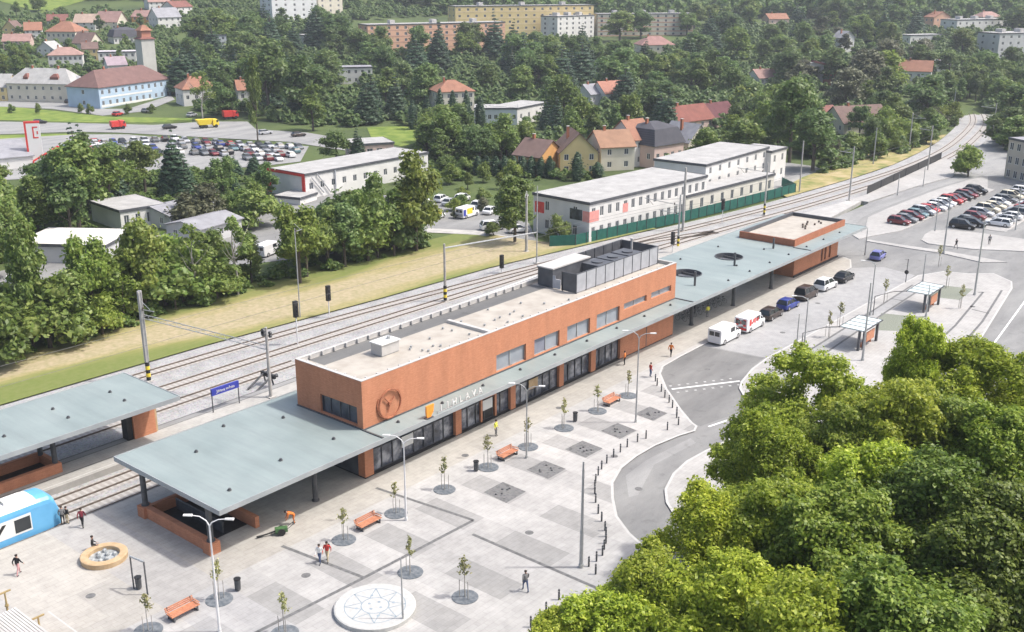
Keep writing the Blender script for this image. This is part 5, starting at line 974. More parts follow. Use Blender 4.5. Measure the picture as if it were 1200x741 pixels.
for x, y, h_, wh, st2, arm in ((93.5, 23.9, 9.4, 'striped at the foot beside the canopy near the black signal', True, ((.3, 7.2, 7.6), (.2, 4.2, 6.0))), (127.5, 25.2, 10.2, 'between the tracks before the green fence end', True, ((-.6, 6.0, 8.4),)), (153.2, 30.0, 11, 'at the end of the green fence', False, None), (149.0, 17.2, 11, 'on the light platform before the dark wall', False, ((-.5, 2.8, 9.6),)), (197.6, 31.5, 9, 'left of the far track bend', False, None), (195.2, 17.4, 11, 'beside the far end of the dark wall', False, ((-.4, 2.8, 9.8),)), (224.7, 32.6, 10, 'at the start of the far bend', False, ((-.2, -3.5, 8.6),)), (262, 22.4, 10, 'inside the far bend on the right', False, ((-.5, 4, 8.6),)), (305, 47.5, 9, 'on the left of the far curve', False, None), (340, 42, 9, 'on the right of the far curve', False, None), (352, 66, 9, 'where the tracks vanish behind the trees', False, None)):
    mast('railway mast '+wh, (x, y, zt_ if x not in (149.0,) else 0), h_, M_CONC if h_ > 9.5 else M_STEEL, .17, st2, arm)
def signal(label, loc, h):
    t = thing('railway_signal', label, 'signal', loc, 0, 'black railway signals'); w = MB(); w.cyl(0, 0, 0, h, .07, n=8); w.build('pole', M_POLEW, t)
    w = MB(); w.box(-.28, .28, -.22, .22, h-.6, h+1.5); w.build('signal_head', M_BLACK, t); w = MB(); [w.tube([(0, -.22, h-.2+.5*k), (0, -.36, h-.2+.5*k)], .13, 8) for k in range(3)]; w.build('lamp_hood', M_BLACK, t)
for px, py, top, wh in ((349, 404, 353, 'left before the portal boom'), (386, 372, 335, 'beside the dry grass right of the portal'), (588, 320, 299, 'by the striped mast in mid picture'), (787.5, 300, 272, 'next to the canopy and striped mast'), (846, 262, 233, 'in front of the long green fence')):
    p = gp(px, py, zt_); lo_, hi_ = .5, 14
    for _ in range(30):
        m_ = (lo_+hi_)/2
        if prj(p+Vector((0, 0, m_)))[1] > top: lo_ = m_
        else: hi_ = m_
    signal('black railway signal '+wh, p, max(.8, lo_-1.5))
lp2 = mast('thin pale lamp mast in front of the wood at mid left', (27.9, 43.2, zt_), 12.5, M_STEEL, .09, arm=((.9, -.4, 12.0),), name='lamp_mast')
bs = thing('buffer_stop', 'dark steel buffer stop beside the concrete mast near the clock end', 'buffer stop', (9.6, 26.6, -.6), .0); w = MB(); w.tube([(-2.2, -.7, .1), (0, -.7, 1.3), (.3, -.7, .1)], .13, 6); w.tube([(-2.2, .7, .1), (0, .7, 1.3), (.3, .7, .1)], .13, 6); w.build('frame', M_DARKST, bs); w = MB(); w.box(.0, .3, -1.2, 1.2, 1.05, 1.5); w.build('beam', M_BLACK, bs)
for s in (-.8, .8): w = MB(); w.tube([(.3, s, 1.25), (.75, s, 1.25)], [.1, .25], 10); w.build('buffer', M_DARKST, bs)
# contact wires
for i, (line_, nm) in enumerate(((A_LINE, 'farthest'), (T2_LINE, 'second'), (B_LINE, 'nearer right hand'))):
    w = MB(); w.tube([(x, y, 5.0) for x, y in line_[::2]], .018, 4); o = w.build('contact_wire', M_DARKST); tag(o, f'thin overhead contact wire above the {nm} railway track', 'overhead wire', 'overhead contact wires')
# fences
def fence(label, pts, h, m, z, name='fence', post=2.5, solid=True):
    t = thing(name, label, 'fence', (0, 0, 0)); w = MB(); pp = MB(); PS = []; P = [Vector((*q, z)) for q in pts]
    for a, b in zip(P, P[1:]):
        d = (b-a); n = Vector((-d.y, d.x, 0)).normalized()*.03; U = Vector((0, 0, h)); w.loft([[a-n, a+n, a+n+U, a-n+U], [b-n, b+n, b+n+U, b-n+U]])
        k = max(1, int(d.length/post))
        for j in range(k+1): q = a+d*j/k-n*2; PS.append(q)
    w.build('panel', m, t, fix=True); pp.cyl(0, 0, 0, h+.08, .06, n=6); pm = pp.mesh('fence_post', M_DARKST)
    for q in PS: link('fence_post', pm, t, q)
    return t
fence('long dark green mesh fence between the tracks and the white office building', [(80.6, 41.5), (84.2, 38.6), (97, 36.6), (109.7, 34.6), (130, 32.4), (152, 30.4), (157, 36)], 1.95, M_GREENF, -.55, 'mesh_fence')
fence('dark low wall along the light ramp above the car park', [(157.5, 16.9), (184, 18.6), (213, 20.4)], 1.7, M_BLACK, 0.0, 'ramp_wall', 8)
fence('thin steel railing along the footpath above the car park', [(136, 9.4), (150, 13.5), (172, 12.2), (190, 10.0)], 1.0, mat('railing_mesh', (.3, .3, .29), .6, (.36, .36, .35), 3.0), -.1, 'railing') if False else None
# ================================================================== BUILDINGS AROUND
OCC = []; FOOT = []; LAND = []
WIN = {}
def win_mesh(w_, h_, fr=True):
    k = (round(w_, 2), round(h_, 2), fr)
    if k not in WIN:
        b = MB(); b.box(-w_/2, w_/2, .1, .13, 0, h_); b.cm = 1; f = .09
        for x0, x1, z0, z1 in ((-w_/2, -w_/2+f, 0, h_), (w_/2-f, w_/2, 0, h_), (-.035, .035, 0, h_), (-w_/2+f, w_/2-f, 0, f), (-w_/2+f, w_/2-f, h_-f, h_)): b.box(x0, x1, .05, .098, z0, z1)
        WIN[k] = b.mesh('window', [M_WGLASS, M_FRAME])
    return WIN[k]
def house(name, label, cat, p1, p2, top, depth, roof, rh, wc, rc, rows=2, cols=4, ww=1.1, wh=1.4, over=.4, group=None, chim=0, short=None, base=None, keep=.75, sidecols=None, ground=None):
    a, b = [Vector(q) if len(q) == 3 else gp(*q, base) if base is not None else gt(*q) for q in (p1, p2)]
    z = min(a.z, b.z); u = Vector((b.x-a.x, b.y-a.y, 0)); L = u.length; ang = math.atan2(u.y, u.x)
    if top < 200 and top is not None and not (isinstance(top, float) and top < 30): pass
    lo, hi = .5, 60
    for _ in range(40):
        m = (lo+hi)/2
        if prj(Vector((a.x, a.y, z+m)))[1] > top: lo = m
        else: hi = m
    H = lo
    t = thing(name, label, cat, (a.x, a.y, z), ang, group)
    zb = -2.5; n = min(.25, .2)
    rowsz = [H*(r+.5)/rows-wh/2+.05 for r in range(rows)] if rows else []
    whh = min(wh, H/max(rows, 1)*.55)
    fops = [(L*(c+.5)/cols-ww/2, L*(c+.5)/cols+ww/2, H*(r+.52)/rows-whh/2-zb, H*(r+.52)/rows+whh/2-zb) for r in range(rows) for c in range(cols)] if rows else []
    sc = sidecols if sidecols is not None else max(1, int(depth/3.6))
    sops = [(depth*(c+.5)/sc-ww/2, depth*(c+.5)/sc+ww/2, H*(r+.52)/rows-whh/2-zb, H*(r+.52)/rows+whh/2-zb) for r in range(rows) for c in range(sc)] if rows and sc else []
    wm = walls(name+'_%d' % int(wc[0]*999+wc[2]*77), wc)
    w = MB(); w.facade((0, 0, zb), (1, 0, 0), L, H-zb, fops, .12, (0, 1, 0)); w.facade((0, depth, zb), (0, -1, 0), depth, H-zb, [(depth-q[1], depth-q[0], q[2], q[3]) for q in sops], .12, (1, 0, 0))
    w.poly((L, 0, zb), (L, depth, zb), (L, depth, H), (L, 0, H)); w.poly((L, depth, zb), (0, depth, zb), (0, depth, H), (L, depth, H))
    o = over; X0, X1, Y0, Y1 = -o, L+o, -o, depth+o; r = MB()
    if roof == 'flat':
        r.box(-.12, L+.12, -.12, depth+.12, H+.002, H+.35); r.cm = 1; r.box(-.18, L+.18, -.18, -.125, H-.1, H+.42); r.box(-.18, -.125, -.12, depth+.18, H-.1, H+.42); r.box(L+.125, L+.18, -.12, depth+.18, H-.1, H+.42)
    elif roof in ('gx', 'gy'):
        s = -.12*rh/max(1, (depth if roof == 'gx' else L)/2)*o
        if roof == 'gx':
            ym = depth/2; e = H-rh*o/(depth/2); R = [(X0, ym, H+rh), (X1, ym, H+rh)]; th = Vector((0, 0, -.18))
            for q in ([(X0, Y0, e), (X1, Y0, e), R[1], R[0]], [(X1, Y1, e), (X0, Y1, e), R[0], R[1]]): r.loft([[Vector(p)+th for p in q], q])
            w.poly((0, 0, H), (0, ym, H+rh-.2), (0, depth, H)); w.poly((L, 0, H), (L, depth, H), (L, ym, H+rh-.2))
        else:
            xm = L/2; e = H-rh*o/(L/2); R = [(xm, Y0, H+rh), (xm, Y1, H+rh)]; th = Vector((0, 0, -.18))
            for q in ([(X0, Y1, e), (X0, Y0, e), R[0], R[1]], [(X1, Y0, e), (X1, Y1, e), R[1], R[0]]): r.loft([[Vector(p)+th for p in q], q])
            w.poly((0, 0, H), (L, 0, H), (xm, 0, H+rh-.2)); w.poly((0, depth, H), (xm, depth, H+rh-.2), (L, depth, H))
    elif roof == 'hip':
        i = min(depth, L)/2*.95; ym = depth/2
        if L >= depth: R = [(X0+i, ym, H+rh), (X1-i, ym, H+rh)]; Q = [[(X0, Y0, H), (X1, Y0, H), R[1], R[0]], [(X1, Y0, H), (X1, Y1, H), R[1]], [(X1, Y1, H), (X0, Y1, H), R[0], R[1]], [(X0, Y1, H), (X0, Y0, H), R[0]]]
        else: xm = L/2; R = [(xm, Y0+i, H+rh), (xm, Y1-i, H+rh)]; Q = [[(X0, Y0, H), (X1, Y0, H), R[0]], [(X1, Y0, H), (X1, Y1, H), R[1], R[0]], [(X1, Y1, H), (X0, Y1, H), R[1]], [(X0, Y1, H), (X0, Y0, H), R[0], R[1]]]
        for q in Q: r.poly(*q)
        r.poly((X0, Y0, H-.01), (X0, Y1, H-.01), (X1, Y1, H-.01), (X1, Y0, H-.01)); r.box(X0, X1, Y0, Y0+.06, H-.2, H-.012); r.box(X0, X0+.06, Y0+.06, Y1, H-.2, H-.012)
    elif roof == 'mans':
        i = 1.1; r.loft([[(X0, Y0, H), (X1, Y0, H), (X1, Y1, H), (X0, Y1, H)], [(i, i, H+rh*.75), (L-i, i, H+rh*.75), (L-i, depth-i, H+rh*.75), (i, depth-i, H+rh*.75)], [(L*.35, depth*.45, H+rh), (L*.65, depth*.45, H+rh), (L*.65, depth*.55, H+rh), (L*.35, depth*.55, H+rh)]])
    w.build('wall', wm, t); rm = roofm('%d_%d_%d' % tuple(int(x*999) for x in rc), rc); ro = r.build('roof', [rm, M_ANTH], t, fix=True)
    for k in range(chim):
        c = MB(); cx = L*(.3+.4*k); c.box(cx-.3, cx+.3, depth*.5-.3, depth*.5+.3, H+rh*.5, H+rh+.9); c.cm = 1; c.box(cx-.36, cx+.36, depth*.5-.36, depth*.5+.36, H+rh+.9, H+rh+1.02); c.build('chimney', [M_BRICK2, M_CONC], ro)
    for q in (fops+[])[:90]: link('window', win_mesh(ww, q[3]-q[2]), t, ((q[0]+q[1])/2, 0, q[2]+zb))
    for q in sops[:10]: v = link('window', win_mesh(ww, q[3]-q[2]), t, (0, (q[0]+q[1])/2, q[2]+zb)); v.rotation_euler = (0, 0, -PI/2)
    M = Matrix.Translation((a.x, a.y, z)) @ Matrix.Rotation(ang, 4, 'Z')
    P = [prj(M @ Vector((x, y, zz))) for x in (0, L) for y in (0, depth) for zz in (H*.25, H+(rh if roof != 'flat' else 0))]
    OCC.append([min(p[0] for p in P), min(p[1] for p in P), max(p[0] for p in P), max(p[1] for p in P), min(p[2] for p in P), 1-keep, 0.0, []])
    FOOT.append([M @ Vector((x, y, 0)) for x, y in ((-2, -2), (L+2, -2), (L+2, depth+2), (-2, depth+2))])
    LAND.append((short or label, (P[0][0]+P[-1][0])/2, sum(p[1] for p in P)/8, P[0][2]))
    return t, L, H
def addpart(t, name, mb, m, fix=False): return mb.build(name, m, t, fix=fix)
CRM, WHI, YEL, SAL, GRY, ORA, PNK, STO = (.58, .54, .45), (.62, .61, .59), (.60, .48, .24), (.66, .40, .27), (.5, .5, .5), (.62, .33, .12), (.6, .45, .4), (.45, .41, .34)
R_PAL, R_BRN, R_RED, R_ORA, R_DRK, R_GRY, R_PNK = (.37, .365, .355), (.165, .11, .095), (.2, .088, .072), (.3, .15, .1), (.075, .075, .088), (.28, .28, .3), (.32, .2, .175)
# --- white office complex behind the green fence
t, L, H = house('office_building', 'white two storey flat roofed office building behind the green fence', 'office building', (690, 284.5), (826, 247), 240, 13, 'flat', 0, WHI, R_PAL, 2, 16, 1.0, 1.7, short='the white office building', base=-.5, sidecols=2)
for x, z, a_, b_ in ((0.0, 3.5, 2.6, 1.9), (9.4, 3.8, 1.5, 1.6)): w = MB(); w.box(x, x+a_, -.03, -.004, z, z+b_); addpart(t, 'pink_panel', w, mat('pink_panel', (.62, .25, .22), .7, (.66, .3, .27), 2.))
w = MB(); w.box(-.035, -.005, 0.0, 1.5, 3.5, 5.4); addpart(t, 'pink_panel', w, MATS['pink_panel'])
w = MB(); w.box(-.03, -.004, 10.4, 12.6, 3.6, 5.6); addpart(t, 'red_panel', w, M_RED)
w = MB(); w.box(-.03, -.004, 1.6, 4.4, 3.6, 5.5); addpart(t, 'corner_window', w, M_WGLASS)
house('office_building', 'taller white flat roofed office wing with a row of upper windows', 'office building', (*gp(827.3, 195, 6.9)[:2], -.5), (*gp(900.8, 174, 6.9)[:2], -.5), 195, 12, 'flat', 0, WHI, R_PAL, 3, 7, 1.0, 1.7, short='the tall white office wing', base=-.5, sidecols=0)
house('office_building', 'small white block at the right end of the white office complex', 'office building', (*gp(904, 179, 6.2)[:2], -.5), (*gp(922, 174, 6.2)[:2], -.5), 179, 8, 'flat', 0, WHI, R_PAL, 2, 2, 1.0, 1.6, short='the white office end block', base=-.5, sidecols=0)
house('annex_building', 'low yellow walled annex with a pale flat roof before the tall office wing', 'annex', (803, 254), (906, 225.5), 231.5, 4.6, 'flat', 0, (.62, .59, .52), R_PAL, 1, 9, 1.1, 1.9, short='the yellow annex', base=-.5, sidecols=1)
# --- works yard
t, L, H = house('warehouse', 'long white warehouse with a red framed end wall', 'warehouse', (359, 234), (502, 205), 206, 11, 'flat', 0, WHI, R_PAL, 1, 12, 1.1, 1.4, short='the white warehouse', base=-.5, sidecols=0)
w = MB(); [w.box(-.2, -.13, y0, y1, .3, H+.3) for y0, y1 in ((.0, .9), (10.9, 12.0))]; w.box(-.2, -.13, .9, 10.9, H-.3, H+.3); addpart(t, 'red_frame', w, M_RED)
w = MB(); w.tube([(3, -.3, H), (6.5, -.3, .6)], .12, 6); w.tube([(1.5, -.3, H-.6), (4.6, -.3, .8)], .12, 6); w.tube([(8, -.25, .3), (8, -.25, H)], .15, 6); addpart(t, 'outside_stair', w, M_GREYP)
house('warehouse_annex', 'low pale lean to at the red framed end of the warehouse', 'shed', (322, 238), (352, 241), 231, 6, 'flat', 0, WHI, R_PAL, 0, 1, short='the warehouse lean to', base=-.5)
house('shed', 'flat roofed shed with white panels and an open dark left side', 'shed', (143, 271), (196, 262), 249, 12, 'flat', 0, WHI, R_PAL, 1, 4, 1.0, 2.2, over=.8, short='the white panelled shed', base=-.5, sidecols=0)
house('shed', 'low shed with a broad whitish flat roof left of the panelled shed', 'shed', (126, 310), (160, 290), 290, 15, 'flat', 0, GRY, (.62, .6, .56), 0, 1, short='the whitish roofed shed', base=-.5)
house('shed', 'long low grey roofed shed right of the panelled shed', 'shed', (200, 270), (262, 256), 252, 10, 'gx', 1.0, GRY, R_GRY, 1, 5, 1.0, 1.2, short='the grey roofed shed', base=-.5)
house('shed', 'second low grey shed beside the birches', 'shed', (236, 288), (284, 274), 268, 8, 'gx', .9, GRY, R_GRY, 1, 3, 1.0, 1.2, short='the shed by the birches', base=-.5)
house('gate_pavilion', 'low flat roofed pavilion with a brick end and white pillars below the town road', 'pavilion', (417, 189), (462, 186), 171, 10, 'flat', 0, PNK, R_PAL, 1, 4, 1.6, 1.8, over=.5, short='the flat roofed pavilion')
# --- supermarket
house('supermarket', 'supermarket hall with a grey roof at the left edge', 'supermarket', (-50, 205), (40, 196), 190, 22, 'gx', 2.5, WHI, R_GRY, 0, 1, short='the supermarket')
p = gt(43.5, 194); py = thing('pylon_sign', 'tall red and white supermarket pylon sign', 'sign', (p.x, p.y, p.z), -.5); w = MB(); w.box(-1.7, 1.7, -.45, .45, 1.5, 10.6); addpart(py, 'panel', w, M_FRAME); w = MB(); [w.box(x, x+.3, -.3, .3, 0, 1.5) for x in (-1.4, 1.1)]; addpart(py, 'leg', w, M_FRAME)
w = MB(); w.box(-1.75, -1.3, -.47, .47, 1.5, 10.65); w.box(-1.3, 1.75, -.47, .47, 10.2, 10.65); addpart(py, 'red_edge', w, M_RED)
w = MB(); w.box(.0, .3, -.48, -.452, 6.6, 9.4); w.box(.3, 1.2, -.48, -.452, 9.1, 9.4); w.box(.3, 1.2, -.48, -.452, 6.6, 6.9); w.box(.9, 1.2, -.48, -.452, 7.6, 8.3); addpart(py, 'red_mark', w, M_RED)
p = gt(66, 194); fr = thing('sloping_sign_stand', 'red sloping steel frame beside the supermarket pylon', 'frame', (p.x, p.y, p.z), -.3); w = MB(); w.tube([(-5, 0, 1.5), (1, 0, 4.6)], .22, 6); w.tube([(1, 0, 4.6), (1, 0, 0)], .2, 6); w.tube([(-5, 0, 1.5), (-5, 0, 0)], .2, 6); w.tube([(-2, 0, 3.0), (-2, 0, 0)], .16, 6); addpart(fr, 'beam', w, M_RED)
# --- town hall, blue school, tower
t, L, H = house('town_hall', 'long cream two storey house with a pale grey roof and red dormers', 'house', (10, 119), (86, 121), 97.5, 11, 'hip', 5.0, CRM, R_PAL, 2, 8, 1.0, 1.3, chim=2, short='the long cream house', keep=.95)
for x, s in ((L*.28, .9), (L*.72, 1.6)): w = MB(); w.loft([[(x-s, 1.2, H+.9), (x+s, 1.2, H+.9), (x+s, 3.2, H+.9), (x-s, 3.2, H+.9)], [(x-s, 1.2, H+2.2), (x+s, 1.2, H+2.2), (x+s, 3.6, H+2.2), (x-s, 3.6, H+2.2)], [(x-s*.3, 2.0, H+3.3), (x+s*.3, 2.0, H+3.3), (x+s*.3, 3.8, H+3.3), (x-s*.3, 3.8, H+3.3)]]); addpart(t, 'dormer', w, roofm('dorm', R_RED), True)
house('townhouse', 'yellow house joined to the left end of the long cream house', 'house', (-30, 118.5), (9.5, 119), 101, 10, 'gx', 4, YEL, R_PAL, 2, 4, short='the yellow townhouse', chim=1)
house('townhouse', 'small grey roofed link house between the cream house and the blue building', 'house', (87, 120), (96, 119.5), 101, 9, 'gx', 3, CRM, R_GRY, 2, 1, short='the link house')
t, L, H = house('school_building', 'long light blue two storey building with a brownish red hip roof', 'school', (118, 128), (201, 111.5), 103, 14, 'hip', 5.2, (.38, .49, .6), (.17, .1, .09), 2, 11, 1.2, 1.5, chim=1, short='the long blue building', keep=.97, sidecols=1)
w = MB(); w.box(.6, L*.72, -.05, -.01, .4, 1.2); w.box(.6, L*.72, -.05, -.01, H*.47, H*.55); addpart(t, 'white_band', w, M_FRAME)
t, L, H = house('clock_tower', 'square pale grey tower with a red stepped cap', 'tower', (170, 92), (185, 90), 46, 5.5, 'hip', 1.6, (.5, .49, .46), R_RED, 0, 1, short='the grey tower', keep=.9)
w = MB(); w.box(.8, L-.8, .8, 4.7, H+.4, H+3.2); addpart(t, 'lantern', w, walls('lantern', (.45, .2, .14))); w = MB(); w.loft([[(.2, .2, H+3.2), (L-.2, .2, H+3.2), (L-.2, 5.3, H+3.2), (.2, 5.3, H+3.2)], [(L*.4, 2.4, H+5.4), (L*.6, 2.4, H+5.4), (L*.6, 3.1, H+5.4), (L*.4, 3.1, H+5.4)]]); addpart(t, 'cap_roof', w, roofm('cap', R_ORA), True)
# --- houses on the left hill
HL = [('white gable house below the hip roofed villa', (44, 66), (64, 67), 57, 7, 'gy', 3.2, WHI, R_PAL, 2, 3), ('big cream villa with an orange hip roof', (56, 55), (90, 56), 37, 12, 'hip', 4.5, CRM, R_ORA, 2, 6), ('long white two storey house with a low brown roof', (58, 82), (98, 80), 65, 10, 'hip', 3, WHI, (.33, .21, .18), 2, 7), ('steep brown roofed house with a cream gable', (86, 59), (106, 60), 50, 10, 'gx', 4.5, CRM, R_BRN, 2, 3), ('bright yellow house beside the brown roofed gable', (98, 72), (116, 71), 57, 9, 'gx', 2.5, YEL, R_BRN, 2, 2), ('pale flat roofed block left of the tower', (116, 76), (160, 74), 62, 10, 'flat', 0, WHI, (.5, .47, .5), 2, 6), ('pink roofed house on the upper slope', (112, 33), (138, 34), 25, 10, 'gx', 5, CRM, R_PNK, 2, 3), ('white house with a dark mansard roof behind the tower', (134, 52), (166, 49), 44, 10, 'mans', 4.5, WHI, R_DRK, 1, 7), ('orange walled house on the upper slope', (155, 30), (177, 31), 19, 9, 'gx', 3, ORA, R_PNK, 2, 3), ('white house with a grey and red roof at the edge of the wood', (186, 34), (213, 31), 20, 11, 'gx', 4.5, WHI, R_GRY, 2, 4), ('low red roofed house above the orange villa', (56, 31), (80, 30), 24, 9, 'gx', 3, WHI, R_RED, 1, 4), ('white house with an orange gable roof on the left slope', (30, 46), (50, 45), 35, 9, 'gx', 3.5, WHI, R_ORA, 2, 3), ('yellow gabled house at the left edge of the slope', (4, 42), (20, 42), 33, 9, 'gy', 3.5, YEL, R_BRN, 2, 2), ('long pink roofed terrace at the left edge', (4, 58), (36, 57), 48, 9, 'gx', 3, PNK, R_PNK, 2, 5), ('white gable house with a brown roof high on the slope', (87, 36), (112, 36), 26, 10, 'gx', 4, WHI, (.4, .3, .24), 2, 3), ('pale lavender roofed house left of the tower foot', (128, 90), (150, 88), 76, 8, 'gx', 3, WHI, (.35, .28, .31), 1, 3), ('pale house at the very top of the left slope', (175, 12), (200, 10), 2, 9, 'gx', 3, WHI, R_PNK, 2, 4), ('small grey tower block in the dark wood', (251, 68), (267, 67), 42, 6, 'flat', 0, (.42, .45, .48), R_GRY, 4, 2), ('orange roofed house behind the street trees', (216, 125), (256, 122), 105, 10, 'hip', 4, WHI, R_ORA, 1, 4), ('second orange roofed house right behind the street trees', (280, 122), (300, 121), 105, 9, 'gx', 3, WHI, R_ORA, 1, 2), ('pale house with a brick red dormer at the top edge', (205, 22), (226, 18), 8, 9, 'gx', 3, WHI, R_RED, 2, 3)]
for lab, a, b, tp, d, rf_, rh, wc, rc, ro_, co in HL: house('house', lab, 'house', a, b, tp, d, rf_, rh, wc, rc, ro_, co, group='houses on the left slope', chim=1 if rf_ != 'flat' else 0, short='the '+' '.join(lab.split()[:5]) if len(lab.split()) > 5 else 'the '+lab, keep=.8)
# --- apartment blocks
def block(lab, a, b, tp, d, wc, rows, cols, keep=.72, short=None, band=None):
    t, L, H = house('apartment_block', lab, 'apartment block', a, b, tp, d, 'flat', 0, wc, R_PAL, rows, cols, 1.4, 1.35, group='apartment blocks on the hill', short=short, keep=keep, sidecols=2)
    if band:
        for r in range(rows): w = MB(); w.box(.2, L-.2, -.05, -.012, H*(r+.2)/rows-.42, H*(r+.2)/rows+.15); addpart(t, 'coloured_band', w, walls('band_%d' % int(band[0]*999), band))
    w = MB(); [w.box(L*(.2+.3*k)-1.2, L*(.2+.3*k)+1.2, d*.4, d*.7, H+.35, H+2.0) for k in range(3)]; addpart(t, 'roof_cabin', w, M_COPING)
block('salmon coloured apartment block with five storeys behind the conifers', (432, 66), (592, 60), 30, 12, SAL, 5, 17, .7, 'the salmon apartment block', (.55, .33, .24))
block('long yellow apartment block above the salmon one', (534, 44), (695, 42), 8, 12, YEL, 5, 17, .8, 'the yellow apartment block', (.62, .5, .3))
block('short white apartment block end on in front of the yellow block', (653, 48), (696, 43), 20, 12, WHI, 5, 6, .75, 'the short white block')
block('cream apartment block right of the short white block', (700, 43), (812, 41), 17, 12, CRM, 5, 12, .65, 'the cream apartment block', (.55, .42, .33))
block('tall white tower block at the top left of the wood', (320, 28), (372, 24), -22, 12, (.6, .61, .62), 8, 5, .8, 'the white tower block')
block('pale yellow block beside the white tower block at the top edge', (374, 22), (402, 20), -14, 11, CRM, 6, 3, .6, 'the pale yellow block')
block('grey white terraced block at the upper right edge', (1168, 70), (1240, 66), 40, 14, (.5, .5, .5), 4, 8, .93, 'the grey terraced block')
block('long pale block on the far right hillside', (1120, 40), (1180, 36), 24, 12, WHI, 2, 8, .93, 'the far pale block')
# --- scattered houses in the wood
HS = [('white flat building with dark wing between the trees', (398, 99), (437, 98), 80, 9, 'flat', 0, WHI, R_GRY, 2, 5, .66), ('small white flat roofed house at the upper wood', (355, 56), (384, 55), 42, 9, 'flat', 0, WHI, R_PAL, 2, 4, .7), ('villa with a salmon orange hip roof behind the columnar thujas', (514, 140), (556, 138), 108, 11, 'hip', 3.2, CRM, R_ORA, 3, 5, .66), ('low pale flat hall with coloured front beside the villa', (556, 147), (606, 147), 128, 10, 'flat', 0, (.56, .6, .62), R_PAL, 1, 7, .66), ('white hall with a grey flat roof right of the coloured hall', (606, 147), (642, 139), 128, 10, 'flat', 0, WHI, R_PAL, 1, 4, .66), ('house with a bright salmon roof in the middle of the wood', (709, 124), (741, 121), 109, 9, 'gx', 3.6, WHI, (.38, .18, .13), 1, 3, .66), ('grey roofed house left of the salmon roof', (692, 124), (709, 122), 110, 8, 'gx', 3, GRY, R_GRY, 1, 2, .6), ('long house with a wide brick red roof', (792, 156), (836, 150), 143, 9, 'gx', 3.9, PNK, (.21, .08, .062), 1, 5, .72), ('long house joined on the right with a dark wine red roof', (836, 150), (864, 146), 138, 9, 'gx', 3.8, PNK, (.12, .045, .05), 1, 3, .66), ('house with a dark mansard roof and three arched dormers', (766, 198), (800, 192), 172, 11, 'mans', 5.0, PNK, R_DRK, 1, 4, .72), ('house with a grey gable and round window', (806, 188), (830, 184), 166, 9, 'gy', 4, CRM, R_GRY, 1, 2, .7), ('cream house with an orange brown roof and two windows', (704, 201), (743, 199), 172, 10, 'gx', 3.2, CRM, (.29, .17, .11), 2, 2, .8), ('pale house with an orange roof right behind the cream house', (743, 196), (766, 193), 163, 10, 'gx', 4.0, WHI, R_ORA, 2, 2, .72), ('orange walled house with a brown roof', (602, 204), (632, 208), 180, 10, 'gx', 3.2, (.62, .36, .12), R_BRN, 2, 2, .72), ('yellow walled house with a big brown gable roof', (656, 206), (700, 205), 178, 10, 'gy', 4.2, YEL, (.19, .125, .1), 2, 3, .72), ('small white house with a blue grey side on the right wood', (889, 101), (915, 99), 91, 8, 'gx', 3, WHI, R_PNK, 1, 3, .72), ('slim white house deep in the right wood', (985, 62), (1000, 61), 44, 7, 'gy', 3, WHI, R_GRY, 2, 1, .66), ('house with a bright orange roof in the right wood', (1052, 94), (1090, 96), 82, 9, 'gx', 3.8, WHI, R_ORA, 1, 4, .72), ('house with a broad brown roof beside the embankment', (988, 158), (1042, 155), 144, 11, 'gx', 4.2, CRM, R_BRN, 1, 4, .66), ('house with a small red roof left of the broad brown roof', (962, 152), (984, 150), 138, 8, 'gx', 3, PNK, R_RED, 1, 2, .66), ('tall orange house on the far right hill', (1093, 36), (1112, 35), 20, 8, 'gy', 3, SAL, R_ORA, 2, 2, .66), ('orange roofed house far up in the wood', (901, 30), (924, 29), 22, 8, 'gx', 3, PNK, R_ORA, 1, 3, .7), ('low white building in the far right wood', (1066, 52), (1104, 50), 42, 9, 'flat', 0, WHI, R_PAL, 1, 5, .7), ('red brown roofed hall below the cream block', (752, 63), (790, 62), 53, 12, 'hip', 4, CRM, (.3, .17, .15), 1, 5, .75), ('pale villa on the far right hillside', (1150, 34), (1172, 33), 20, 9, 'hip', 3, CRM, R_PNK, 2, 3, .6), ('white cottage below the railway bend bank', (1098, 84), (1112, 84), 76, 7, 'gx', 2, WHI, R_PAL, 1, 2, .5)]
for lab, a, b, tp, d, rf_, rh, wc, rc, ro_, co, kp in HS: house('house', lab, 'house', a, b, tp, d, rf_, rh, wc, rc, ro_, co, group='houses among the trees', chim=1 if rf_ not in ('flat',) else 0, short='the '+' '.join(lab.split()[:5]), keep=kp)
house('stone_building', 'grey brown stone building with two rows of windows at the right edge', 'stone building', (1176, 210), (1262, 232), 163, 16, 'flat', 0, STO, R_GRY, 3, 10, 1.2, 1.9, short='the stone building', base=-.6, keep=.95, sidecols=3)
p = gt(960, 104); ct = thing('coal_gantry', 'brown concrete gantry with a sloping red conveyor roof in the wood', 'gantry', (p.x, p.y, p.z), -.75)
w = MB(); [w.box(x, x+1.2, 0, 2.5, -3, 8.5+x*.0) for x in (-5, 0)]; w.box(-8, 1.2, 0, 2.5, 8.5, 10); addpart(ct, 'frame', w, M_CONC); w = MB(); w.loft([[(-3, -.5, 10.0), (-3, 3, 10.0), (-3, 3, 10.8), (-3, -.5, 10.8)], [(13, -.5, 6.2), (13, 3, 6.2), (13, 3, 7.0), (13, -.5, 7.0)]]); addpart(ct, 'conveyor_roof', w, roofm('conv', (.22, .1, .09)), True); w = MB(); w.box(2, 12, 0, 2.5, -3, 6.2); addpart(ct, 'wall', w, M_BRICK2)
P = [prj(p+Vector((0, 0, z))) for z in (3, 10)]; OCC.append([928, 66, 978, 92, P[0][2], .25, 0, []]); LAND.append(('the coal gantry', 955, 80, P[0][2]))
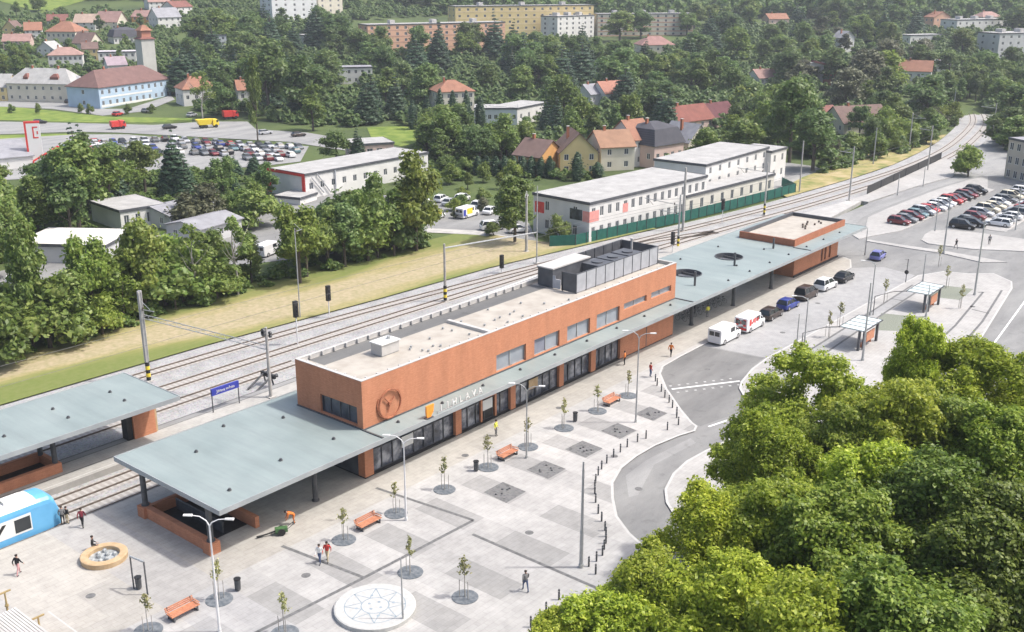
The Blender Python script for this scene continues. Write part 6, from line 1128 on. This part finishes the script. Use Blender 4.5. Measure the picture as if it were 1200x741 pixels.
LAND += [('the curved railway', 1120, 160, 330), ('the works yard', 540, 250, 205), ('the dry grass verge', 250, 340, 175), ('the town road', 250, 155, 315), ('the supermarket car park', 250, 180, 270), ('the railway bank', 1010, 190, 270), ('the left picture edge', 0, 300, 190)]
# other things that trees must leave in view
for q in ((150, 163, 356, 190, 255, .35), (40, 140, 420, 164, 300, .2), (12, 318, 42, 334, 165, .3), (500, 230, 595, 276, 185, .03), (300, 290, 322, 302, 180, .4), (430, 150, 500, 170, 285, .35), (36, 155, 50, 190, 245, .1), (1110, 118, 1160, 190, 300, .03), (900, 195, 1100, 240, 260, .02), (600, 230, 640, 285, 170, .1), (0, 0, 100, 12, 700, .3)):
    OCC.append([*q, 0.0, []])
# ================================================================== TREES
def ico(sub=1):
    bm = bmesh.new(); bmesh.ops.create_icosphere(bm, subdivisions=sub, radius=1.0); v = np.array([q.co[:] for q in bm.verts]); f = [[q.index for q in p.verts] for p in bm.faces]; bm.free(); return v, f
ICO = ico(2)
def leaf_mesh(name, clumps, n, size, m, seed, core=.7, droop=0.0, aspect=1.0):
    """Crown: leaf cards spread through a set of clumps, over a smaller uneven inner mass of foliage."""
    rs = np.random.RandomState(seed); C = np.array([c[:3] for c in clumps]); Rr = np.array([c[3] for c in clumps]); F = np.array([c[4] if len(c) > 4 else .85 for c in clumps])
    wgt = Rr**2; idx = rs.choice(len(clumps), n, p=wgt/wgt.sum()); d = rs.normal(size=(n, 3)); d /= np.linalg.norm(d, axis=1)[:, None]
    d[:, 2] = np.where(d[:, 2] < -.55, -d[:, 2], d[:, 2]); rad = (rs.uniform(.6, 1.04, n)+(rs.rand(n) < .3)*rs.uniform(0, .34, n))*(1+.14*np.sin(d[:, 0]*7+idx)+.14*np.sin(d[:, 1]*6+d[:, 2]*5+idx*2))
    P = C[idx]+d*(Rr[idx]*rad)[:, None]*np.stack([np.ones(n), np.ones(n), F[idx]], 1)
    dist = np.linalg.norm((P[:, None, :]-C[None])/np.stack([Rr, Rr, Rr*F], 1)[None], axis=2); keep = (dist < .55).sum(1) == 0; P, d = P[keep], d[keep]; n = len(P)
    nm = d*.7+rs.normal(size=(n, 3))*.5+np.array([0.12, -.15, .55]); nm /= np.linalg.norm(nm, axis=1)[:, None]
    a = np.cross(nm, rs.normal(size=(n, 3))); a /= np.linalg.norm(a, axis=1)[:, None]; b = np.cross(nm, a); s = size*rs.uniform(.5, 1.45, n)
    u = a*s[:, None]; v = b*(s*rs.uniform(.55, .9, n)*aspect)[:, None]; k = nm*(s*.28)[:, None]
    V = np.stack([P-u, P-v*.8-k*.2, P+u-k, P+v*.8-k*.2], 1).reshape(-1, 3); q = np.arange(n*4).reshape(-1, 4)
    vs = [V]; faces = [q]; off = n*4; iv, if_ = ICO; tri = []
    if core:
        for (c, r, f) in zip(C, Rr, F):
            dd = 1+.18*np.sin(iv[:, 0]*5+c[0])*np.sin(iv[:, 1]*5+c[1])+.12*np.sin(iv[:, 2]*8); vs.append(c+iv*dd[:, None]*r*core*np.array([1, 1, f])); tri.append(np.array(if_)+off); off += len(iv)
    V = np.concatenate(vs); me = bpy.data.meshes.new(name); T = np.concatenate(tri) if tri else np.zeros((0, 3), int)
    me.vertices.add(len(V)); me.vertices.foreach_set('co', V.ravel()); nl = n*4+len(T)*3; me.loops.add(nl); me.loops.foreach_set('vertex_index', np.concatenate([q.ravel(), T.ravel()]))
    me.polygons.add(n+len(T)); me.polygons.foreach_set('loop_start', np.concatenate([np.arange(n)*4, n*4+np.arange(len(T))*3])); me.polygons.foreach_set('loop_total', np.concatenate([np.full(n, 4), np.full(len(T), 3)]))
    me.materials.append(m); me.update(calc_edges=True); me.validate(); return me
def clumps_round(rs, R, h0, h1, n, var=.5):
    out = [(0, 0, (h0+h1)/2, R*.62, (h1-h0)/2/R*.9)]
    for k in range(n):
        a = rs.uniform(0, 2*PI); z = rs.uniform(0, 1); rr = R*(.72*math.sin(PI*min(.92, .22+z*.72)))*rs.uniform(.75, 1.1); r = R*rs.uniform(.26, .46)
        out.append((rr*math.cos(a), rr*math.sin(a), h0+(h1-h0)*(z*.86+.08), r, rs.uniform(.7, .95)))
    return out
def trunk_mesh(rs, h, r, lean=.04, limbs=5, m=None):
    w = MB(); w.tube([(0, 0, -.6), (rs.uniform(-lean, lean)*h*.3, 0, h*.3), (rs.uniform(-lean, lean)*h, rs.uniform(-lean, lean)*h, h*.62), (0, 0, h*.9)], [r*1.35, r, r*.7, r*.2], 7)
    for k in range(limbs):
        a = rs.uniform(0, 6.28); z = h*rs.uniform(.3, .6); l = h*rs.uniform(.18, .3); w.tube([(0, 0, z), (l*.6*math.cos(a), l*.6*math.sin(a), z+l*.5), (l*math.cos(a), l*math.sin(a), z+l*1.1)], [r*.45, r*.3, r*.1], 5)
    return w.mesh('trunk', m or M_BARK)
PROTO = {}
def mk():
    for k in range(4): rs = np.random.RandomState(100+k); PROTO['round', k] = (leaf_mesh('crown', clumps_round(rs, .36, .24, .98, 11), 4600, .0245, L_MID, 200+k), trunk_mesh(rs, .9, .022), .4)
    for k in range(3): rs = np.random.RandomState(120+k); PROTO['tall', k] = (leaf_mesh('crown', clumps_round(rs, .25, .2, .99, 12), 4200, .022, L_MID, 220+k), trunk_mesh(rs, .92, .018), .28)
    for k in range(2): rs = np.random.RandomState(130+k); PROTO['airy', k] = (leaf_mesh('crown', [(c[0], c[1], c[2], c[3]*.75, c[4]) for c in clumps_round(rs, .26, .3, .98, 14)[1:]], 1900, .019, L_MID, 230+k, core=0), trunk_mesh(rs, .95, .013, .06, 9, M_BARKP), .26)
    for k in range(2):
        rs = np.random.RandomState(140+k); cl = []
        for i in range(13):
            z = .1+.86*i/12; r = .21*(1-i/12.6)+.015
            for j in range(5 if i < 9 else 2): a = 2*PI*j/5+i*.8; cl.append((r*.62*math.cos(a), r*.62*math.sin(a), z, r*.5+.008, .55))
        PROTO['conifer', k] = (leaf_mesh('crown', cl, 4200, .02, L_CON, 240+k, core=.75, aspect=.7), trunk_mesh(rs, .95, .016, .0, 0), .2)
    rs = np.random.RandomState(150); cl = [(0, 0, .04+.92*i/11, .105*math.sin(PI*(.25+.7*i/11))+.02, 1.2) for i in range(12)]; PROTO['column', 0] = (leaf_mesh('crown', cl, 1500, .022, L_CON, 250, core=.85), trunk_mesh(rs, .7, .012, 0, 0), .12)
    for k in range(2): rs = np.random.RandomState(160+k); PROTO['bush', k] = (leaf_mesh('crown', [(c[0], c[1], max(.2, c[2]), c[3], c[4]) for c in clumps_round(rs, .62, .05, .95, 9)], 3400, .042, L_MID, 260+k), trunk_mesh(rs, .6, .03, .1, 4), .62)
mk()
TONE = {'bright': L_FRESH, 'mid': L_MID, 'dark': L_DARK, 'needle': L_CON, 'olive': L_OLIVE}
NTREE = 0
def tree(kind, x, y, h, tone, label, group, wf=1.0, z=None):
    global NTREE; ks = [k for k in PROTO if k[0] == kind]; P = PROTO[random.choice(ks)]; z = tz(x, y) if z is None else z
    t = thing({'conifer': 'conifer_tree', 'column': 'columnar_thuja', 'bush': 'bush'}.get(kind, 'broadleaf_tree'), label, 'bush' if kind == 'bush' else 'tree', (x, y, z), random.uniform(0, 6.28), group); t.scale = (h*wf, h*wf, h)
    c = link('crown', P[0], t)
    if TONE[tone] is not P[0].materials[0]: c.material_slots[0].link = 'OBJECT'; c.material_slots[0].material = TONE[tone]
    link('trunk', P[1], t); NTREE += 1; return t
def inpoly(x, y, P):
    r = False; n = len(P)
    for i in range(n):
        x1, y1 = P[i][0], P[i][1]; x2, y2 = P[i-1][0], P[i-1][1]
        if (y1 > y) != (y2 > y) and x < (x2-x1)*(y-y1)/(y2-y1)+x1: r = not r
    return r
PLACED = []
def blocked(x, y, h, rw):
    p = Vector((x, y, tz(x, y))); bx, by, q = prj(p); tx, ty, _ = prj(p+Vector((0, 0, h))); hw = rw*h*FPX/q*.85; hits = []
    for o in OCC:
        if q > o[4]-1: continue
        ox = min(bx+hw, o[2])-max(bx-hw, o[0]); oy = min(by-.1*(by-ty), o[3])-max(ty, o[1])
        if ox > 0 and oy > 0:
            a = ox*oy*.8; A = (o[2]-o[0])*(o[3]-o[1])
            if o[6]+a > o[5]*A: return None
            hits.append((o, a))
    return hits
TNAME = {'bright': 'light green', 'mid': 'green', 'dark': 'dark green', 'needle': 'blackish green', 'olive': 'grey olive'}
SEEN = {}
def tlabel(kind, tone, h, px, py, q):
    best = min(LAND, key=lambda l: math.hypot((px-l[1])/1.3, (py-l[2]))+abs(q-l[3])*.12); dx = px-best[1]
    rel = ('left of' if dx < -14 else 'right of' if dx > 14 else 'behind' if q > best[3] else 'in front of'); sz = 'small' if h < 8 else 'tall' if h > 13.5 else 'middling'
    nm = {'round': 'round crowned tree', 'tall': 'upright leafy tree', 'airy': 'thin open birch like tree', 'conifer': 'spruce', 'column': 'columnar thuja', 'bush': 'bush'}[kind]
    return f'{sz} {TNAME[tone]} {nm} {rel} {best[0]}', f'{TNAME[tone]} trees {rel} {best[0]}'
def region(pts, sp, hr, kinds, tones, base=None, maxn=999, wf=(.9, 1.25), occ=True):
    W_ = [(gt(*q) if base is None else gp(*q, base)) for q in pts]; xs = [p.x for p in W_]; ys = [p.y for p in W_]; A = abs(sum(W_[i].x*W_[i-1].y-W_[i-1].x*W_[i].y for i in range(len(W_))))/2
    n = 0
    for _ in range(int(min(6000, A/(sp*sp)*14))):
        if n >= maxn: break
        x, y = random.uniform(min(xs), max(xs)), random.uniform(min(ys), max(ys))
        if not inpoly(x, y, W_) or any(inpoly(x, y, f) for f in FOOT): continue
        kind = random.choice(kinds); tone = 'needle' if kind in ('conifer', 'column') else random.choice(tones); h = random.uniform(*hr)*(1.15 if kind == 'conifer' else 1)
        s = sp*(.6 if kind in ('conifer', 'column', 'bush') else 1)
        if any((x-a)**2+(y-b)**2 < s*s for a, b in PLACED): continue
        hits = blocked(x, y, h, PROTO[kind, 0][2]) if occ else []
        if hits is None: continue
        for o, a in hits: o[6] += a
        PLACED.append((x, y)); px, py, q = prj((x, y, tz(x, y)+h*.6))
        if not (-40 < px < IW+40 and py > -30): continue
        lab, grp = tlabel(kind, tone, h, px, py, q); tree(kind, x, y, h, tone, lab, grp, random.uniform(*wf)); n += 1
def named(px, py, top, rpx, kind, tone, label, base=-.5):
    p = gp(px, py, base) if base is not None else gt(px, py); q = prj(p)[2]; lo, hi = .5, 40
    for _ in range(30):
        m = (lo+hi)/2
        if prj(p+Vector((0, 0, m)))[1] > top: lo = m
        else: hi = m
    r = rpx*q/FPX; wf = r/(PROTO[kind, 0][2]*lo); PLACED.append((p.x, p.y)); tree(kind, p.x, p.y, lo, tone, label, label if label.startswith('dark clipped') else None, wf, p.z)
# trees that stand out one by one
for a in [(443, 302, 206, 27, 'round', 'mid', 'round green tree before the middle of the white warehouse'), (488, 294, 178, 37, 'round', 'bright', 'tall light green tree rising left of the works yard'), (352, 332, 236, 36, 'round', 'bright', 'broad light green tree right of the white van below the sheds'), (232, 358, 262, 24, 'airy', 'mid', 'thin pale birch on the edge of the dry grass'), (278, 346, 252, 24, 'airy', 'mid', 'second thin birch on the edge of the dry grass'), (172, 372, 262, 38, 'round', 'bright', 'bright broad tree just below the white panelled shed'), (112, 385, 272, 34, 'round', 'bright', 'light green tree left of the bright broad tree'), (40, 402, 262, 34, 'round', 'mid', 'large green tree beside the white car at the left edge'), (603, 284, 204, 32, 'round', 'mid', 'dark leaved tree between the yard corner and the concrete mast'), (655, 284, 252, 15, 'bush', 'mid', 'low green bush at the corner of the office building'), (578, 276, 262, 12, 'bush', 'mid', 'small dark bush below the white yard car'), (1134, 209, 174, 21, 'bush', 'bright', 'yellow green bushy tree behind the ramp at the right'), (952, 200, 132, 38, 'round', 'dark', 'big dark tree behind the yard at the end of the office complex'), (925, 190, 96, 36, 'round', 'mid', 'large round green tree above the white office end block'), (870, 196, 142, 32, 'round', 'mid', 'round tree directly behind the tall white office wing'), (825, 200, 152, 22, 'round', 'bright', 'light green tree right of the dark mansard house'), (1030, 112, 60, 36, 'round', 'bright', 'broad light tree behind the coal gantry'), (990, 135, 82, 28, 'round', 'olive', 'grey olive tree in front of the coal gantry'), (755, 138, 96, 22, 'round', 'mid', 'round tree right of the salmon roofed house'), (660, 150, 84, 26, 'round', 'mid', 'tall pale green tree right of the white hall'), (315, 136, 48, 34, 'round', 'dark', 'large dark tree in the middle of the upper wood'), (360, 140, 66, 34, 'round', 'dark', 'second large dark tree in the upper wood'), (302, 165, 66, 12, 'tall', 'mid', 'slim tree standing at the roadside by the lamp posts'), (238, 142, 82, 16, 'airy', 'mid', 'birch at the roadside behind the yellow lorry'), (420, 192, 146, 10, 'conifer', 'needle', 'small dark spruce beside the flat roofed pavilion'), (394, 192, 152, 22, 'round', 'dark', 'dark round tree left of the flat roofed pavilion'), (298, 204, 178, 9, 'conifer', 'needle', 'small spruce below the supermarket car park'), (276, 206, 181, 9, 'conifer', 'needle', 'second small spruce below the supermarket car park'), (278, 240, 206, 9, 'conifer', 'needle', 'spruce right of the long low shed')]: named(*a)
for k, (px, py, top) in enumerate(((1112, 119, 88), (1122, 122, 92), (1133, 117, 84), (1143, 119, 86), (1156, 123, 90), (1128, 110, 78), (1148, 110, 78))): named(px, py, top, 11, 'round', ['mid', 'dark'][k % 2], f'{["green", "dark green"][k % 2]} tree where the railway vanishes, {ORD[k]} counted from the left and front', None)
for k, (px, py, top, r) in enumerate(((508, 222, 200, 10), (528, 216, 192, 12), (548, 222, 202, 9), (566, 214, 192, 11), (586, 222, 203, 9), (600, 212, 188, 12), (520, 204, 182, 12), (545, 202, 184, 11), (478, 216, 190, 12))): named(px, py, top, r, ['round', 'bush'][k % 2], ['bright', 'mid'][(k//2) % 2], f'low {["round tree", "leafy bush"][k % 2]} at the back edge of the works yard, {ORD[k]} of nine')
for a in [(418, 306, 225, 22, 'round', 'mid', 'green tree left of the round tree before the warehouse'), (462, 300, 222, 22, 'tall', 'mid', 'upright tree between the round and the tall tree by the yard'), (385, 316, 244, 24, 'round', 'mid', 'round tree in the thicket below the lean to'), (300, 262, 214, 22, 'round', 'mid', 'round tree left of the red framed warehouse end')]: named(*a)
for k, (px, top) in enumerate(((501, 112), (516, 104), (531, 106), (547, 106), (563, 113), (484, 118))): named(px, 152, top, 6.2, 'column', 'needle', f'dark columnar thuja, {ORD[k]} in the row before the salmon roofed villa' if k < 5 else 'dark columnar thuja a little apart at the left of the row', None)
for k in range(9): named(560+10.5*k, 205+k*.4, 183, 7, 'column', 'needle', 'dark clipped thuja in the hedge before the orange house', None)
for k, (px, py) in enumerate(((676, 212), (700, 208))): named(px, py, 178 if k == 0 else 190, 8, 'column', 'needle', ['dark thuja in front of the yellow walled house', 'smaller thuja at the right corner of the yellow walled house'][k], None)
# woods and groups of trees, each tree its own
B, R3 = -.5, ['round', 'round', 'tall', 'airy']
region([(-60, 450), (0, 430), (130, 390), (240, 354), (310, 338), (310, 322), (240, 335), (130, 365), (0, 402), (-60, 418)], 3.0, (5, 10), ['round', 'bush', 'tall', 'airy'], ['mid', 'bright', 'mid'], B, 26)
region([(310, 338), (370, 322), (500, 288), (505, 272), (400, 292), (310, 320)], 2.9, (5, 10.5), ['round', 'tall', 'airy', 'bush'], ['mid', 'mid', 'dark', 'bright'], B, 22)
region([(-60, 410), (0, 395), (60, 368), (105, 345), (90, 315), (-60, 318)], 4.2, (11, 16), ['round', 'tall'], ['mid', 'dark'], B, 14)
region([(-60, 318), (60, 295), (130, 262), (130, 235), (-60, 262)], 5.0, (11, 16), ['round', 'tall'], ['dark', 'mid'], B, 16)
region([(60, 262), (150, 240), (250, 240), (335, 236), (345, 214), (250, 206), (140, 214), (40, 226)], 5.2, (8, 13), ['round', 'tall', 'conifer', 'round'], ['dark', 'mid', 'dark', 'bright'], B, 26, (1.1, 1.5))
region([(200, 290), (330, 262), (330, 245), (200, 262)], 4.5, (4, 8), ['bush', 'airy', 'round'], ['mid', 'olive'], B, 10)
region([(500, 262), (600, 262), (600, 232), (500, 222), (460, 235)], 5, (1.5, 2.8), ['bush'], ['mid', 'bright', 'olive'], B, 9)
region([(455, 212), (590, 205), (620, 190), (620, 160), (560, 152), (505, 168), (470, 190)], 5.4, (8, 12), ['round', 'round', 'tall'], ['dark', 'mid', 'mid'], None, 36, (1.1, 1.5))
region([(640, 190), (700, 168), (760, 160), (790, 166), (760, 145), (700, 132), (640, 132), (610, 160)], 6, (8, 13), ['round', 'tall', 'conifer'], ['mid', 'dark'], None, 16)
region([(205, 150), (290, 142), (350, 152), (425, 160), (500, 142), (500, 112), (440, 96), (380, 104), (330, 100), (250, 108), (205, 122)], 6.6, (10, 16), ['round', 'round', 'tall', 'conifer'], ['dark', 'mid', 'dark'], None, 30, (1.2, 1.6))
region([(205, 112), (330, 98), (395, 80), (430, 96), (510, 112), (530, 86), (430, 72), (385, 44), (300, 36), (230, 52), (205, 90)], 8.0, (12, 18), ['round', 'tall', 'conifer', 'round'], ['dark', 'dark', 'mid'], None, 34, (1.25, 1.7))
region([(440, 90), (520, 92), (620, 90), (700, 80), (695, 62), (600, 68), (440, 70)], 6.0, (13, 19), ['conifer', 'conifer', 'round'], ['dark', 'mid'], None, 26, (1.0, 1.35))
region([(560, 122), (640, 126), (700, 142), (780, 150), (800, 124), (860, 122), (890, 104), (800, 72), (700, 78), (620, 88), (560, 95)], 8.0, (11, 17), ['round', 'round', 'tall', 'conifer'], ['mid', 'dark', 'dark'], None, 32, (1.25, 1.7))
region([(830, 190), (900, 176), (960, 190), (1010, 182), (1060, 176), (1050, 158), (980, 148), (900, 132), (800, 150)], 6.5, (8, 13), ['round', 'round', 'bush'], ['mid', 'bright', 'dark'], None, 22)
region([(870, 140), (960, 150), (1040, 158), (1118, 138), (1128, 118), (1100, 62), (1000, 52), (900, 62), (850, 95)], 8.5, (10, 17), ['round', 'round', 'tall'], ['mid', 'dark', 'dark', 'olive'], None, 40, (1.25, 1.7))
region([(1176, 196), (1260, 196), (1260, 100), (1200, 76), (1140, 98), (1150, 122), (1172, 138), (1172, 160)], 7.0, (9, 14), ['round', 'tall', 'round'], ['mid', 'dark'], None, 22, (1.2, 1.6))
region([(965, 204), (1060, 180), (1100, 164), (1120, 152), (1126, 142), (1112, 134), (1060, 158), (1000, 176), (965, 188)], 4.2, (3, 6.5), ['bush', 'round'], ['mid', 'bright', 'olive'], B, 26)
region([(700, 78), (870, 96), (1000, 60), (1130, 80), (1230, 76), (1230, 34), (1000, 24), (820, 30), (700, 50)], 12.0, (12, 18), ['round', 'round', 'tall', 'conifer'], ['mid', 'dark', 'mid'], None, 34, (1.3, 1.8))
region([(1096, 120), (1180, 120), (1185, 104), (1096, 104)], 6, (9, 14), ['round', 'tall'], ['mid', 'dark'], None, 12, (1.1, 1.5))
region([(0, 100), (60, 76), (110, 88), (200, 78), (215, 40), (140, 14), (60, 10), (0, 20), (-30, 60)], 9, (5, 10), ['round', 'bush', 'tall'], ['mid', 'dark'], None, 22)
region([(-30, 96), (40, 92), (40, 62), (-30, 70)], 6, (8, 12), ['round'], ['mid', 'bright'], None, 5)
for k, px in enumerate((14, 46, 96, 106, 178, 150)): named(px, 133 + (k % 2), 122, 5, 'bush', 'mid', f'small round bush, {ORD[k]} from the left on the verge below the cream house' if k < 3 else f'small round bush on the verge below the blue building, {ORD[k-3]} from its corner', None)
# the far wood along the skyline reads as one mass
def far_wood():
    rs = np.random.RandomState(9); base = [leaf_mesh('far', clumps_round(np.random.RandomState(300+k), .42, .1, 1.0, 6), 260, .085, L_DARK, 310+k, .85) for k in range(3)]; co = []; qs = []
    for b in base: v = np.zeros(len(b.vertices)*3); b.vertices.foreach_get('co', v); co.append(v.reshape(-1, 3)); qs.append([tuple(p.vertices) for p in b.polygons])
    V, Fc, off = [], [], 0
    for _ in range(5200):
        q = rs.uniform(690, 1500); lat = rs.uniform(-.56, .56)*q; x = CAM[0]+q*CY+lat*SY; y = CAM[1]+q*SY-lat*CY
        px, py, _ = prj((x, y, tz(x, y)+8))
        if py < -40 or (px < 110 and 3 < py < 22 and rs.rand() < .9): continue
        if any(o[4] < q+30 and False for o in OCC): continue
        hit = blocked(x, y, 14, .42)
        if hit is None or any(inpoly(x, y, f) for f in FOOT): continue
        k = rs.randint(3); h = rs.uniform(11, 19); c = co[k]*np.array([h*1.1, h*1.1, h])+np.array([x, y, tz(x, y)-.5]); V.append(c); Fc += [tuple(i+off for i in f) for f in qs[k]]; off += len(c)
        if len(V) > 1100: break
    me = bpy.data.meshes.new('distant_wood'); me.from_pydata(np.concatenate(V).tolist(), [], Fc); me.materials.append(L_DARK); o = link('distant_wood', me); tag(o, 'distant wood covering the hills along the top of the picture', 'wood', None, 'stuff')
far_wood()
# shrubs and low growth between the trees of the hillsides and the railway banks: one uncountable mass
def undergrowth(name, label, polys, sp, hr, m, seed, base=None, faces=130):
    rs = np.random.RandomState(seed); me_ = [leaf_mesh('low', [(c[0], c[1], max(.25, c[2]), c[3], c[4]) for c in clumps_round(np.random.RandomState(seed+k), .62, .05, .95, 6)], faces, .12, m, seed+10+k, .85) for k in range(3)]; co, qs = [], []
    for b in me_: v = np.zeros(len(b.vertices)*3); b.vertices.foreach_get('co', v); co.append(v.reshape(-1, 3)); qs.append([tuple(p.vertices) for p in b.polygons])
    V, Fc, off = [], [], 0
    for pts in polys:
        W_ = [(gt(*q) if base is None else gp(*q, base)) for q in pts]; xs = [p.x for p in W_]; ys = [p.y for p in W_]; A = abs(sum(W_[i].x*W_[i-1].y-W_[i-1].x*W_[i].y for i in range(len(W_))))/2
        bb = (max(xs)-min(xs))*(max(ys)-min(ys))
        for _ in range(int(bb/(sp*sp))):
            x, y = rs.uniform(min(xs), max(xs)), rs.uniform(min(ys), max(ys))
            if not inpoly(x, y, W_) or any(inpoly(x, y, f) for f in FOOT): continue
            h = rs.uniform(*hr); hit = blocked(x, y, h, .6)
            if hit is None or any(a > .05*(o[2]-o[0])*(o[3]-o[1]) for o, a in hit): continue
            if any(inpoly(*prj((x, y, tz(x, y)))[:2], q) for q in KEEP): continue
            k = rs.randint(3); V.append(co[k]*np.array([h, h, h])*np.array([1.15, 1.15, 1])+np.array([x, y, tz(x, y)-.3])); Fc += [tuple(i+off for i in f) for f in qs[k]]; off += len(co[k])
    me = bpy.data.meshes.new(name); me.from_pydata(np.concatenate(V).tolist(), [], Fc); me.materials.append(m); o = link(name, me); tag(o, label, 'undergrowth', None, 'stuff')
KEEP = [[(-80, 108), (86, 116), (125, 127), (205, 108), (230, 136), (300, 140), (430, 166), (505, 175), (500, 190), (360, 176), (352, 194), (300, 200), (200, 202), (140, 206), (-80, 210)], [(425, 148), (505, 148), (505, 174), (430, 168)], [(-40, -10), (130, -10), (110, 10), (50, 19), (0, 6), (-40, 4)]]
undergrowth('hillside_undergrowth', 'dark bushy undergrowth filling the gaps between the trees on the hillsides', [[(205, 150), (500, 150), (640, 190), (700, 165), (780, 200), (860, 180), (900, 90), (700, 60), (640, 44), (530, 60), (430, 66), (380, 30), (230, 40), (200, 100)], [(860, 170), (960, 188), (1060, 178), (1118, 140), (1120, 100), (1240, 80), (1240, 36), (1000, 30), (820, 34), (760, 80)], [(1165, 190), (1240, 190), (1240, 90), (1150, 104), (1160, 140)], [(0, 98), (210, 90), (210, 30), (120, 12), (0, 24)], [(200, 40), (380, 30), (640, 12), (1240, 30), (1240, 4), (200, 4)]], 5.2, (2.2, 5.5), L_DARK, 700)
undergrowth('thicket_undergrowth', 'leafy undergrowth at the feet of the trees around the works yard and the sheds', [[(-60, 440), (130, 390), (310, 338), (500, 290), (500, 276), (310, 322), (130, 366), (-60, 412)], [(-60, 320), (60, 298), (130, 262), (345, 216), (250, 204), (140, 208), (-60, 240)], [(450, 212), (600, 212), (690, 215), (700, 205), (620, 158), (505, 160), (455, 185)], [(960, 206), (1060, 181), (1116, 154), (1126, 142), (1110, 134), (1060, 158), (965, 188)]], 2.9, (1.0, 2.8), L_MID, 740)
# ------------------------------------------------------------------ the big trees in the foreground
BT = []
def big_proto(seed):
    rs = np.random.RandomState(seed); h, R = 17.0, 6.0; cl2 = []
    for c in clumps_round(rs, R, 2.0, h, 40)[1:]:
        c = (c[0], c[1], c[2], c[3]*.8, c[4]); cl2.append((c[0], c[1], c[2], c[3]*.78, c[4]))
        for k in range(6): a, e = rs.uniform(0, 6.28), rs.uniform(-.3, 1.3); d = c[3]*.85; cl2.append((c[0]+d*math.cos(a)*math.cos(e), c[1]+d*math.sin(a)*math.cos(e), c[2]+d*math.sin(e)*.8, c[3]*rs.uniform(.25, .42), .8))
    BT.append((leaf_mesh('crown', cl2, 120000, .11, L_BRIGHT, seed+1, core=.4), trunk_mesh(rs, h*.85, .32, .02, 7)))
for k in range(5): big_proto(400+9*k)
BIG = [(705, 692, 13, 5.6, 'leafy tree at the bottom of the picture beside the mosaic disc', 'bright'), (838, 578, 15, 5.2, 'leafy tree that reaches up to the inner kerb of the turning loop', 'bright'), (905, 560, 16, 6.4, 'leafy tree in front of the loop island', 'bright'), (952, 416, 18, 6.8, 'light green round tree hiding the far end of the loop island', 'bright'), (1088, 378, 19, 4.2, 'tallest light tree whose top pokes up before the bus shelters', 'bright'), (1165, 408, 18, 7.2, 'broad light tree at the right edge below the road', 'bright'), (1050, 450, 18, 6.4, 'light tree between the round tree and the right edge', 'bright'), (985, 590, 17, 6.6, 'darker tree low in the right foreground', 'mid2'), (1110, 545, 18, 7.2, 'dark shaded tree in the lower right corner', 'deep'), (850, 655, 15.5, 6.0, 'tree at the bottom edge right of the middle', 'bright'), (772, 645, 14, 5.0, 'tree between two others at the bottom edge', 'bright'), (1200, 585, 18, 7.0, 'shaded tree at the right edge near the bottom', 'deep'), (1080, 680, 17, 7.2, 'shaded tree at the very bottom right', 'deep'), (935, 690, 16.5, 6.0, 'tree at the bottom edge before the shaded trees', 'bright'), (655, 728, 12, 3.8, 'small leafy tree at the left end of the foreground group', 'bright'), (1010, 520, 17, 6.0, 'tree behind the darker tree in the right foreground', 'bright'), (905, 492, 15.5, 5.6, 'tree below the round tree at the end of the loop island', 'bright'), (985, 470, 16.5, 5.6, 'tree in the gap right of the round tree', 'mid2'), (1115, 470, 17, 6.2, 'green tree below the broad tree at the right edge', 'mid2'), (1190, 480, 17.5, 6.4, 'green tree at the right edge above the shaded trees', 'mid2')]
TONE['deep'] = L_SHADE; TONE['mid2'] = L_HALF
for k, (px, py, tp, R, lab, tone) in enumerate(BIG):
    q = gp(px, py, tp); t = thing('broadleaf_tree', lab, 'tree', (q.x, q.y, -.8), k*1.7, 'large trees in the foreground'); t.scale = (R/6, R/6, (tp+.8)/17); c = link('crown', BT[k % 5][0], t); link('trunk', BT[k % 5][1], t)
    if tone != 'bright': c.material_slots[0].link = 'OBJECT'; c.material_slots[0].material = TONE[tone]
print('trees', NTREE)

# ------------------------------------------------------------------ the slightly bluish summer air
w = MB(); w.box(-420, 2300, -1000, 2300, -8, 180); hz = w.build('haze', [], None); hm = bpy.data.materials.new('haze_air'); hm.use_nodes = True; t_ = hm.node_tree; t_.nodes.clear()
pv = t_.nodes.new('ShaderNodeVolumePrincipled'); pv.inputs['Color'].default_value = (.86, .92, 1, 1); pv.inputs['Density'].default_value = 0.0002; pv.inputs['Anisotropy'].default_value = 0.2
o_ = t_.nodes.new('ShaderNodeOutputMaterial'); t_.links.new(pv.outputs[0], o_.inputs['Volume']); hz.data.materials.append(hm); tag(hz, 'thin pale bluish summer haze over the valley', 'haze', None, 'stuff')
